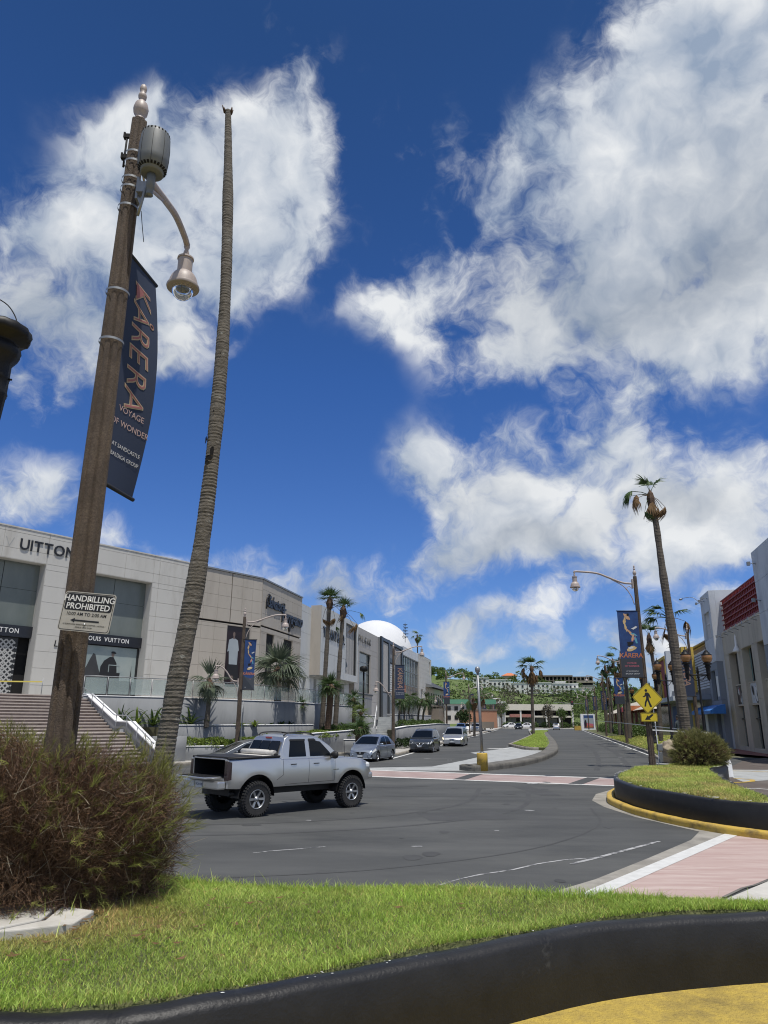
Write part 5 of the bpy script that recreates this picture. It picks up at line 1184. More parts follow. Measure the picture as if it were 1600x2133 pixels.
# ------------------------------------------------------------------ vehicles
class Shell:
    """car skin: profile along x (front = +x), half width and tumblehome; wheel arches are cut into the lower edge"""
    def __init__(s, x0, x1, W, bottom, top, arches=(), end=(.10, .10), tuck=.0, n=64):
        s.x0, s.x1, s.W, s.bot, s.top, s.ar, s.end = x0, x1, W, bottom, top, arches, end
        xs = set(np.linspace(x0, x1, n).round(4)); 
        for c, r, zc in arches:
            for k in range(17): xs.add(round(c+r*math.cos(PI*k/16), 4))
        for x, _ in top: xs.add(round(x, 4))
        s.xs = sorted(x for x in xs if x0 <= x <= x1)
        s.nofl = False
    def zt(s, x): return float(np.interp(x, [p[0] for p in s.top], [p[1] for p in s.top]))
    def zb(s, x):
        z = float(np.interp(x, [p[0] for p in s.bot], [p[1] for p in s.bot]))
        for c, r, zc in s.ar:
            if abs(x-c) < r: z = max(z, zc+math.sqrt(max(0, r*r-(x-c)**2)))
        return min(z, s.zt(x)-.03)
    def y(s, x, z):
        L = s.x1-s.x0; u = (x-s.x0)/L
        w = s.W
        for d, e in ((u, s.end[0]), (1-u, s.end[1])):
            t = max(0, 1-d/.16); w -= s.W*e*t**2.2
        zb0 = float(np.interp(x, [p[0] for p in s.bot], [p[1] for p in s.bot])); h = (z-zb0)/max(.05, s.zt(x)-zb0)
        k = 1-.035*max(0, (.28-h)/.28)**1.5-.055*max(0, (h-.55)/.45)**1.7
        for c, r, zc in s.ar:                                   # fender swell
            if not s.nofl:
                dd = math.hypot(x-c, z-zc)/r
                k += .016*math.exp(-((dd-1.12)/.28)**2)
        return w*k
    def build(s, mat, parent, name='body', open_rear=False):
        mb = MB()
        for sg in (-1, 1):
            rows = []
            for x in s.xs:
                zb, zt = s.zb(x), s.zt(x); row = [(x, sg*s.y(x, lerp(zb, zt, t)), lerp(zb, zt, t)) for t in (0, .12, .26, .42, .58, .72, .84, .93, .98)]
                yt = row[-1][1]; row += [(x, yt*.965, zt+.004), (x, yt*.86, zt+.016), (x, yt*.5, zt+.030), (x, 0, zt+.034)]; rows.append(row)
            mb.grid(rows, flip=sg < 0)
            for e, rv in ((0, sg > 0), (len(rows)-1, sg < 0)):
                if e == 0 and open_rear: continue
                r = rows[e]; z0 = r[0][2]; r2 = r+[(r[0][0], 0, z0)]; o = len(mb.v); mb.v += r2; f = tuple(o+i for i in range(len(r2))); mb.f.append(f[::-1] if rv else f); mb.m.append(0); mb.sm.append(False)
        return mb.build(name, MT[mat], parent)
    def patch(s, name, quad, mat, parent, off=.006, side=None, n=5, m=8, **t):
        """panel lying on the side skin: quad = 4 (x,z) corners"""
        out = []
        for sg in ((-1, 1) if side is None else (side,)):
            mb = MB(); rows = []; a, b, c, d = [Vector((p[0], p[1], 0)) for p in quad]
            for i in range(n+1):
                r = []
                for j in range(m+1):
                    p = lerp(lerp(a, b, j/m), lerp(d, c, j/m), i/n); r.append((p.x, sg*(s.y(p.x, p.y)+off), p.y))
                rows.append(r)
            mb.grid(rows, flip=sg > 0); out.append(mb.build(name, MT[mat], parent, **t))
        return out
    def cross(s, name, xa, xb, frac, mat, parent, off=.010, n=8, m=12, **t):
        """panel across the car that follows its profile (windscreen, rear glass)"""
        mb = MB(); rows = []
        for i in range(n+1):
            x = lerp(xa, xb, i/n); z = s.zt(x); y = s.y(x, z)*frac; sl = (s.zt(x+.02)-s.zt(x-.02))/.04; nor = Vector((-sl, 0, 1)).normalized(); r = []
            for j in range(m+1):
                u = 2*j/m-1; c = .036*(1-abs(u)**2.2); r.append((x+nor.x*off, y*u, z+c+nor.z*off))
            rows.append(r)
        mb.grid(rows); return mb.build(name, MT[mat], parent, **t)
def wheel(parent, x, y, r, w, sg, spokes=5, knob=False, rimr=.62, rimmat='rim'):
    """rolling round the y axis, outside = sg"""
    M = Matrix.Translation((x, y, r)) @ Matrix.Rotation(-sg*PI/2, 4, 'X')
    h = thing('wheel', (0, 0, 0)); h.parent = parent
    mb = MB(); prof = [(r*rimr, -w/2), (r*.88, -w/2-.005), (r*.97, -w/2+.02), (r, -w/2+.05), (r, w/2-.05), (r*.97, w/2-.02), (r*.88, w/2+.005), (r*rimr*1.02, w/2-.01), (r*rimr*.98, w/2-.04)]
    mb.lathe(prof, 36, M=M, smooth=not knob, ribs=1 if knob else 0, depth=.035 if knob else 0, cap=False)
    if knob:
        for k in range(36):
            a = 2*PI*k/36
            for zz, d in ((w*.33, .0), (-.02, .5), (-w*.36, .25)):
                mb.box((0, 0, 0), (.035, r*.10, w*.22), M=M @ Matrix.Rotation(a+d*2*PI/36, 4, 'Z') @ Matrix.Translation((r*.998, 0, zz)))
            mb.box((0, 0, 0), (r*.11, r*.085, .03), M=M @ Matrix.Rotation(a, 4, 'Z') @ Matrix.Translation((r*.90, 0, w/2)))
    mb.build('tyre', MT['tyre'], h)
    mb = MB(); rr = r*rimr
    mb.lathe([(rr*1.0, w/2-.03), (rr*.97, w/2-.005), (rr*.90, w/2-.015), (rr*.88, w/2-.06)], 32, M=M, cap=False)
    for k in range(spokes):
        Ms = M @ Matrix.Rotation(2*PI*k/spokes, 4, 'Z'); q = rr*(.125 if spokes < 8 else .085)
        mb.add([(rr*.2, -q*.8, w/2-.05), (rr*.93, -q*1.05, w/2-.02), (rr*.93, q*1.05, w/2-.02), (rr*.2, q*.8, w/2-.05), (rr*.2, -q*.8, w/2-.09), (rr*.93, -q*1.05, w/2-.07), (rr*.93, q*1.05, w/2-.07), (rr*.2, q*.8, w/2-.09)],
               [(0, 1, 2, 3), (0, 4, 5, 1), (2, 6, 7, 3), (4, 7, 6, 5)], M=Ms)
    mb.lathe([(rr*.30, w/2-.09), (rr*.30, w/2-.035), (rr*.18, w/2-.02), (rr*.15, w/2-.005), (0, w/2-.004)], 16, M=M)
    mb.build('rim', MT[rimmat], h)
    mb = MB(); mb.lathe([(rr*.88, w/2-.085), (0, w/2-.088)], 24, M=M); mb.build('brake_disc', MT['rim_dark'], h)
def well(parent, x, r, W, zc):
    mb = MB()
    for sg in (-1, 1):
        rows = [[(x+r*math.cos(PI*k/14), sg*yy, zc+r*math.sin(PI*k/14)) for k in range(15)] for yy in (W*.985, W-.42)]; mb.grid(rows, flip=sg > 0)
        o = len(mb.v); mb.v += rows[1]; mb.f.append(tuple(range(o, o+15))); mb.m.append(0); mb.sm.append(False)
    mb.build('wheel_arch', MT['trim_black'], parent)
def mirrorpair(sh, x, z, mat, parent, sz=(.12, .20, .15)):
    for sg in (-1, 1):
        y = sg*(sh.y(x, z)+.5*sz[1]+.03); mb = MB(); mb.lathe([(0, -.5), (.36, -.46), (.5, -.2), (.5, .25), (.4, .46), (0, .5)], 12, M=Matrix.Translation((x, y, z)) @ Matrix.Rotation(PI/2, 4, 'X') @ Matrix.Diagonal((sz[0], sz[2], sz[1], 1)))
        mb.box((x, sg*(sh.y(x, z)+.015), z-.03), (.06, .08, .05)); mb.build('side_mirror', MT[mat], parent)
def handle(sh, x, z, parent, mat='chrome', sgs=(-1, 1)):
    for sg in sgs:
        y = sg*(sh.y(x, z)+.022); mb = MB(); mb.tube([(x-.09, y-sg*.015, z), (x-.06, y, z), (x+.06, y, z), (x+.09, y-sg*.015, z)], .013, 6); mb.build('door_handle', MT[mat], parent)
def seam(sh, pts, parent, sgs=(-1, 1)):
    for sg in sgs:
        mb = MB(); P = []
        for (xa, za), (xb, zb_) in zip(pts, pts[1:]):
            for k in range(6): t = k/6; x, z = lerp(xa, xb, t), lerp(za, zb_, t); P.append((x, sg*(sh.y(x, z)+.001), z))
        x, z = pts[-1]; P.append((x, sg*(sh.y(x, z)+.001), z)); mb.tube(P, .005, 4); mb.build('door_seam', MT['trim_black'], parent)

# ---- silver pickup, lifted, tailgate down
tk = thing('pickup_truck', (-2.76, 21.25, 0), R(43.5), 'silver lifted double-cab pickup truck with its tailgate down, crossing the junction', 'pickup truck')
lo = Shell(-2.42, 2.62, .925, [(-2.42, .72), (-2.1, .70), (2.2, .68), (2.45, .74), (2.62, .86)], [(-2.42, 1.40), (-.78, 1.42), (-.74, 1.385), (1.05, 1.385), (1.25, 1.375), (2.15, 1.30), (2.45, 1.20), (2.58, 1.04), (2.62, .95)], [(-1.50, .555, .47), (1.72, .545, .47)], (.02, .20), n=80)
lo.build('silver', tk, open_rear=True)
cab = Shell(-.80, 1.32, .845, [(-.80, 1.36), (1.32, 1.36)], [(-.80, 1.40), (-.70, 1.62), (-.56, 1.90), (-.45, 1.955), (-.1, 1.975), (.30, 1.965), (.55, 1.93), (.95, 1.70), (1.32, 1.39)], (), (.02, .06), n=50)
def caby(x, z): return .865-.155*max(0, (z-1.36)/.6)**1.1-(.03 if x < -.7 else 0)
cab.y = lambda x, z: caby(x, z)-.10*max(0, (x-.6)/.72)**2*0.6
cab.build('silver', tk, 'cab')
cab.patch('side_window', [(-.50, 1.42), (.09, 1.42), (.09, 1.86), (-.40, 1.86)], 'car_glass', tk)
cab.patch('side_window', [(.23, 1.42), (1.04, 1.42), (.63, 1.80), (.23, 1.86)], 'car_glass', tk)
for q in ([(-.42, 1.83), (.10, 1.83), (.10, 1.875), (-.42, 1.875)], [(.22, 1.83), (.50, 1.83), (.42, 1.885), (.22, 1.885)]): cab.patch('rain_visor', q, 'trim_black', tk, .016)
cab.cross('windscreen', .60, 1.26, .90, 'car_glass', tk)
mb = MB()
for y0, y1 in ((-.70, -.24), (-.22, .22), (.24, .70)): mb.add([(-.815, y0, 1.46), (-.815, y1, 1.46), (-.645, y1*.93, 1.83), (-.645, y0*.93, 1.83)], [(0, 3, 2, 1)])
mb.build('rear_window', MT['car_glass'], tk)
mb = MB(); mb.box((-.585, 0, 1.905), (.05, .26, .045), M=None); mb.build('brake_light', MT['lens_red'], tk, bevel=.01)
for sg in (-1, 1):
    mb = MB(); mb.tube(curve_pts([(-.52, sg*.60, 1.96), (-.40, sg*.60, 2.03), (0, sg*.60, 2.045), (.4, sg*.59, 2.02), (.56, sg*.58, 1.95)], 5), [.02]*21, 6); mb.build('roof_rail', MT['trim_black'], tk)
mb = MB(); mb.box((.33, 0, 2.02), (.10, 1.2, .03)); mb.build('roof_bar', MT['trim_black'], tk)
# bed: dark open tail, soft tonneau rolled up at the cab
mb = MB()
for a, b in (((-2.40, -.76, .93), (-.95, .76, .97)), ((-2.40, .76, .97), (-.95, .80, 1.40)), ((-2.40, -.80, .97), (-.95, -.76, 1.40)), ((-.99, -.76, .97), (-.95, .76, 1.40)), ((-2.40, -.76, 1.385), (-.95, .76, 1.40))): mb.bb(a, b)
mb.build('bed_liner', MT['slot'], tk)
mb = MB()
for a, b in (((-2.42, .77, .72), (-2.37, .90, 1.40)), ((-2.42, -.90, .72), (-2.37, -.77, 1.40)), ((-2.42, -.77, .70), (-2.38, .77, .955)), ((-2.42, -.77, 1.395), (-2.37, .77, 1.425))): mb.bb(a, b)
mb.build('bed_frame', MT['silver'], tk, bevel=.008)
mb = MB(); mb.bb((-2.36, -.78, 1.437), (-1.30, .78, 1.47)); mb.build('tonneau_cover', MT['trim_black'], tk, bevel=.012)
mb = MB(); mb.bb((-1.28, -.77, 1.437), (-.84, .77, 1.465)); mb.build('bed_cover_fold', MT['cloth_roll'], tk)
mb = MB(); mb.tube([(-.92, -.78, 1.53), (-.92, 0, 1.54), (-.92, .78, 1.53)], .068, 12); mb.build('cover_roll', MT['cloth_roll'], tk)
mb = MB(); mb.tube([(-.92, -.80, 1.52), (-.88, -.82, 1.46)], .05, 8); mb.tube([(-.95, -.60, 1.54), (-.89, -.60, 1.54)], .075, 10); mb.build('roll_strap', MT['trim_black'], tk)
for sg in (-1, 1):
    mb = MB(); mb.tube([(-2.40, sg*.865, 1.43), (-.80, sg*.865, 1.445)], .03, 6); mb.build('bed_rail', MT['trim_black'], tk)
    mb = MB(); mb.add([(x, sg*y, z) for x, y, z in ((-2.428, .925, .90), (-2.428, .79, .90), (-2.428, .79, 1.37), (-2.428, .905, 1.37), (-2.30, .925, 1.34), (-2.30, .935, .93))], [(0, 1, 2, 3), (0, 3, 4, 5)]); mb.build('tail_light', MT['lens_smoke'], tk)
mb = MB(); mb.bb((-2.95, -.70, .955), (-2.44, .70, 1.0)); mb.build('tailgate', MT['silver'], tk, bevel=.015)
mb = MB(); mb.bb((-2.92, -.64, 1.0), (-2.48, .64, 1.008)); 
for k in range(9): mb.bb((-2.92, -.60+k*.14, 1.008), (-2.48, -.54+k*.14, 1.016))
mb.build('tailgate_liner', MT['trim_black'], tk)
mb = MB(); mb.bb((-2.66, -.90, .70), (-2.43, .90, .90)); mb.build('rear_bumper', MT['silver'], tk, bevel=.04)
mb = MB(); mb.bb((-2.672, -.17, .72), (-2.664, .17, .88)); mb.build('number_plate', MT['plate'], tk)
text('PCA 418', .085, 'blue_wall', tk, (-2.675, 0, .77), (PI/2, 0, -PI/2), ext=.001)
mb = MB(); mb.bb((-2.672, .24, .73), (-2.664, .50, .87)); mb.build('sticker', MT['plate'], tk)
for x, r_ in ((-1.50, .545), (1.72, .535)): well(tk, x, r_, .925, .47)
for x in (-1.50, 1.72):
    for sg in (-1, 1): wheel(tk, x, sg*.80, .425, .30, sg, 6, True, .56)
mb = MB(); mb.bb((-2.1, -.55, .50), (2.2, .55, .72)); mb.tube([(-1.5, -.8, .42), (-1.5, .8, .42)], .06, 8); mb.tube([(1.72, -.8, .42), (1.72, .8, .42)], .05, 8); mb.lathe([(0, -.15), (.13, -.1), (.13, .1), (0, .15)], 10, M=Matrix.Translation((-1.5, 0, .43)) @ Matrix.Rotation(PI/2, 4, 'Y')); mb.tube([(-.9, -.5, .50), (-1.9, -.62, .56), (-2.2, -.66, .58)], .05, 8)
mb.build('chassis', MT['trim_black'], tk)
seam(lo, [(-.70, 1.38), (-.70, .98), (-.92, .86)], tk); seam(lo, [(.17, 1.38), (.15, .74)], tk); seam(lo, [(1.10, 1.36), (1.06, .76), (-.62, .74)], tk)
handle(lo, -.36, 1.235, tk, 'trim_black'); handle(lo, .42, 1.235, tk, 'trim_black')
mirrorpair(lo, .98, 1.44, 'trim_black', tk, (.14, .24, .20))
for sg in (-1, 1):
    mb = MB(); mb.box((2.40, sg*.66, 1.11), (.20, .36, .17)); mb.build('headlight', MT['lens'], tk, bevel=.05)
    mb = MB(); mb.box((0, 0, 0), (.20, .006, .02), M=Matrix.Translation((1.12, sg*(lo.y(1.12, 1.05)+.004), 1.05))); mb.build('name_badge', MT['chrome'], tk)
mb = MB(); mb.bb((2.58, -.45, .98), (2.66, .45, 1.16)); mb.build('grille', MT['trim_black'], tk, bevel=.02)
mb = MB(); mb.bb((2.38, -.80, .72), (2.66, .80, .92)); mb.build('front_bumper', MT['silver'], tk, bevel=.06)
mb = MB(); mb.tube([(1.55, -.78, 1.36), (1.53, -.78, 1.80)], .006, 5); mb.build('aerial', MT['trim_black'], tk)

mk('charcoal_silver', (0.13,0.14,0.15), 0.3, metal=0.6, coat=0.6)
# ---- ordinary cars
def car(name, loc, rz, label, cat, paint, L, Wd, H, wb, belt, hoodx, roof, r=.31, glass=None, lit=False, rails=False, group='cars on the avenue', front_style=0, spokes=5, detail=True, dark_low=False, xr=None):
    """roof = list of (x,z) of the greenhouse outline from tail to bonnet"""
    t = thing(name, loc, rz, label, cat, group); x0, x1 = -L/2, L/2; hw = Wd/2; xf = wb/2+.05; xb = -wb/2+.05; ar = r*1.16
    gb = .17+.3*(r-.31)
    tail = belt+.03
    top = [(x0, .60), (x0+.06, tail-.14), (x0+.22, tail), (roof[0][0], belt+.015), (roof[-1][0], belt), (hoodx, belt-.04), (x1-.42, belt-.14), (x1-.12, belt-.27), (x1, belt-.42)]
    lo = Shell(x0, x1, hw, [(x0, gb+.14), (x0+.3, gb), (x1-.35, gb), (x1, gb+.08)], top, [(xb, ar, r), (xf, ar, r)], (.16, .22), n=70)
    lo.build(paint, t)
    gh = Shell(roof[0][0], roof[-1][0], hw, [(roof[0][0], belt-.03), (roof[-1][0], belt-.03)], roof, (), (0, 0), n=50)
    hr = max(z for _, z in roof); k = (hr-belt)
    gh.y = lambda x, z: hw*(.93-.21*max(0, (z-belt)/k)**1.15)
    gh.build(paint, t, 'cabin')
    zt = lambda x, m=.06: gh.zt(x)-m
    xs = [p[0] for p in roof]
    # glass: windscreen, rear, sides
    pk = [p for p in roof if p[1] > hr-.10]; xa, xe = pk[0][0], pk[-1][0]
    gh.cross('windscreen', roof[-2][0]+.0, roof[-1][0]-.05, .92, 'car_glass', t)
    gh.cross('rear_window', roof[0][0]+.06, xa-.04, .88, 'car_glass', t)
    for a, b, c, d in glass: gh.patch('side_window', [(a, belt+.03), (b, belt+.03), (c, zt(c, .07)), (d, zt(d, .07))], 'car_glass', t)
    for x in (xb, xf):
        well(t, x, ar*.985, hw, r)
        for sg in (-1, 1): wheel(t, x, sg*(hw-.11), r, .20, sg, spokes, False, .66)
    mirrorpair(gh, glass[-1][1]-.08, belt+.07, paint, t, (.12, .20, .13))
    for g in glass[:2]: handle(lo, (g[0]+.18), belt-.10, t, paint if detail else 'chrome')
    seam(lo, [(glass[0][1]+.05, belt-.02), (glass[0][1]+.04, gb+.1)], t); seam(lo, [(glass[-1][1]+.02, belt-.03), (glass[-1][1]-.02, gb+.1), (xb+ar+.15, gb+.08)], t)
    def fz(x): return lo.y(x, .6)
    for sg in (-1, 1):
        # wrap-round headlights follow the nose
        mb = MB(); rows = []
        for i in range(4):
            row = []
            for j in range(7):
                u = j/6; x = lerp(x1-.52, x1-.02, u**.7); z = lo.zt(x)-.03-.03*u-(i/3)*(.13-.03*u); yy = lo.y(x, z)*(1-.0*u)
                if u > .7: yy *= 1-.45*(u-.7)/.3
                row.append((x+.012*u, sg*(yy+.010), z))
            rows.append(row)
        mb.grid(rows, flip=sg > 0); mb.build('headlight', MT['lens_lit' if lit else 'lens'], t)
        mb = MB(); rows = []
        for i in range(3):
            rows.append([(x, sg*(lo.y(x, belt-.1)+.008), belt-.05-i*.08) for x in (x0+.38, x0+.22, x0+.08, x0+.01)])
        mb.grid(rows, flip=sg < 0); mb.build('tail_light', MT['lens_red'], t)
    def nose(name, z0, z1, yw, mat, off=.012):
        mb = MB(); rows = []
        for i in range(3):
            z = lerp(z0, z1, i/2); xx = x1+off-.10*max(0, (z-.62)/.3) if z > .62 else x1+off
            rows.append([(xx-.05*abs(u)**2, yw*u, z) for u in (-1, -.6, -.2, .2, .6, 1)])
        mb.grid(rows, flip=False); mb.build(name, MT[mat], t)
    zg = belt-.42
    if front_style == 0:      # sedan: wide black upper grille, large black mouth with chrome fangs
        nose('grille', zg-.06, zg+.08, .52, 'trim_black'); nose('lower_grille', gb+.06, zg-.07, .40, 'trim_black'); nose('bumper_lip', gb+.03, gb+.07, .74, 'lens', .02)
        for s_ in (-1, 1):
            mb = MB(); mb.tube([(x1+.02, s_*.50, zg-.06), (x1+.0, s_*.44, gb+.2), (x1+.02, s_*.62, gb+.08)], .022, 6); mb.build('chrome_trim', MT['chrome'], t)
            mb = MB(); mb.box((x1-.10, s_*.66, zg-.14), (.10, .14, .10)); mb.build('fog_recess', MT['trim_black'], t)
        mb = MB(); mb.box((x1+.02, 0, zg+.02), (.02, .10, .08)); mb.build('emblem', MT['chrome'], t)
    elif front_style == 1:    # suv: black grille with bright V, dark lower body
        nose('grille', zg-.10, zg+.10, .50, 'trim_black')
        mb = MB(); mb.tube([(x1-.02, -.34, zg+.12), (x1+.03, -.15, zg-.10), (x1+.03, .15, zg-.10), (x1-.02, .34, zg+.12)], .026, 6); mb.build('chrome_trim', MT['chrome'], t)
        for s_ in (-1, 1):
            mb = MB(); mb.tube([(x1-.02, s_*.50, zg+.10), (x1-.05, s_*.66, zg+.04), (x1-.13, s_*.78, zg+.08)], .035, 6); mb.build('chrome_trim', MT['chrome'], t)
        mb = MB(); mb.lathe([(.06, 0), (.06, .015), (0, .02)], 14, M=Matrix.Translation((x1+.035, 0, zg+.0)) @ Matrix.Rotation(PI/2, 4, 'Y')); mb.build('emblem', MT['chrome'], t)
        nose('lower_grille', gb+.10, zg-.18, .62, 'trim_black', .02)
    else:                     # minivan: slim chrome grille bars
        nose('grille', zg-.06, zg+.09, .44, 'trim_black')
        for z in (zg-.04, zg+.02, zg+.08): nose('grille_bar', z-.010, z+.012, .43, 'chrome', .022)
        nose('lower_grille', gb+.08, gb+.17, .70, 'trim_black')
    mb = MB(); mb.bb((x1+.025, -.16, zg-.20), (x1+.04, .16, zg-.10)); mb.build('number_plate', MT['plate'], t)
    mb = MB(); mb.bb((x0+.3, -hw*.8, gb-.05), (x1-.3, hw*.8, gb+.06)); mb.build('underbody', MT['trim_black'], t)
    if rails:
        for sg in (-1, 1): mb = MB(); mb.tube([(xa, sg*hw*.70, hr-.0), (xa+.15, sg*hw*.70, hr+.05), (xe-.2, sg*hw*.70, hr+.05), (xe-.05, sg*hw*.70, hr+.0)], .018, 6); mb.build('roof_rail', MT['steel_dull'], t)
    return t
# silver-blue sedan
SED = [(-1.78, .955), (-1.35, 1.20), (-.95, 1.40), (-.55, 1.475), (-.1, 1.49), (.25, 1.46), (.55, 1.37), (1.35, .93)]
SEDG = [(-1.12, -.30, -.32, -.85), (-.22, .95, .38, -.22)]
sed = car('sedan_car', (-.58, 46.35, 0), R(-110.5), 'silver blue compact sedan leading the queue of oncoming cars', 'car', 'silver_blue', 4.25, 1.67, 1.49, 2.55, .91, 1.40, SED, .30, SEDG, spokes=9)
SUVR = [(-2.05, 1.05), (-1.95, 1.30), (-1.72, 1.58), (-1.2, 1.68), (-.4, 1.70), (.1, 1.67), (.45, 1.56), (1.30, 1.07)]
SUVG = [(-1.60, -.98, -1.0, -1.45), (-.92, -.12, -.14, -.95), (-.04, .92, .30, -.04)]
suv = car('suv_car', (3.35, 59.0, 0), R(-104), 'dark charcoal sport utility car with a bright chrome grille, second oncoming car', 'car', 'charcoal', 4.55, 1.84, 1.72, 2.70, 1.04, 1.30, SUVR, .35, SUVG, rails=True, front_style=1)
VAN = [(-2.42, 1.02), (-2.36, 1.40), (-2.18, 1.66), (-1.6, 1.74), (-.4, 1.755), (.25, 1.72), (.62, 1.60), (1.55, 1.05)]
VANG = [(-2.0, -1.15, -1.18, -1.9), (-1.07, -.10, -.12, -1.07), (0, 1.10, .45, 0)]
van = car('minivan', (7.15, 73.2, 0), R(-103), 'silver minivan with lit headlights, last of the three oncoming cars', 'van', 'silver', 5.15, 2.0, 1.76, 3.0, 1.02, 1.62, VAN, .34, VANG, lit=True, front_style=2)
# car hidden behind the pickup
HID = [(-1.9, .98), (-1.5, 1.22), (-1.05, 1.42), (-.6, 1.49), (-.1, 1.50), (.2, 1.47), (.5, 1.38), (1.4, .96)]
car('sedan_car', (-5.9, 33.2, 0), R(208), 'grey car mostly hidden behind the silver pickup truck, dark blue windscreen', 'car', 'charcoal_silver', 4.6, 1.80, 1.55, 2.7, .96, 1.5, HID, .33, SEDG, spokes=7)
# far traffic
dup(suv, (48.0, 205, 0), R(76), 'small silver car driving away in the right carriageway far ahead').name = 'suv_car'
for o in [x for x in bpy.data.objects if x.parent and x.parent.name.startswith('suv_car') and x.parent is not suv and x.name.startswith(('body', 'cabin', 'side_mirror'))]:
    o.data = o.data.copy(); o.data.materials[0] = MT['silver']
fk = dup(suv, (38.3, 209, 0), R(-104), 'black oncoming pickup-like car far down the left carriageway')
def repaint(root, mat):
    for o in root.children_recursive:
        if o.name.startswith(('body', 'cabin', 'side_mirror')): o.data = o.data.copy(); o.data.materials[0] = MT[mat]
repaint(fk, 'car_black')
for x, y, rz, m, lb in ((41.5, 242, 200, 'car_white', 'white car turning at the far junction, left one'), (46.5, 240, 170, 'car_white', 'white car at the far junction, right beside the median palm'), (15.0, 142, -100, 'car_blue', 'blue car parked off the left pavement by the orange building'), (16.8, 148, -100, 'car_white', 'white car parked behind the blue one on the left lot'), (19.2, 153, -100, 'silver', 'pale van-like car parked at the back of the left lot'), (73, 215, 80, 'car_white', 'white car parked behind the right hedge')):
    c = dup(sed, (x, y, .16 if x < 30 else .05), R(rz), lb, 1.12); repaint(c, m)
# ------------------------------------------------------------------ shops on the left
def cells(x0, x1, z0, z1, holes, xs=(), zs=()):
    X = sorted({x0, x1, *[min(max(h[i], x0), x1) for h in holes for i in (0, 1)], *[x for x in xs if x0 < x < x1]})
    Z = sorted({z0, z1, *[min(max(h[i], z0), z1) for h in holes for i in (2, 3)], *[z for z in zs if z0 < z < z1]})
    X = [x for i, x in enumerate(X) if i == 0 or x-X[i-1] > .02]; Z = [z for i, z in enumerate(Z) if i == 0 or z-Z[i-1] > .02]
    out = []
    for a, b in zip(X, X[1:]):
        for c, d in zip(Z, Z[1:]):
            if not any(h[0]-.01 < (a+b)/2 < h[1]+.01 and h[2]-.01 < (c+d)/2 < h[3]+.01 for h in holes): out.append((a, b, c, d))
    return out
_pm = {}
def facade(parent, x0, x1, z0, z1, holes, course, colw, mat, joint, thick=.8, at=(0, 0, 0), rz=0, gap=.012, pt=.03, stagger=False, wall_mat=None, panels=True, name='panel'):
    """backing wall with real openings, clad in single panels"""
    mb = MB()
    for a, b, c, d in cells(x0, x1, z0, z1, holes): mb.bb((a, 0, c), (b, thick, d))
    w = mb.build('wall', MT[wall_mat or joint], parent, loc=at, rot=(0, 0, rz))
    for h in holes:                                             # reveals in the cladding colour
        mb = MB(); a, b, c, d = h; e = .004
        mb.bb((b-.03, -pt, c), (b+.0-e, thick+.0, d-e)); mb.bb((a+e, -pt, c), (a+.03, thick, d-e)); mb.bb((a+.031, -pt, d-.03), (b-.031, thick, d-e))
        mb.build('reveal', MT[mat], parent, loc=at, rot=(0, 0, rz))
    if not panels: return
    xs = [x0+colw*i for i in range(1, int((x1-x0)/colw)+1) if x0+colw*i < x1-.3]; zs = [z0+course*i for i in range(1, int((z1-z0)/course)+1) if z0+course*i < z1-.2]
    rng = random.Random(int(x1*100)); M4 = Matrix.Translation(at) @ Matrix.Rotation(rz, 4, 'Z')
    for a, b, c, d in cells(x0, x1, z0, z1, holes, xs, zs):
        k = (round(b-a, 2), round(d-c, 2), mat, pt)
        if k not in _pm:
            mb = MB(); w_, h_ = (b-a-gap)/2, (d-c-gap)/2
            mb.add([(-w_, 0, -h_), (w_, 0, -h_), (w_, 0, h_), (-w_, 0, h_), (-w_+.006, -pt, -h_+.006), (w_-.006, -pt, -h_+.006), (w_-.006, -pt, h_-.006), (-w_+.006, -pt, h_-.006)], [(4, 5, 6, 7), (0, 1, 5, 4), (1, 2, 6, 5), (2, 3, 7, 6), (3, 0, 4, 7)])
            _pm[k] = mb.mesh('panel', MT[mat])
        p = M4 @ Vector(((a+b)/2, -.001+rng.uniform(-.004, .003), (c+d)/2)); link(name, _pm[k], parent, p, (0, 0, rz))
def block(parent, a, b, mat, name='wall', at=(0, 0, 0), rz=0, bevel=0):
    mb = MB(); mb.bb(a, b); return mb.build(name, MT[mat], parent, loc=at, rot=(0, 0, rz), bevel=bevel)
def prints(parent, shapes, y, at=(0, 0, 0), rz=0):
    for i, (m_, pts) in enumerate(shapes):
        mb = MB(); mb.add([(x, y-.003*i, z) for x, z in pts], [tuple(range(len(pts)))]); mb.build('poster_shape', MT[m_], parent, loc=at, rot=(0, 0, rz))
def ell(cx, cz, a, b, n=16, rot=0):
    return [(cx+a*math.cos(2*PI*i/n)*math.cos(rot)-b*math.sin(2*PI*i/n)*math.sin(rot), cz+a*math.cos(2*PI*i/n)*math.sin(rot)+b*math.sin(2*PI*i/n)*math.cos(rot)) for i in range(n)]
TZ = 3.6                                    # terrace level
AV = R(51.83)
lv = thing('store_building', (-26.08, 46.6, 0), AV, 'large white stone store with two tall recessed windows and black letters on top', 'store')
facade(lv, -12, 15.88, TZ-.2, 15.0, [(-1.3, 3.55, TZ-.2, 12.85), (6.85, 12.25, TZ-.2, 12.85)], 1.13, 3.1, 'lv_stone', 'lv_joint', .85)
block(lv, (-12, .9, 14.6), (15.86, 22, 14.98), 'lv_stone', 'roof'); block(lv, (15.0, .9, TZ), (15.8, 22, 14.58), 'lv_stone', 'side_wall')
block(lv, (-12, -.07, 15.0), (15.88, .9, 15.10), 'lv_stone', 'parapet_cap')
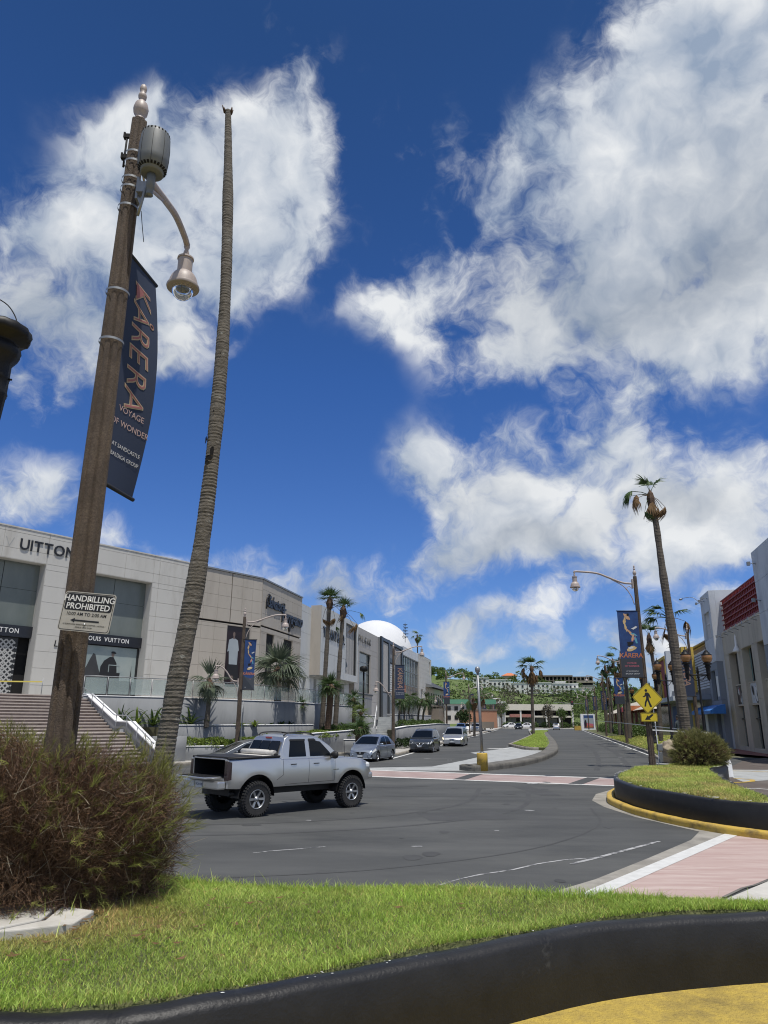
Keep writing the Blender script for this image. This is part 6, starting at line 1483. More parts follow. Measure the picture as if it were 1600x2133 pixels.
for x0, x1, nm in ((-1.3, 3.55, 'w1'), (6.85, 12.25, 'w2')):
    block(lv, (x0-.2, 1.3, TZ), (x1+.2, 1.5, 12.9), 'slot', 'dark_interior')
    xm = (x0+x1)/2-.1
    for a, b in ((x0+.04, xm-.02), (xm+.02, x1-.04)):
        for c, d in ((8.48, 10.95), (10.97, 12.80)): block(lv, (a, .78, c), (b, .80, d), 'win_grey', 'window_pane')
    block(lv, (x0+.034, .60, 7.68), (x1-.034, .775, 8.46), 'band_black', 'sign_band')
letters('LOUIS VUITTON', .46, 'letter_white', lv, (7.46, .592, 7.93), .16, ext=.008, fit=3.6, off=.004)
letters('LOUIS VUITTON', .46, 'letter_white', lv, (-1.02, .592, 7.93), .16, ext=.008, fit=3.6, off=.004)
block(lv, (x0+.04, .82, TZ), (x1-.04, .84, 7.66), 'dark_frame', 'window_frame')
sky_p = [(7.1, 4.2), (12.0, 4.2), (12.0, 7.6), (7.1, 7.6)]
prints(lv, [('poster_sky', sky_p), ('poster_land', [(7.1, TZ+.1), (12.0, TZ+.1), (12.0, 5.05), (11.2, 5.15), (10.2, 5.05), (9.2, 5.25), (7.1, 5.3)]),
  ('poster_land', [(7.1, 4.6), (9.3, 4.6), (9.05, 5.6), (8.75, 6.35), (8.55, 6.95), (8.38, 7.05), (8.15, 6.6), (7.9, 6.0), (7.1, 5.4)]),
  ('poster_coat', [(9.0, 4.9), (10.5, 4.9), (10.45, 5.6), (10.35, 6.4), (10.05, 6.85), (9.75, 6.85), (9.3, 6.55), (9.05, 6.1)]), ('poster_skin', ell(9.98, 7.03, .13, .17)), ('poster_coat', [(9.8, 7.13), (9.86, 7.26), (10.05, 7.28), (10.2, 7.2), (10.26, 7.1), (9.85, 7.12)]),
  ('poster_coat', [(9.6, 4.4), (10.7, 4.4), (10.7, 5.7), (9.6, 5.7)]), ('poster_sky', [(9.7, 5.72), (9.76, 5.72), (9.76, 6.22), (10.62, 6.22), (10.62, 5.72), (10.68, 5.72), (10.68, 6.28), (9.7, 6.28)]), ('poster_land', [(11.55, 5.1), (11.62, 5.9), (11.64, 6.35), (11.66, 5.9), (11.73, 5.1)])], .815)
# lattice door in the left window
dr = block(lv, (-1.2, .84, TZ), (2.75, .88, 7.66), 'dark_frame', 'door')
mb = MB(); w_, z0_, z1_ = (-1.1, 2.60), TZ+.12, 7.5; st = .36
for k in range(-12, 24):
    for sg in (1, -1):
        P = []
        for t in np.linspace(z0_, z1_, 60):
            x = w_[0]+k*st+sg*(t-z0_)
            if w_[0] < x < w_[1]: P.append((x, t))
        if len(P) > 2:
            (xa, za), (xb, zb) = P[0], P[-1]; q = .035
            mb.add([(xa-q, .832-.003*sg, za+q*sg), (xa+q, .832-.003*sg, za-q*sg), (xb+q, .832-.003*sg, zb-q*sg), (xb-q, .832-.003*sg, zb+q*sg)], [(0, 1, 2, 3)])
for k in range(11):
    for j in range(10): x, z = w_[0]+k*st+.17, z0_+.02+j*st+(.18 if k % 2 else 0); mb.add([(x+.07*c, .826, z+.07*s_) for c, s_ in ((1, 0), (0, 1), (-1, 0), (0, -1))], [(0, 1, 2, 3)])
mb.build('lattice', MT['lattice'], lv)
letters('UITTON', 1.06, 'letter_black', lv, (1.5, -.07, 13.58), .10, ext=.035, fit=4.0, off=.012)
letters('LOUI V', 1.06, 'stain_grey', lv, (-2.4, -.036, 13.58), .12, ext=.001, fit=3.5, off=-.02)
text('LV', .62, 'letter_black', lv, (5.15, -.06, 7.2), ext=.02, shear=.1)
t_ = thing('caution_tape', (0, 0, 0), 0, 'yellow caution tape stretched across the top of the store steps', 'tape')
mb = MB(); P = curve_pts([(-27.5, 40.8, 4.55), (-24, 42.6, 4.42), (-20.6, 44.2, 4.45)], 6); mb.grid([[(p.x, p.y, p.z) for p in P], [(p.x, p.y, p.z+.075) for p in P]]); mb.build('tape_strip', MT['tape_yellow'], t_)
for p in ((-27.5, 40.8), (-20.6, 44.2)): mb = MB(); mb.tube([(p[0], p[1], TZ), (p[0], p[1], 4.7)], .025, 8); mb.build('post', MT['steel_dull'], t_)
# ----- beige store with two planes
fe = thing('store_building', (-26.08+15.9*math.cos(AV), 46.6+15.9*math.sin(AV), 0), AV, 'beige stone store with script name sign and a tall dark fashion poster', 'store')
A2 = R(76.95)-AV; at2 = (8.08, 0, 0)
facade(fe, 0, 4.42, 10.56, 14.9, [], 1.1, 1.5, 'beige_stone', 'beige_joint', .7, gap=.008); facade(fe, 4.50, 8.07, 10.56, 14.9, [], 1.1, 1.2, 'beige_stone', 'beige_joint', .7, gap=.008)
facade(fe, 0, 8.07, TZ-.2, 10.40, [(4.2, 6.9, 5.05, 10.30)], 1.1, 1.4, 'beige_stone', 'beige_joint', .7, gap=.008)
facade(fe, .06, 11.0, 10.70, 14.9, [], 1.1, 1.6, 'beige_stone', 'beige_joint', .7, at2, A2, gap=.008)
facade(fe, .06, 11.0, TZ-.2, 10.55, [(1.45, 3.5, 5.02, 10.15), (6.0, 8.6, 5.02, 10.10)], 1.1, 1.5, 'beige_stone', 'beige_joint', .7, at2, A2, gap=.008)
block(fe, (0, .14, TZ), (8.07, .8, 14.88), 'slot', 'core'); 
block(fe, (.16, .14, TZ), (11.0, .8, 14.88), 'slot', 'core', at2, A2)
block(fe, (-.02, -.12, 14.92), (8.1, .7, 15.06), 'steel_dull', 'coping'); block(fe, (-.03, -.12, 14.92), (11.05, .7, 15.06), 'steel_dull', 'coping', at2, A2)
block(fe, (0, .8, 14.4), (8, 20, 14.8), 'concrete_grey', 'roof'); block(fe, (.2, .8, 14.41), (10.9, 18, 14.81), 'concrete_grey', 'roof', at2, A2)
prints(fe, [('poster_dark', [(4.24, 5.1), (6.86, 5.1), (6.86, 10.26), (4.24, 10.26)]), ('poster_dress', [(4.62, 9.05), (5.0, 9.2), (5.3, 9.2), (5.62, 9.05), (5.78, 8.2), (5.68, 8.1), (5.66, 6.95), (5.2, 6.7), (4.75, 6.9), (4.66, 8.1), (4.5, 8.0)]), ('poster_skin', ell(5.15, 9.55, .13, .22)), ('poster_skin', [(5.06, 9.15), (5.24, 9.15), (5.22, 9.4), (5.08, 9.4)]),
  ('poster_coat', [(4.62, 6.95), (5.75, 6.95), (5.95, 5.7), (5.4, 5.6), (4.4, 5.7)]), ('poster_skin', [(5.0, 6.0), (5.25, 6.0), (5.3, 5.4), (5.1, 5.3)]), ('poster_land', [(6.25, 5.1), (6.86, 5.1), (6.86, 10.26), (6.25, 10.26)])], .10)
block(fe, (6.20, .02, 5.06), (6.26, .1, 10.28), 'dark_frame', 'mullion')
for a, b in ((1.45, 3.5), (6.0, 8.6)):
    block(fe, (a+.04, .30, 5.04), (b-.04, .33, 10.1), 'poster_dark', 'window_pane', at2, A2); block(fe, (a+.06, .27, 8.55), (b-.06, .295, 10.05), 'win_grey', 'window_pane', at2, A2)
    prints(fe, [('far_brown', [(a+.2, 5.2), (b-.3, 5.2), (b-.4, 7.4), (a+.5, 7.8)]), ('name_fill', ell((a+b)/2-.2, 6.1, .35, .8)), ('poster_skin', ell((a+b)/2, 7.2, .3, .4))], .262, at2, A2)
q = thing('sign_mount', (0, 0, 0)); q.parent = fe; q.location = at2; q.rotation_euler = (0, 0, A2)
text('Salvatore', 1.55, 'letter_black', q, (3.2, -.14, 12.55), ext=.06, shear=.45, off=.03, sx=.72); text('Ferragamo', 1.75, 'letter_black', q, (7.9, -.14, 11.75), ext=.06, shear=.45, off=.03, sx=.78)
mb = MB(); mb.tube(curve_pts([(.9, -.12, 12.3), (1.0, -.12, 13.3), (1.5, -.12, 13.75), (1.8, -.12, 13.3), (1.3, -.12, 12.9)], 5), .075, 6); mb.tube(curve_pts([(4.7, -.12, 13.3), (5.6, -.12, 13.4), (5.2, -.12, 12.4), (5.0, -.12, 11.6)], 5), .075, 6); mb.tube(curve_pts([(7.5, -.12, 12.3), (7.4, -.12, 11.4), (7.2, -.12, 10.95), (7.05, -.12, 11.3)], 5), .09, 6); mb.build('script_flourish', MT['letter_black'], q)
mk('dark_letter', (0.10,0.098,0.094), 0.6)
# ----- white store with the projecting box, grey store, dark-framed bay, glass shop, stone tower
T0 = (-7.67, 78.46, 0); AT = R(78.1)
tf = thing('store_building', T0, AT, 'white store with a projecting upper box and black serif letters', 'store')
facade(tf, -2.7, 20.85, 2.4, 14.7, [(.6, 1.9, 3.6, 6.9), (4.6, 5.7, 3.6, 6.9), (9.6, 11.2, 3.6, 6.9), (16.2, 18.2, 3.6, 6.9)], 2.3, 4.0, 'white_panel', 'white_joint', .6, (0, 1.25, 0))
facade(tf, 2.9, 13.9, 7.15, 15.0, [], 2.6, 3.7, 'white_panel', 'white_joint', .5, gap=.03); facade(tf, 19.75, 20.40, 7.15, 15.0, [], 2.6, 3, 'white_panel', 'white_joint', .5); facade(tf, 13.91, 19.74, 7.15, 8.0, [], .9, 3, 'white_panel', 'white_joint', .5); facade(tf, 13.91, 19.74, 14.4, 15.0, [], .9, 3, 'white_panel', 'white_joint', .5)
block(tf, (13.92, .3, 8.01), (19.73, .5, 14.39), 'grey_stone', 'recessed_panel')
for x in (15.3, 16.8, 18.3): block(tf, (x, .26, 8.02), (x+.06, .3, 14.38), 'steel_dull', 'panel_rib')
block(tf, (14.0, .22, 8.02), (14.12, .3, 14.38), 'dark_frame', 'panel_frame'); block(tf, (19.35, .1, 8.02), (19.72, .3, 14.38), 'dark_frame', 'panel_frame'); block(tf, (14.12, .22, 14.2), (19.3, .3, 14.38), 'dark_frame', 'panel_frame')
mb = MB(); mb.add([(14.2, .2, 11.0), (14.3, .2, 13.0), (14.75, .19, 10.2), (14.25, .19, 10.6)], [(0, 1, 2, 3)]); mb.add([(14.2, .2, 10.4), (15.6, .16, 9.0), (14.2, .2, 8.5)], [(0, 1, 2)]); mb.build('torn_sheet', MT['dark_frame'], tf)
block(tf, (2.87, .03, 7.17), (2.9, 1.25, 14.98), 'beige_stone', 'box_side'); block(tf, (2.95, .5, 7.1), (20.38, 1.25, 7.2), 'concrete_grey', 'soffit'); block(tf, (2.95, .5, 14.7), (20.38, 1.25, 14.9), 'white_panel', 'box_top')
block(tf, (-2.6, 1.86, 14.2), (20.8, 22, 14.6), 'concrete_grey', 'roof'); block(tf, (-2.6, 1.86, 2.4), (-2.1, 22, 14.18), 'white_panel', 'side_wall')
for a, b in ((.6, 1.9), (4.6, 5.7), (9.6, 11.2), (16.2, 18.2)): block(tf, (a+.03, 1.6, 3.6), (b-.03, 1.63, 6.87), 'win_dark', 'window_pane')
for a, b in ((6.6, 8.9), (12.2, 14.6)): block(tf, (a, 1.12, 3.7), (b, 1.2, 6.2), 'win_grey', 'display_panel')
letters('TIFFANY&CO.', 1.75, 'letter_black', tf, (3.5, -.09, 11.45), .10, ext=.05, fit=9.6, off=.01)
text('Tiffany & Co.', .62, 'letter_black', tf, (12.9, 1.08, 5.6), ext=.02); block(tf, (11.7, 1.11, 5.35), (14.3, 1.14, 6.4), 'lv_stone', 'name_panel')
bv = thing('store_building', T0, AT, 'grey-beige store with grey letters, some fallen off, over a tall frosted window', 'store')
facade(bv, 20.9, 35.95, 2.4, 15.0, [(23.7, 30.9, 6.05, 11.75)], 2.5, 3.8, 'grey_stone', 'beige_joint', .7, (0, .6, 0))
block(bv, (20.9, 1.4, 14.4), (35.9, 22, 14.9), 'concrete_grey', 'roof')
for i in range(4):
    z = 6.1+i*1.41; block(bv, (23.76, .92, z+.05), (30.84, .96, z+1.36), 'win_grey', 'window_pane'); 
    if i: block(bv, (23.76, .86, z-.04), (30.84, .92, z+.04), 'steel_dull', 'muntin')
for a, b in (((23.72, .80, 6.07), (23.86, .9, 11.72)), ((30.74, .80, 6.07), (30.88, .9, 11.72)), ((23.87, .80, 11.6), (30.73, .9, 11.72)), ((22.4, .42, 5.75), (32, .56, 5.95))): block(bv, a, b, 'dark_frame', 'window_frame')
letters('BVLGAR', 1.45, 'dark_letter', bv, (22.6, .5, 13.0), .30, ext=.04, fit=7.8, off=-.015)
text('I', 1.45, 'stain_grey', bv, (31.2, .565, 13.0), ext=.001)
block(bv, (26.0, .52, 3.2), (31.6, .565, 5.3), 'stucco', 'blank_panel')
db = thing('shop_building', T0, AT, 'narrow shop bay framed by tall black uprights, grey roller door at its foot', 'shop')
block(db, (35.98, .3, 2.4), (55.0, .9, 15.0), 'stucco', 'wall'); block(db, (35.98, .9, 14.4), (55, 22, 14.8), 'concrete_grey', 'roof')
for a, b in ((36.0, 37.3), (41.6, 42.9), (53.6, 55.0)): block(db, (a, .0, 2.4), (b, .28, 15.15), 'dark_frame', 'frame_upright')
block(db, (37.32, .0, 14.6), (41.58, .28, 15.1), 'dark_frame', 'frame_top'); block(db, (42.92, .0, 14.6), (53.58, .28, 15.1), 'dark_frame', 'frame_top'); block(db, (42.92, .02, 11.6), (46.9, .28, 12.3), 'dark_frame', 'frame_bar')
for i in range(12): block(db, (43.2, .1, 6.9+i*.38), (47.6, .28, 6.9+i*.38+.30), 'white_panel', 'slat')
block(db, (48.6, .12, 5), (53.0, .28, 14.4), 'stucco', 'pale_panel'); block(db, (37.4, .1, 6.7), (41.5, .28, 14.4), 'grey_stone', 'tall_panel'); block(db, (37.4, .15, 2.4), (47, .28, 6.5), 'steel_dull', 'roller_door')
gs = thing('shop_building', T0, AT, 'glass-fronted shop with teal panes and a grid of mullions next to the stone tower', 'shop')
block(gs, (55.1, .8, 2.4), (72.6, 1.2, 15.4), 'win_dark', 'back_wall'); block(gs, (55.05, .0, 13.9), (72.6, 1.2, 15.45), 'tower_grey', 'fascia'); block(gs, (55.1, 1.2, 14.6), (72.6, 22, 15.2), 'concrete_grey', 'roof')
nx, nz = 9, 4
for i in range(nx):
    a, b = 55.2+17.3*i/nx, 55.2+17.3*(i+1)/nx
    for j in range(nz):
        c, d = 3.5+10.3*j/nz, 3.5+10.3*(j+1)/nz
        block(gs, (a+.05, .32, c+.05), (b-.05, .36, d-.05), 'win_teal' if (i < 4 and j > 1) else ('far_brown' if j == 1 else 'win_grey'), 'window_pane')
for i in range(nx+1): block(gs, (55.2+17.3*i/nx-.06, .2, 3.4), (55.2+17.3*i/nx+.06, .3, 13.88), 'steel_dull', 'mullion')
for j in range(nz+1): block(gs, (55.2, .16, 3.5+10.3*j/nz-.05), (72.5, .19, 3.5+10.3*j/nz+.05), 'steel_dull', 'transom')
mb = MB(); mb.add([(56, .28, 7.2), (59.6, .28, 7.4), (58.8, .28, 8.6), (57.4, .28, 9.4), (56.4, .28, 11.2), (56, .28, 11.4)], [tuple(range(6))]); mb.build('red_decal', MT['art_orange'], gs)
tw = thing('tower_building', T0, AT, 'white stone clad corner tower at the far end of the left shop row', 'tower')
facade(tw, 72.65, 90.3, 1.4, 15.6, [(74.6, 77.6, 3.3, 8.6), (80.2, 83.2, 3.3, 8.2), (86.6, 88.2, 12.2, 15.0)], .95, 4.6, 'lv_stone', 'lv_joint', .7, (0, -.1, 0))
block(tw, (89.6, .6, 1.4), (90.25, 16, 15.6), 'lv_stone', 'side_wall')
mb = MB(); mb.add([(72.6, -.15, 15.6), (90.35, -.15, 15.6), (90.35, 16, 15.6), (72.6, 16, 15.6), (81.5, 6, 17.2)], [(0, 1, 4), (1, 2, 4), (2, 3, 4), (3, 0, 4)]); mb.build('roof', MT['lv_stone'], tw)
for a, b, c, d in ((74.6, 77.6, 3.3, 8.6), (80.2, 83.2, 3.3, 8.2), (86.6, 88.2, 12.2, 15.0)): block(tw, (a+.04, .3, c+.03), (b-.04, .34, d-.04), 'win_dark' if a > 80 else 'tower_grey', 'window_pane')
dm = thing('dome', (-1.7, 170, 10.0), 0, 'large smooth white dome rising behind the shop roofs', 'dome')
mb = MB(); mb.lathe([(8.8*math.cos(R(a)), 6.3+8.8*math.sin(R(a))) for a in range(-20, 91, 5)], 40); mb.build('shell', MT['dome_white'], dm); mb = MB(); mb.lathe([(8.4, -9), (8.4, 3.9)], 32); mb.build('drum', MT['dome_white'], dm)
vt = thing('roof_antenna', (3.6, 118, 14.6), 0, 'small lattice of dark aerials on the roof edge in front of the dome', 'antenna')
mb = MB(); mb.tube([(0, 0, 0), (0, 0, 3.2)], .05, 6)
for i in range(5): mb.box((.1*(i % 2), 0, .9+i*.5), (1.0-.1*i, .12, .12)); mb.tube([(-.35, 0, .6+i*.5), (.4, 0, .95+i*.5)], .03, 5)
mb.build('mast', MT['dark_frame'], vt)

# ------------------------------------------------------------------ terraces, retaining walls, steps, railing
edge = [(-16.9, 41.3), (-11.86, 45.64), (-7.04, 54.57), (-3.6, 67.0), (-2.0, 74)]
mb = MB(); mb.prism([(-38, 41), (-27.5, 31.5), (-24.9, 31.0), (-17.1, 41.5)]+[(x-.28, y+.02) for x, y in edge[1:]]+[(-8, 80), (-14, 70), (-28, 50)], .1, TZ-.02); mb.build('terrace', MT['sidewalk'], kind='structure')
def retaining(path, w, z0, z1, label, cap=True, group='grey rendered retaining walls of the shop terraces'):
    c = path[len(path)//2]; t = thing('retaining_wall', (c[0], c[1], 0), 0, label, 'wall', group); loc = (-c[0], -c[1], 0)
    sweep(path, w, z0, z1, .012).build('wall_body', MT['stucco'], t, loc=loc)
    if cap: sweep(path, w+.05, (z1 if not isinstance(z1, list) else 0)+.003 if not isinstance(z1, list) else [z+.003 for z in z1], (z1+.05) if not isinstance(z1, list) else [z+.05 for z in z1], .01).build('wall_cap', MT['white_paint'], t, loc=loc)
    return t
retaining(edge, .30, .1, TZ, 'tall grey retaining wall under the glass railing, topmost of the terrace walls')
retaining([(-12.6, 43.3), (-11.93, 44.0), (-9.75, 47.3), (-6.77, 52.8), (-5.34, 55.8), (-5.9, 57.5)], .26, .1, 2.0, 'middle grey retaining wall behind the pickup, below the broad palm')
retaining([(-12.3, 40.9), (-11.4, 42.1), (-9.4, 42.9), (-8.4, 45.0), (-6.9, 46.4)], .24, .1, .88, 'lowest grey planter wall behind the pickup with a bright hedge on it')
retaining([(-12.6, 40.6), (-11.0, 41.6)], .5, .1, 1.47, 'short thick grey pier at the foot of the store steps', False)
retaining([(-6.9, 46.4), (-6.14, 46.6), (-4.43, 50.2), (-3.2, 53.4), (-2.2, 56.2), (-2.6, 59)], .26, .1, [1.25, 1.35, 1.5, 1.56, 1.62, 1.62], 'sloping grey planter wall left of the silver blue sedan')
retaining([(-4.0, 53.0), (-2.95, 54.2), (-1.2, 54.6)], .3, .1, .98, 'low pale planter wall just behind the silver blue sedan')
retaining([(-5.2, 74), (-2.2, 76), (-.75, 77.0)], .3, .1, 2.75, 'pale terrace wall at the head of the concrete steps')
retaining([(-1.2, 60.2), (-.62, 60.4)], .5, .1, 1.78, 'square grey pier left of the concrete steps', False)
retaining([(.95, 61.4), (2.03, 66), (5.82, 82), (8.2, 92)], .3, .1, [1.72, 1.85, 1.98, 1.9], 'long grey planter wall behind the dark SUV')
retaining([(.6, 79), (4.24, 90), (6.4, 100)], .3, .1, 2.95, 'upper pale wall in front of the glass shop')
for nm, poly, z in (('planter_soil', [(-12.6, 43.4), (-11.9, 44.1), (-9.7, 47.4), (-6.7, 52.9), (-5.4, 55.9), (-6.5, 56), (-12, 45.9), (-16, 42)], 1.9), ('planter_soil', [(-11.4, 42.2), (-9.4, 43), (-8.4, 45.1), (-6.9, 46.5), (-5.3, 55.6), (-6.8, 52.6), (-9.8, 47.1), (-12.0, 43.7)], .80), ('planter_soil', [(-6.1, 46.7), (-4.4, 50.3), (-2.2, 56.3), (-2.6, 60), (-1.2, 62), (-2.2, 74), (-3.4, 67), (-6.9, 54.6)], 1.22), ('planter_soil', [(1.0, 61.5), (2.0, 66.1), (5.8, 82), (8.0, 92), (6, 98), (.6, 78.9), (.4, 66)], 1.55), ('planter_soil', [(-4, 53.1), (-2.9, 54.3), (-1.2, 54.7), (-1.6, 57), (-2.5, 57)], .6)):
    mb = MB(); mb.prism(poly, .1, z); mb.build(nm, MT['soil'], kind='structure')
# main steps up to the stone store
U = Vector((math.cos(AV), math.sin(AV), 0)); st = thing('stone_steps', (-11.55, 37.4, .14), AV, 'wide brown stone stairway with pale nosings climbing to the white store', 'steps')
NR, run = 22, .0; y = 0; z = 0; rise = (TZ-.14)/NR
_sm = MB(); 
for i in range(NR):
    d = 1.25 if i == 9 else .27
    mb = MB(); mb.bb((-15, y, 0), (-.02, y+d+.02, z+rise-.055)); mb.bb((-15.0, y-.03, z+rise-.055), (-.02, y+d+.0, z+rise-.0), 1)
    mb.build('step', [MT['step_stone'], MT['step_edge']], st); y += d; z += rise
YT = y
def ramp_z(yy):
    return float(np.interp(yy, [-.3, 9*.27, 9*.27+1.4, YT+.05], [.55, .14+9*rise+.75-.14, .14+9*rise+.75-.14, TZ-.1]))
pa = thing('stair_parapet', (-11.55, 37.4, .14), AV, 'white topped sloping parapet with steel handrail beside the stone stairway', 'parapet')
prof = [(-.35, 0), (-.35, .75), (0.0, .95), (9*.27-.35, 1.98), (9*.27-.15, 2.10), (9*.27+.95, 2.12), (9*.27+1.15, 2.2), (YT-.2, TZ+.0), (YT+.1, TZ+.02), (YT+.1, 0)]
mb = MB(); vs = [(0.0, p[0], p[1]) for p in prof]+[(.42, p[0], p[1]) for p in prof]; n = len(prof)
mb.add(vs, [tuple(range(n-1, -1, -1)), tuple(range(n, 2*n))]); mb.build('parapet_side', MT['stucco'], pa)
mb = MB(); mb.add([(-.03, p[0], p[1]+.012) for p in prof[1:-1]]+[(.45, p[0], p[1]+.012) for p in prof[1:-1]], [(i, i+1, n-2+i+1, n-2+i) for i in range(n-3)])
mb.add([(-.03, p[0], p[1]+.012) for p in prof[1:-1]]+[(-.03, p[0], p[1]-.05) for p in prof[1:-1]], [(i, i+1, n-2+i+1, n-2+i) for i in range(n-3)]); mb.add([(-.0, prof[0][0]-.01, 0), (.42, prof[0][0]-.01, 0), (.42, prof[0][0]-.01, .75), (0, prof[0][0]-.01, .75)], [(0, 1, 2, 3)])
mb.build('parapet_top', MT['white_paint'], pa)
mb = MB(); rl = [(-.12, p[0], p[1]+.30) for p in prof[1:-1]]; mb.tube(rl, .028, 8); mb.build('handrail', MT['steel'], pa)
for yy, zz in ((-.1, .9), (1.2, 1.5), (2.2, 2.05), (3.2, 2.12), (4.6, 2.8), (5.8, 3.3)): mb = MB(); mb.tube([(-.12, yy, zz-.85), (-.12, yy, zz+.30)], .022, 6); mb.build('handrail_post', MT['steel_dull'], pa)
mb = MB(); mb.box((-.004, 9*.27+.35, 1.62), (.02, .34, .16)); mb.build('wall_light', MT['lens'], pa)
# glass railing along the terrace edge
rail = thing('glass_railing', (-11.86, 45.64, TZ+.05), 0, 'steel and glass railing running along the terrace in front of the shops', 'railing'); O = Vector((-11.86, 45.64, 0))
E3 = [Vector((x, y, 0)) for x, y in edge]; pos = []
for a, b in zip(E3, E3[1:]):
    L = (b-a).length; k = max(1, round(L/1.45)); pos += [lerp(a, b, i/k) for i in range(k)]
pos.append(E3[-1])
mb = MB(); mb.tube([p-O+Vector((0, 0, 1.06)) for p in pos], .028, 8); mb.build('top_rail', MT['steel_dull'], rail)
for i, p in enumerate(pos):
    mb = MB(); mb.tube([p-O, p-O+Vector((0, 0, 1.05))], .024, 8); mb.build('post', MT['steel_dull'], rail)
    if i+1 < len(pos):
        q_ = pos[i+1]; d = (q_-p).normalized(); n_ = Vector((-d.y, d.x, 0))*.006; a, b = p-O+d*.06, q_-O-d*.06; mb = MB()
        vs = [a-n_+Vector((0, 0, .08)), b-n_+Vector((0, 0, .08)), b-n_+Vector((0, 0, .99)), a-n_+Vector((0, 0, .99)), a+n_+Vector((0, 0, .08)), b+n_+Vector((0, 0, .08)), b+n_+Vector((0, 0, .99)), a+n_+Vector((0, 0, .99))]
        mb.add(vs, [(0, 1, 2, 3), (7, 6, 5, 4), (0, 4, 5, 1), (3, 2, 6, 7), (0, 3, 7, 4), (1, 5, 6, 2)]); mb.build('glass_pane', MT['rail_glass'], rail)
# concrete steps further along
cs = thing('concrete_steps', (-.6, 60.8, .14), R(0), 'grey concrete steps between two piers leading up to the dark-framed shop', 'steps')
for i in range(14):
    mb = MB(); x = .02*i; mb.bb((-.1+x, i*.95, 0), (1.3+x, i*.95+.97, .18*(i+1))); mb.build('step', MT['concrete_grey'], cs)
for x in (-.2, 1.45):
    mb = MB(); mb.tube([(x, 0, 1.1), (x+.2, 12.6, 3.6)], .03, 6); mb.tube([(x, 0, 0), (x, 0, 1.1)], .03, 6); mb.tube([(x+.1, 6.3, 1.2), (x+.1, 6.3, 2.35)], .03, 6); mb.tube([(x+.2, 12.6, 2.6), (x+.2, 12.6, 3.6)], .03, 6); mb.build('handrail', MT['white_paint'], cs)

# ------------------------------------------------------------------ terrace planting
for i, (x, y, z, L, lb) in enumerate([(-15.9, 41.3, 1.95, 1.1, 'arching strap-leaved plant nearest the stair handrail'), (-14.9, 42.0, 1.95, 1.3, 'strap-leaved plant second from the stair handrail'), (-14.2, 42.8, 1.95, 1.2, 'strap-leaved plant midway along the wall by the stairway'), (-13.5, 43.6, 1.95, 1.35, 'big strap-leaved plant just left of the bare palm trunk'), (-12.9, 44.1, 1.95, 1.3, 'strap-leaved plant right behind the bare palm trunk'), (-11.7, 45.2, 1.95, 1.2, 'strap-leaved plant with a bright leaf right of the bare palm trunk')]):
    strap_plant((x, y, z), lb, 17, L*1.35, 'leaf' if i % 2 else 'leaf_bright', i, w=.13)
for i, (x, y, z, L, lb, m_) in enumerate([(-10.6, 43.6, .85, .8, 'dark broad-leaved shrub behind the bright hedge, left one', 'leaf_dark'), (-9.7, 44.8, .85, .85, 'dark broad-leaved shrub behind the bright hedge, right one', 'leaf_dark'), (-8.5, 49.2, 1.9, .75, 'yellowish leafy plant at the foot of the two-armed lamp', 'leaf_bright'), (-9.2, 48.0, 1.9, .6, 'small yellowish plant left of the two-armed lamp', 'leaf_bright'), (-7.3, 53.4, 1.9, .7, 'dark low plant at the right of the broad palm trunk', 'leaf_dark'), (-6.8, 54.4, 1.9, .6, 'dark low plant farther right of the broad palm', 'leaf_dark'), (-7.95, 52.6, 1.9, .5, 'tiny dark plant at the left of the broad palm', 'leaf_dark')]):
    strap_plant((x, y, z), lb, 13, L, m_, 20+i, 'low planting in the terrace beds', .16, (75, 5))
hedge((-9.9, 43.3, .8), [(-11.5, 42.5, .82), (-9.5, 43.25, .82), (-8.6, 45.3, .82), (-7.2, 46.9, .9)], 1.0, .52, 'bright yellow-green clipped hedge behind the pickup truck', n=6500, size=.10)
hedge((-4.5, 52, 1.2), [(-5.9, 48.2, 1.22), (-4.6, 51.2, 1.22), (-2.9, 56.3, 1.22)], 1.6, .42, 'bright ground-cover shrubs under the two slim palms', n=6000, size=.12, seed=4)
hedge((-3.2, 61, 1.2), [(-4.2, 56.5, 1.25), (-3.0, 61, 1.25), (-1.8, 66, 1.25)], 2.0, .75, 'dark green shrubs in the bed left of the concrete steps', 'leaf', 5000, .14, 5)
hedge((-1.2, 58.6, .5), [(-2.2, 56.5, .9), (-1.2, 58.2, .8), (-.6, 59.9, .4)], 1.0, .5, 'bright green groundcover at the foot of the concrete steps', 'leaf_bright', 2500, .10, 6)
hedge((3.5, 74, 1.55), [(1.6, 66.5, 1.55), (3.2, 74, 1.6), (5.4, 83.5, 1.6), (7.2, 91.5, 1.6)], 1.2, .75, 'long dark hedge on the planter wall behind the dark SUV', 'leaf', 7000, .16, 7)
hedge((1.9, 62.4, .3), [(1.3, 60.8, .25), (2.0, 62.6, .3), (2.7, 65.5, .3)], .8, .62, 'dark spiky shrubs at the foot of the long grey wall', 'leaf_dark', 2200, .14, 8)
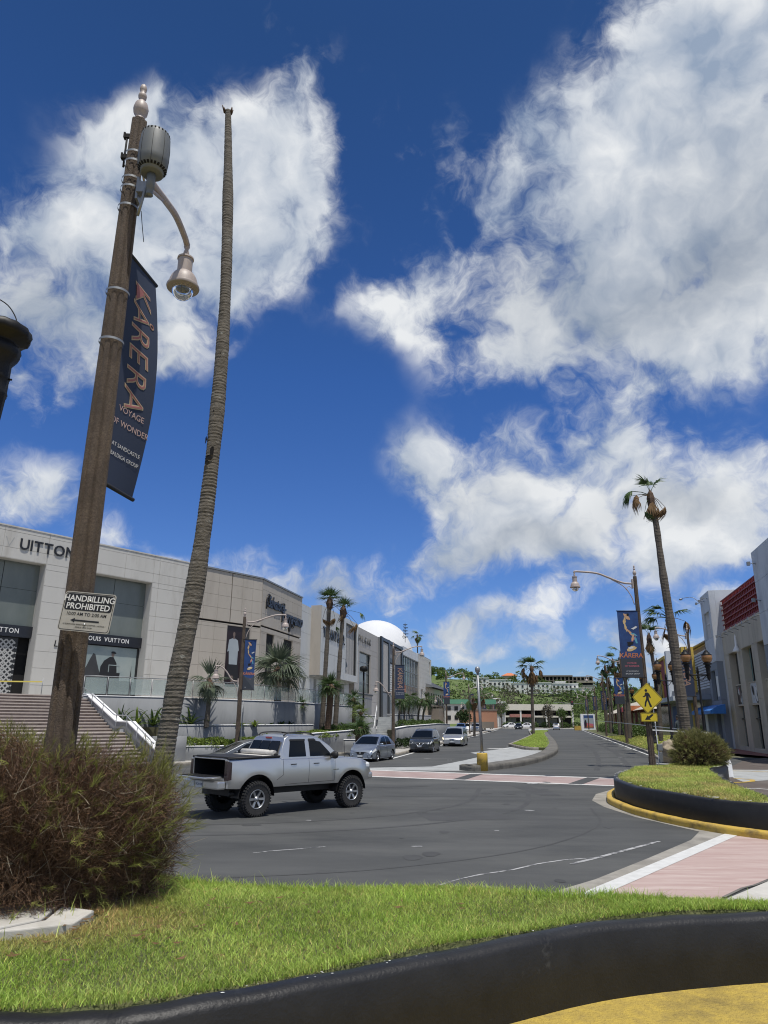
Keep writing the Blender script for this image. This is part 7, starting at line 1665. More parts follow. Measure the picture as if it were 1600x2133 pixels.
# ------------------------------------------------------------------ buildings on the right (local x runs towards the viewer, y into the building)
AR = R(256.2); R0 = (29.7, 63, .1)
tg = thing('tower_building', R0, AR, 'pale grey concrete tower with a tall barred window beside the tan building', 'building')
facade(tg, -7.34, -3.0, 7.6, 14.1, [(-6.3, -3.75, 9.85, 12.3)], 2.2, 2.2, 'tower_grey', 'tower_grey', .5, gap=.012)
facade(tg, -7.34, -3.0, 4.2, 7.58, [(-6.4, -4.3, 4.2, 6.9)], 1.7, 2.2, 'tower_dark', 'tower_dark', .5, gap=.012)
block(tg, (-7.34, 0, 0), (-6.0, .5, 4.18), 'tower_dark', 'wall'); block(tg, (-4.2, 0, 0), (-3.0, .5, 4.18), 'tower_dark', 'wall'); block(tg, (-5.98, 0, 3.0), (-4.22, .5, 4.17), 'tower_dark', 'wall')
block(tg, (-3.5, .51, 0), (-3.0, 12, 14.1), 'tower_grey', 'end_wall'); block(tg, (-7.34, .51, 0), (-7.0, 12, 14.1), 'tower_grey', 'end_wall'); block(tg, (-6.98, .51, 13.6), (-3.52, 12, 14.0), 'concrete_grey', 'roof')
block(tg, (-6.26, .3, 9.88), (-3.79, .34, 12.27), 'win_dark', 'window_pane')
for i in range(6): x = -6.15+i*.46; block(tg, (x, .12, 9.88), (x+.09, .2, 12.27), 'white_paint', 'window_bar')
block(tg, (-6.24, .10, 11.2), (-3.8, .12, 11.28), 'white_paint', 'window_bar')
block(tg, (-6.38, .3, 4.2), (-4.33, .34, 6.87), 'win_dark', 'window_pane'); block(tg, (-5.97, .8, 0), (-4.23, .85, 3.0), 'slot', 'doorway'); block(tg, (-4.05, -.05, 4.5), (-3.25, -.01, 6.3), 'letter_white', 'notice_board')
ta = thing('office_building', R0, AR, 'tan concrete building with deep window bays and a red metal roof screen', 'building')
TH = [(-1.2, 2.0, .3, 8.1), (3.7, 7.0, .3, 8.1), (8.7, 12.0, .3, 8.1)]
facade(ta, -3.0, 13.4, 0, 10.0, TH, 2.0, 5.0, 'tan_wall', 'tan_wall', 1.0, (0, .7, 0), gap=.006)
block(ta, (-3.0, 1.75, 9.4), (22, 14, 9.8), 'concrete_grey', 'roof'); block(ta, (-2.9, 3.0, 0), (22, 3.2, 9.3), 'slot', 'core')
for i, (a, b, c, d) in enumerate(TH):
    block(ta, (a+.03, 1.22, 5.4), (b-.03, 1.27, d-.03), 'win_dark' if i != 1 else 'win_teal', 'window_pane'); block(ta, (a+.03, .98, 3.75), (b-.03, 1.27, 5.3), ['poster_dark', 'tower_grey', 'tan_wall'][i], 'picture_panel'); block(ta, (a+.03, 1.22, .0), (b-.03, 1.27, 3.6), 'win_grey', 'window_pane')
    for x in (a+.9, (a+b)/2, b-.9): block(ta, (x-.05, 1.12, .0), (x+.05, 1.21, 3.6), 'dark_frame', 'mullion'); block(ta, (x-.04, 1.12, 5.4), (x+.04, 1.21, d-.03), 'dark_frame', 'mullion')
    block(ta, (a+.03, .92, 3.6), (b-.03, 1.27, 3.74), 'tan_wall', 'sill'); block(ta, (a+.03, .92, 5.3), (b-.03, 1.27, 5.4), 'tan_wall', 'sill'); block(ta, (a+.03, 1.08, 2.5), (b-.03, 1.115, 2.6), 'dark_frame', 'transom')
rng = random.Random(8)
for i, (a, b, c, d) in enumerate(TH[:2]):
    sh = []
    for k in range(16):
        x, z = rng.uniform(a+.5, b-.5), rng.uniform(4.0, 5.0); sh.append((rng.choice(['art_white', 'art_pink', 'poster_coat', 'poster_skin', 'poster_dress']) if i == 0 else rng.choice(['poster_coat', 'tower_dark', 'art_white', 'poster_land']), ell(x, z, rng.uniform(.1, .35), rng.uniform(.15, .5), 9, rng.uniform(0, 1))))
    prints(ta, sh, .975)
mb = MB(); mb.bb((-3.0, .62, 9.98), (13.4, 1.0, 10.12)); mb.build('parapet_cap', MT['tan_wall'], ta)
for i in range(8):
    x = -2+i*2.0; mb = MB(); mb.tube([(x, .6, 9.6), (x, .15, 9.75)], .03, 5); mb.box((x, .05, 9.72), (.22, .16, .2)); mb.build('floodlight', MT['steel_dull'], ta)
mb = MB(); mb.lathe([(.35, 0), (.28, .15), (.1, .5), (.06, 1.3), (0, 1.5)], 10, (2.9, .5, 7.9)); mb.build('wall_lamp', MT['white_paint'], ta)
for i in range(25):
    x = -2.9+i*.55; mb = MB(); mb.bb((x, 1.05, 10.13), (x+.50, 1.10, 13.0)); mb.bb((x+.20, .98, 10.13), (x+.30, 1.049, 13.0)); mb.build('screen_panel', MT['red_metal'], ta)
for z in (10.3, 10.75, 11.2, 11.65, 12.1, 12.55, 12.95): block(ta, (-2.95, .88, z), (10.9, .975, z+.09), 'red_metal', 'screen_rail')
tg2 = thing('tower_building', R0, AR, 'taller grey tower block cut by the right edge of the picture', 'building')
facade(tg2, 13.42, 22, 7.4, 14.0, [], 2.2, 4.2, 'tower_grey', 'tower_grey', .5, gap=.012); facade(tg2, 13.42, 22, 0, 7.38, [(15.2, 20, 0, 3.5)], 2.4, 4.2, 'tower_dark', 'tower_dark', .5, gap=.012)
block(tg2, (13.42, .51, 0), (13.9, 12, 14.0), 'tower_grey', 'end_wall'); block(tg2, (13.9, .51, 13.4), (22, 12, 13.8), 'concrete_grey', 'roof'); block(tg2, (15, .9, 0), (20.2, 1.0, 3.6), 'slot', 'doorway')
for x, z in ((14.3, 10.4), (14.3, 13.0)): mb = MB(); mb.tube([(x, 0, z), (x, -.4, z+.1)], .03, 5); mb.box((x, -.5, z+.05), (.25, .2, .25)); mb.build('floodlight', MT['steel_dull'], tg2)
for x, z in ((-6.8, 13.4), (-5.2, 13.4), (-3.6, 13.4)): mb = MB(); mb.tube([(x, 0, z), (x, -.4, z+.1)], .03, 5); mb.box((x, -.5, z+.05), (.22, .18, .22)); mb.build('floodlight', MT['steel_dull'], tg)
mb = MB(); mb.tube(curve_pts([(-7.2, -.1, 13.6), (-7.4, -.7, 14.2), (-7.9, -1.6, 14.2)], 4), .03, 5); mb.lathe([(0, .12), (.16, .06), (.18, -.05), (0, -.1)], 10, (-7.95, -1.7, 14.1)); mb.build('camera_arm', MT['steel_dull'], tg)
# blue awning
aw = thing('awning', (R0[0], R0[1], 0), AR, 'bright blue fabric awning with scalloped edge over the dark doorway', 'awning')
mb = MB(); n = 30; x0, x1 = -11.4, -1.6; rows = [[(x, y, z) for x in np.linspace(x0, x1, n+1)] for y, z in ((-.02, 3.9), (-.7, 3.72), (-1.3, 3.35))]; mb.grid(rows, flip=True); 
low = [[(x, -1.3, 3.35) for x in np.linspace(x0, x1, 4*n+1)], [(x, -1.32, 3.10-.07*abs(math.sin(PI*(x-x0)/.55))) for x in np.linspace(x0, x1, 4*n+1)]]; mb.grid(low, flip=True, smooth=False)
for x in (x0, x1): mb.add([(x, -.02, 3.9), (x, -.7, 3.72), (x, -1.3, 3.35), (x, -1.3, 3.08), (x, -.02, 3.08)], [(0, 1, 2, 3, 4)])
mb.build('canopy', MT['awning_blue'], aw)
# restaurants further along
def shop(label, x0, x1, h, mat, depth=12, cat='shop', base=0):
    t = thing('shop_building', (R0[0], R0[1], .15), AR, label, cat); block(t, (x0, .0, base), (x1, depth, h), mat, 'wall'); return t
rs = shop('restaurant with yellow framed dark sign and corrugated grey upper wall behind the globe lamps', -19.5, -7.4, 8.9, 'stucco', 10, 'restaurant')
for i in range(14): block(rs, (-19.4, -.05, 5.4+i*.26), (-7.45, -.005, 5.4+i*.26+.16), 'tower_grey', 'cladding_strip')
block(rs, (-17.8, -.35, 5.2), (-14.0, -.06, 9.9), 'yellow_wall', 'sign_frame'); block(rs, (-17.2, -.42, 5.45), (-14.6, -.36, 9.65), 'far_brown', 'sign_field'); 
q = thing('sign_mount', (-15.9, -.43, 7.5)); q.parent = rs; mb = MB(); mb.bb((-1.25, -.0, -2.0), (1.25, .02, 2.1)); mb.build('sign_board', MT['red_wall'], q)
text('PIZZA KITCHEN', .50, 'letter_white', q, (.55, -.01, 0), (PI/2, -PI/2, 0), ext=.005)
block(rs, (-19.4, -1.6, 4.3), (-7.5, -.02, 4.75), 'tower_dark', 'canopy'); block(rs, (-16.5, -.04, .2), (-12.2, -.0, 4.2), 'win_dark', 'shop_window'); block(rs, (-11.6, -.05, .2), (-10.4, -.0, 3.4), 'letter_white', 'white_panel'); block(rs, (-19.2, -.05, .2), (-18.2, -.0, 4.2), 'yellow_wall', 'pilaster')
block(rs, (-19.4, .3, 8.92), (-7.5, 9.9, 9.2), 'roof_metal', 'roof')
wb = shop('white and grey shop front with canopy, between the red arched restaurant and the yellow sign', -36, -19.6, 6.0, 'stucco', 10)
block(wb, (-36, -1.8, 4.5), (-19.7, -.02, 5.0), 'tower_grey', 'canopy'); block(wb, (-34, -.05, .2), (-30.5, -.0, 4.1), 'blue_wall', 'shop_front'); block(wb, (-29.5, -.05, .2), (-25.5, -.0, 3.6), 'white_panel', 'door_panel'); block(wb, (-24.9, -.05, .2), (-22.8, -.0, 3.8), 'win_dark', 'shop_window'); block(wb, (-28.6, -.08, 1.6), (-27.6, -.051, 3.2), 'win_grey', 'window_pane'); block(wb, (-27.2, -.08, 1.6), (-26.2, -.051, 3.2), 'win_grey', 'window_pane'); block(wb, (-34.5, -.3, 5.02), (-33.2, .3, 11.2), 'tower_grey', 'blue_pillar'); block(wb, (-21.6, -.3, 5.02), (-20.2, .3, 10.5), 'yellow_wall', 'yellow_pillar')
cb = shop('cream restaurant hall with a big pale metal hipped roof', -50, -20, 12.2, 'cream_wall', 30, 'restaurant', 6.1)
cb.location = Vector(cb.location)+Vector((.971, -.239, 0))*5
mb = MB(); a, b, c, d = (-50.8, -.8), (-19.2, -.8), (-19.2, 31), (-50.8, 31); z = 12.22
mb.add([(a[0], a[1], z), (b[0], b[1], z), (c[0], c[1], z), (d[0], d[1], z), (-40, 12, 17.0), (-28, 12, 17.0)], [(0, 1, 5, 4), (1, 2, 5), (2, 3, 4, 5), (3, 0, 4)]); mb.build('roof', MT['roof_metal'], cb)
for i in range(26):
    u = (i+.5)/26; xa = lerp(-50.8, -19.2, u); xb = lerp(-40, -28, u); mb = MB(); mb.tube([(xa, -.8, z+.02), (xb, 12, 17.02)], .06, 4); mb.build('roof_seam', MT['roof_metal'], cb)
block(cb, (-36, 10, 16.2), (-30, 14, 17.8), 'cream_wall', 'roof_vent'); block(cb, (-49.9, -.1, 11.0), (-20.1, -.0, 12.0), 'far_brown', 'fascia')
ra = shop('dark red restaurant front with a yellow arched window', -50.5, -36.1, 10.4, 'red_wall', 4.5, 'restaurant')
arch = lambda cx, r, z0, z1: [(cx+r, z0)]+[(cx+r*math.cos(PI*i/14), z1+r*math.sin(PI*i/14)) for i in range(15)]+[(cx-r, z0)]
mb = MB(); mb.prism(arch(-45, 4.2, 4.9, 6.2), -.0, .14, M=UPM); mb.build('arch_surround', MT['yellow_wall'], ra); mb = MB(); mb.prism(arch(-45, 3.4, 4.9, 6.0), .15, .22, M=UPM); mb.build('arch_window', MT['win_dark'], ra)
for x in (-47, -45.6, -44.2, -42.8): block(ra, (x, -.26, 4.9), (x+.1, -.225, 8.6), 'yellow_wall', 'window_bar')
block(ra, (-50.6, -.2, 10.42), (-36.0, 4.6, 10.8), 'yellow_wall', 'cornice'); block(ra, (-50.6, -1.6, 4.4), (-36.1, -.02, 4.85), 'blue_wall', 'canopy'); block(ra, (-50, -.05, .2), (-37, -.0, 4.3), 'win_dark', 'shop_window')
for x in (-50.4, -37.0): block(ra, (x, -.16, 4.9), (x+.8, -.01, 10.4), 'yellow_wall', 'pilaster')
lr = thing('low_building', (R0[0], R0[1], .2), AR, 'long low building with a tan sloping roof and shaded front beyond the restaurants', 'building')
mb = MB(); mb.add([(-200, 0, 4.3), (-66, 0, 4.3), (-66, 16, 4.3), (-200, 16, 4.3), (-190, 7, 7.6), (-76, 7, 7.6)], [(0, 1, 5, 4), (1, 2, 5), (2, 3, 4, 5), (3, 0, 4)]); mb.build('roof', MT['tan_wall'], lr); block(lr, (-198, 2.5, 0), (-68, 15, 4.28), 'win_dark', 'wall')
for i in range(13): block(lr, (-198+i*10.5, .4, 0), (-197.2+i*10.5, .9, 4.28), 'brick_red', 'column')
block(lr, (-130, -.4, 4.32), (-116, 3, 5.4), 'red_wall', 'sign_fascia'); block(lr, (-108, -.4, 4.32), (-92, 3, 5.3), 'art_orange', 'sign_fascia')
# verge hedge and picture kiosk
hedge((33.5, 110, .6), [(VX(84)+2.4, 84, .7), (VX(102)+2.2, 102, .62), (VX(125)+2.2, 125, .5), (VX(160)+2.4, 160, .4)], 1.8, 1.25, 'row of clipped dark green shrubs along the right verge', 'leaf', 9000, .24, 11, lump=.3)
ki = thing('picture_kiosk', (51.2, 188, .1), R(-6), 'white framed sunset picture kiosk at the end of the right verge', 'kiosk')
block(ki, (-.9, -.4, 0), (2.6, .5, 4.0), 'white_paint', 'cabinet'); block(ki, (-.2, -.45, .6), (2.2, -.41, 3.7), 'blue_wall', 'picture'); prints(ki, [('poster_dress', [(-.1, 1.4), (2.1, 1.4), (2.1, 3.0), (-.1, 3.0)]), ('art_pink', [(-.1, .7), (2.1, .7), (2.1, 1.6), (-.1, 1.9)]), ('art_orange', [(-.1, .7), (2.1, .7), (2.1, 1.15), (-.1, 1.2)]), ('poster_coat', ell(.2, 1.6, .28, 1.0))], -.455); block(ki, (-2.6, -.5, 0), (-.95, .4, 1.1), 'yellow_paint', 'stone_base')
# white cable stretched across the right verge
tp = thing('barrier_tape', (17, 50, 0), 0, 'thin white barrier tape stretched along the right verge between lamp posts', 'tape')
mb = MB(); P = curve_pts([(11.55-17, 31.95-50, 2.02), (16.0-17, 36.5-50, 1.86), (18.6-17, 51-50, 2.05), (24-17, 78-50, 2.3), (30-17, 104-50, 2.4)], 6); mb.grid([[(p.x, p.y, p.z) for p in P], [(p.x, p.y, p.z+.05) for p in P]]); mb.build('tape_strip', MT['tape_white'], tp)
# white folding barrier beside the island bush
fb = thing('concrete_barrier', (15.6, 34.0, 0), R(35), 'small white concrete barrier end standing right of the island bush', 'barrier'); fb.scale = (.8, .8, .8)
mb = MB(); mb.prism([(-.28, 0), (.28, 0), (.24, .7), (.10, .95), (-.24, .95)], -.12, .12, M=UPM); mb.build('barrier_body', MT['white_paint'], fb, bevel=.02)
# person
pe = thing('person', (18.0, 45.2, .93), R(200), 'person in dark clothes standing on the verge behind the boulder', 'person')
sk = bpy.data.meshes.new('body'); J = [(0, 0, .92), (0, .01, 1.15), (0, .0, 1.38), (0, 0, 1.50), (0, -.01, 1.60), (.19, .02, 1.40), (.25, .04, 1.12), (.23, -.06, .88), (-.19, .02, 1.40), (-.25, .04, 1.12), (-.23, -.06, .88), (.10, 0, .86), (.11, .0, .48), (.12, .02, .08), (.12, -.14, .04), (-.10, 0, .86), (-.11, -.02, .48), (-.12, .0, .08), (-.12, -.16, .04)]
Ed = [(0, 1), (1, 2), (2, 3), (3, 4), (2, 5), (5, 6), (6, 7), (2, 8), (8, 9), (9, 10), (0, 11), (11, 12), (12, 13), (13, 14), (0, 15), (15, 16), (16, 17), (17, 18)]
sk.from_pydata(J, Ed, []); bo = link('body', sk, pe); sk.materials.append(MT['shirt'])
mo = bo.modifiers.new('skin', 'SKIN'); bo.modifiers.new('smooth', 'SUBSURF').levels = 1
rad = [.14, .135, .155, .06, .06, .065, .05, .035, .065, .05, .035, .095, .065, .05, .04, .095, .065, .05, .04]
for i, r_ in enumerate(rad): sk.skin_vertices[0].data[i].radius = (r_, r_*.8)
sk.skin_vertices[0].data[0].use_root = True
mb = MB(); mb.lathe([(0, -.13), (.05, -.12), (.07, -.06), (.078, .02), (.07, .09), (.04, .125), (0, .13)], 14, (0, -.015, 1.70)); mb.box((0, -.10, 1.69), (.025, .04, .04)); mb.build('head', MT['skin'], pe)
mb = MB(); mb.lathe([(.082, .0), (.086, .04), (.078, .10), (.045, .14), (0, .145)], 14, (0, .005, 1.705)); mb.build('hair', MT['hair'], pe)
mb = MB(); 
for sg in (-1, 1): mb.tube([(sg*.085, 0, .90), (sg*.11, -.005, .48), (sg*.12, .015, .10)], [.10, .085, .075], 10)
mb.lathe([(.13, .82), (.155, .92), (.15, 1.0)], 12); mb.build('trousers', MT['pants'], pe)
# ------------------------------------------------------------------ hillside
RX = [-300, -60, 0, 28, 42, 60, 90, 131, 160, 230, 400, 700]; RZ = [60, 60, 54, 47, 37, 37.5, 34, 30, 27, 24, 20, 16]
def hill_z(x, y):
    u = x/ y*600; r = np.interp(u, RX, RZ); t = np.clip((y-262)/338, 0, 1.6); return r*np.where(t < 1, t*(1.5-.5*t), 1-.55*(t-1))*(.94+.06*np.sin(x*.05)*np.sin(y*.033)+.03*np.sin(x*.13+y*.07))
mb = MB(); ys = np.linspace(262, 1000, 60); rows = []
for y in ys: xs = np.linspace(-260, 620, 70); zz = hill_z(xs, np.full(70, y)); rows.append([(float(x), float(y), float(z)-.3) for x, z in zip(xs, zz)])
mb.grid(rows); mb.build('hill', MT['hill'], kind='structure')
rng = np.random.default_rng(12)
def hill_pts(k, y0, y1, x0=-40, x1=330, ridge=None):
    def f(n):
        y = rng.uniform(y0, y1, n); u = rng.uniform(x0, x1, n); x = u*y/600; c = rng.integers(0, k, n); cy = rng.uniform(y0, y1, k); cu = rng.uniform(x0, x1, k); cr = rng.uniform(2.0, 5.5, k)
        v, p = ball(rng, n, .6, 1); X = cu[c]*cy[c]/600+p[:, 0]*cr[c]; Y = cy[c]+p[:, 1]*cr[c]; Z = hill_z(X, Y)+cr[c]*.7+np.abs(p[:, 2])*cr[c]*1.1-.6; return np.c_[X, Y, Z]
    return f
hw = thing('hillside_wood', (100, 450, 20), 0); bpy.data.objects.remove(hw)
def wood(n, k, y0, y1, x0, x1, mat, size, label, cat='wood'):
    m = leaf_cloud(n, rng, hill_pts(k, y0, y1, x0, x1), size, mat, 'hillside_wood', None, .5, .3); m['label'] = label; m['category'] = cat
wood(26000, 230, 470, 640, -40, 330, 'hill_leaf', 1.5, 'dense green wood covering the ridge beyond the avenue')
wood(6500, 110, 275, 400, 20, 190, 'hill_leaf', .95, 'scattered low green scrub on the slope below the white apartments')
wood(4500, 60, 275, 380, 60, 260, 'hill_dry', 1.0, 'grey-brown leafless trees at the foot of the hill')
wood(7000, 90, 285, 460, 150, 330, 'hill_leaf', 1.3, 'green wood on the right part of the hillside')
def tree(loc, h, r, label, mat='hill_leaf', n=900, size=.5, seed=0, cat='tree', group=None, trunk='bark_dark'):
    t = thing('leafy_tree', loc, 0, label, cat, group); g = np.random.default_rng(seed); mb = MB(); mb.tube([(0, 0, -.4), (.1, 0, h*.3), (-.05, .05, h*.62)], [.06*r+.08, .05*r+.05, .03*r+.02], 6)
    for i in range(5): a = g.uniform(0, 6.28); mb.tube([(0, 0, h*g.uniform(.3, .55)), (r*.7*math.cos(a), r*.7*math.sin(a), h*g.uniform(.6, .85))], [.03*r+.03, .02], 5)
    mb.build('trunk', MT[trunk], t)
    C0 = g.normal(0, .45, (9, 3))*np.array([r, r, h*.22])+np.array([0, 0, h*.68])
    def f(n): c = g.integers(0, 9, n); v, p = ball(g, n, .5, 1); return C0[c]+p*np.array([r*.5, r*.5, h*.2])
    leaf_cloud(n, g, f, size, mat, 'crown', t); return t
for i, (x, y, h, r, lb) in enumerate([(46, 590, 9, 5, 'round dark tree alone on the hill ridge'), (33, 500, 9, 4.5, 'bushy tree on the left shoulder of the hill ridge'), (72, 600, 7, 3.5, 'small tree on the ridge left of the orange roof')]): tree((x, y, float(hill_z(np.array([x]), np.array([y]))[0])), h, r, lb, 'hill_leaf', 900, 1.1, 60+i, 'tree', 'trees on the hill ridge')
# junction trees, many bare
for i, (x, y, h, r, m_, lb) in enumerate([(35.5, 232, 9.5, 3.6, 'hill_dry', 'brown storm-bare tree by the junction, left of the far plaza'), (39.5, 246, 9, 3.2, 'hill_leaf', 'thin green tree standing in front of the far plaza, left end'), (56.5, 252, 8, 2.6, 'hill_dry', 'bare grey tree before the middle of the far plaza'), (60.5, 250, 7, 2.2, 'leaf', 'dark small tree before the right columns of the far plaza'), (68, 250, 8.5, 3.6, 'hill_leaf', 'green tree at the right end of the far plaza'), (75, 262, 11, 5, 'hill_leaf', 'wide green tree right of the far plaza'), (30.5, 222, 9, 3.2, 'hill_leaf', 'leafy tree behind the far left banners'), (27, 214, 8, 2.8, 'hill_dry', 'half-bare tree behind the far left banners'), (33, 262, 12, 5, 'hill_dry', 'large bare tree behind the left end of the far plaza'), (48, 282, 13, 6, 'hill_dry', 'big grey tree rising behind the far plaza roof'), (60, 285, 12, 6, 'hill_leaf', 'green tree crown behind the far plaza roof, right side'), (15.8, 148, 4.2, 1.9, 'leaf_dark', 'small dark round tree in front of the green-roofed block')]):
    tree((x, y, .1), h, r, lb, m_, 900, .5, 80+i)
for i, (x, y) in enumerate([(43, 254), (47, 254), (51.5, 254), (56, 254), (62, 254), (66, 253)]): 
    g = np.random.default_rng(i); t = thing('bush', (x, y, .1), 0, ['leftmost low bush before the far plaza', 'second low bush before the far plaza', 'third low bush before the far plaza', 'fourth low bush before the far plaza', 'fifth low bush before the far plaza', 'rightmost low bush before the far plaza'][i], 'bush'); leaf_cloud(500, g, lambda n: ball(g, n, .5, 1)[1]*np.array([2.2, 1.2, 1.1])+np.array([0, 0, .9]), .4, 'leaf', 'foliage', t)

# ------------------------------------------------------------------ far buildings
def fb_block(name, loc, rz, label, parts, cat='building', group=None):
    t = thing(name, loc, rz, label, cat, group)
    for nm, a, b, m_ in parts: block(t, a, b, m_, nm)
    return t
pz = fb_block('plaza_building', (43, 262, .3), R(-3), 'cream two-storey shopping plaza with columns closing the avenue', [('wall', (0, 2.6, 0), (24, 14, 6.3), 'slot'), ('fascia', (-.2, -.3, 5.6), (24.4, 2.55, 7.7), 'far_cream'), ('floor_band', (0, .2, 3.2), (23.8, 2.5, 3.8), 'far_cream'), ('red_band', (2, -.05, 3.25), (9.5, .18, 4.3), 'name_fill'), ('roof', (0, 2.6, 6.32), (24, 14, 7.2), 'concrete_grey')], 'shopping plaza')
for x in (-.1, 5.6, 10.2, 14.6, 19.2, 23.8): block(pz, (x, -.1, 0), (x+.55, .5, 5.58), 'far_white', 'column')
for x in (1.5, 7, 11.5, 16): block(pz, (x, 2.4, .3), (x+3, 2.55, 2.9), 'win_grey', 'shop_window')
p2 = fb_block('plaza_building', (34, 258, .3), R(-3), 'white and orange two-storey shop block left of the cream plaza', [('wall', (0, 1.4, 0), (9, 10, 8.5), 'far_white'), ('upper_floor', (3, .2, 4.0), (8.9, 1.38, 7.6), 'stucco'), ('orange_band', (0, .4, 3.0), (2.95, 1.36, 4.4), 'far_pink'), ('eave', (2.6, -.4, 7.62), (9.3, 1.38, 8.4), 'far_white'), ('dark_opening', (.4, 1.2, .2), (3, 1.38, 2.8), 'slot'), ('dark_opening', (3.6, .05, 4.6), (8.4, .19, 6.6), 'slot')], 'shopping plaza')
for x in (.1, 3.0, 6.0): block(p2, (x, -.2, 0), (x+.4, .18, 3.0), 'far_white', 'column')
gb = fb_block('apartment_building', (13.9, 166, 1.6), R(-4), 'small white apartment block with a green metal roof edge', [('wall', (0, 0, 0), (9, 8, 4.3), 'far_white'), ('roof', (-.3, -.4, 4.32), (11.5, 8.4, 5.3), 'roof_green')], 'apartment block')
for x in (.6, 2.2, 3.6):
    for z in (.9, 2.9): block(gb, (x, -.06, z), (x+.8, -.005, z+.9), 'win_dark', 'window')
fb_block('orange_building', (17.2, 160, .8), R(-4), 'orange walled building below the green roof', [('wall', (0, 0, 0), (7.5, 5, 3.6), 'far_pink'), ('roof', (-.1, -.1, 3.62), (7.6, 5.1, 3.9), 'far_brown'), ('opening', (1, -.05, 0), (6.8, -.005, 1.3), 'far_brown')], 'building')
ht = fb_block('hotel_building', (10.4, 158, .2), R(76.5), 'beige old two-storey hotel with dark tiled roof beyond the stone tower', [('wall', (0, .8, 0), (27, 9, 9.0), 'far_beige')], 'hotel')
mb = MB(); mb.add([(-.5, -.6, 9.0), (27.6, -.6, 9.0), (27.6, 10, 9.0), (-.5, 10, 9.0), (2, 4, 11.2), (25, 4, 11.2)], [(0, 1, 5, 4), (1, 2, 5), (2, 3, 4, 5), (3, 0, 4)]); mb.build('roof', MT['roof_tile'], ht)
for i in range(8):
    for z in (5.6, 2.8): block(ht, (.8+i*3.3, .74, z), (2.3+i*3.3, .795, z+2.3), 'win_dark', 'window')
block(ht, (0, .1, 5.0), (27, .78, 5.4), 'far_brown', 'balcony'); block(ht, (3, -1.2, 0), (9, .7, 4.6), 'far_brown', 'porch')
# stepped white apartments on the slope
for i, (u0, u1, y, zt, hh, lb) in enumerate([(74, 87, 418, 25.6, 5.5, 'leftmost white stepped apartment block on the hill'), (87, 105, 424, 25.0, 6.5, 'second white stepped apartment block on the hill, with balconies'), (105, 118, 428, 23.3, 6, 'third white stepped apartment block on the hill'), (119, 138, 432, 23.8, 6, 'middle white apartment block partly behind bare trees'), (139, 160, 436, 23.6, 6, 'long white apartment block right of the median palm'), (156, 172, 430, 20.8, 7, 'lower white apartment block right of the median palm'), (142, 150, 442, 25.0, 4, 'small white top-storey block above the long apartments')]):
    x0, x1 = u0*y/600+0, u1*y/600+0
    b = fb_block('apartment_building', (x0, y, zt-hh), R(-6), lb, [('wall', (0, 0, 0), (x1-x0, 9, hh), 'far_white'), ('roof', (-.2, -.3, hh+.002), (x1-x0+.2, 9.2, hh+.35), 'far_white')], 'apartment block', 'white apartment blocks stepping up the hillside')
    n = max(2, int((x1-x0)/2.4))
    for k in range(n):
        for z in ((.9, 3.6) if hh > 5 else (1.0,)): xx = .6+k*(x1-x0-.8)/n; block(b, (xx, -.25 if (k+i) % 3 else -.05, z), (xx+1.05, -.005, z+1.3), 'win_dark', 'window')
br = fb_block('ruined_hotel', (116, 548, 28.0), R(-9), 'long brown abandoned hotel along the ridge', [('wall', (0, 1.2, 0), (40, 10, 6.2), 'slot'), ('roof', (-.5, -.5, 6.22), (26, 10.5, 7.2), 'far_brown'), ('floor_slab', (0, 0, 2.9), (40, 1.18, 3.4), 'far_brown'), ('floor_slab', (26.2, 0, 5.6), (40, 1.18, 6.2), 'far_brown'), ('floor_slab', (0, 0, -.3), (40, 1.18, .4), 'far_brown')], 'hotel')
for k in range(15): block(br, (k*2.85, -.1, -2), (k*2.85+.8, 1.19, 5.9), 'far_brown', 'column')
fb_block('beige_building', (134, 500, 23.0), R(-10), 'small beige flat-roofed house on the right end of the ridge', [('wall', (0, 0, 0), (10, 8, 3.0), 'far_beige'), ('roof', (-1, -1, 4.6), (11, 9, 5.3), 'far_beige'), ('upper_wall', (.5, .5, 3.0), (9.5, 7.5, 4.58), 'slot')], 'house')
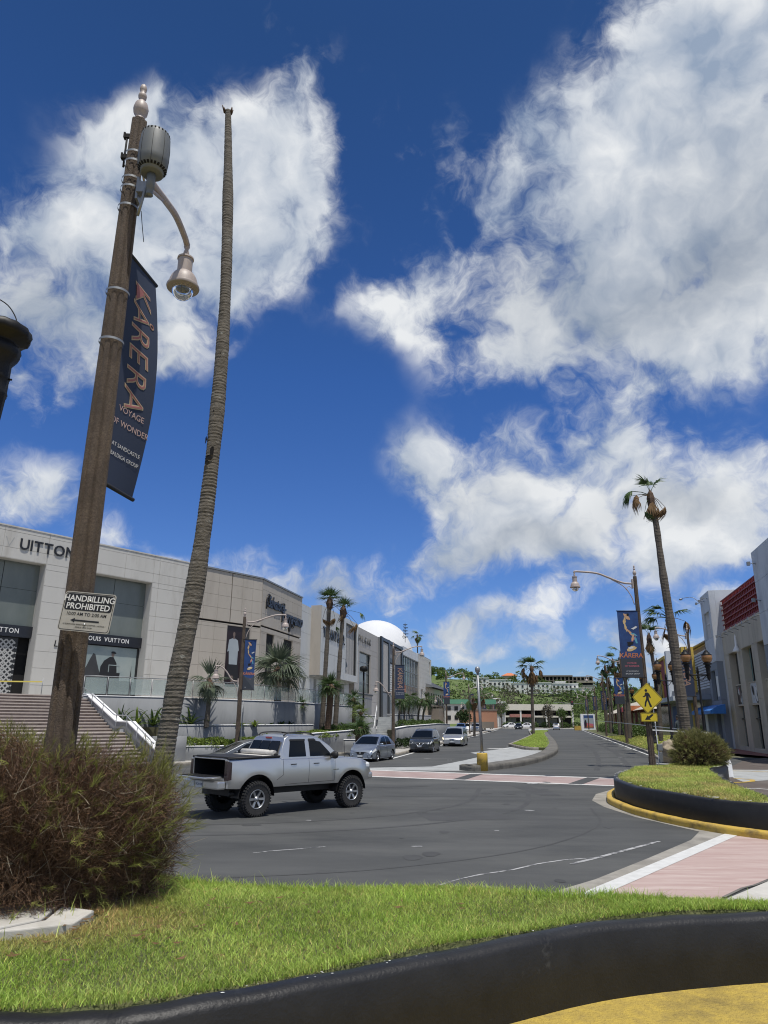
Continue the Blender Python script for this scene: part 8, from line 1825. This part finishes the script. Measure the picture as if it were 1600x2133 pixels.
oh = fb_block('ridge_house', (97, 590, 34.0), R(-8), 'house with an orange tiled roof on the ridge', [('wall', (0, 0, 0), (11, 9, 3.2), 'far_beige')], 'house')
mb = MB(); mb.add([(-1, -1, 3.2), (12, -1, 3.2), (12, 10, 3.2), (-1, 10, 3.2), (4, 4.5, 5.6), (7, 4.5, 5.6)], [(0, 1, 5, 4), (1, 2, 5), (2, 3, 4, 5), (3, 0, 4)]); mb.build('roof', MT['roof_orange'], oh)
# traffic signal and masts by the junction
tl = thing('traffic_light', (61, 236, 0), 0, 'traffic light on a mast arm over the far junction', 'traffic light')
mb = MB(); mb.tube([(4, 0, 0), (4, 0, 8.5)], .12, 6); mb.tube([(4, 0, 7.6), (-6, 0, 8.0)], .08, 6); mb.build('mast', MT['steel_dull'], tl); mb = MB(); mb.bb((-.7, -.25, 7.2), (.1, .2, 8.6)); mb.build('signal_head', MT['dark_frame'], tl); mb = MB(); mb.bb((-.5, -.28, 8.1), (-.1, -.251, 8.4)); mb.build('lens', MT['lens_red'], tl)
tw_ = thing('street_lamp', (29.5, 222, 0), 0, 'white curved street lamp by the far junction, left side', 'street lamp'); mb = MB(); mb.tube(curve_pts([(0, 0, 0), (0, 0, 7), (2, 0, 8.4), (6, 0, 8.8)], 5), .1, 6); mb.build('pole', MT['white_paint'], tw_)
# dark bollards and planters on the left lot
for i, (x, y) in enumerate([(11.2, 118), (12.8, 121), (14.2, 124), (15.4, 127)]):
    t = thing('bollard', (x-2.6, y, .14), 0, ['dark bollard nearest the stone tower on the left pavement', 'second dark bollard beyond the stone tower', 'third dark bollard beyond the stone tower', 'farthest dark bollard, next to the parked blue car'][i], 'bollard', 'dark bollards on the left pavement'); mb = MB(); mb.lathe([(.16, 0), (.16, .9), (.12, 1.0), (0, 1.02)], 10); mb.build('post', MT['dark_frame'], t)
sheet('side_lot', [(2, 120), (KL(118)-3, 118), (KL(165)-3, 165), (18, 200), (-8, 190)], .16, 'concrete')
bpy.context.view_layer.update()
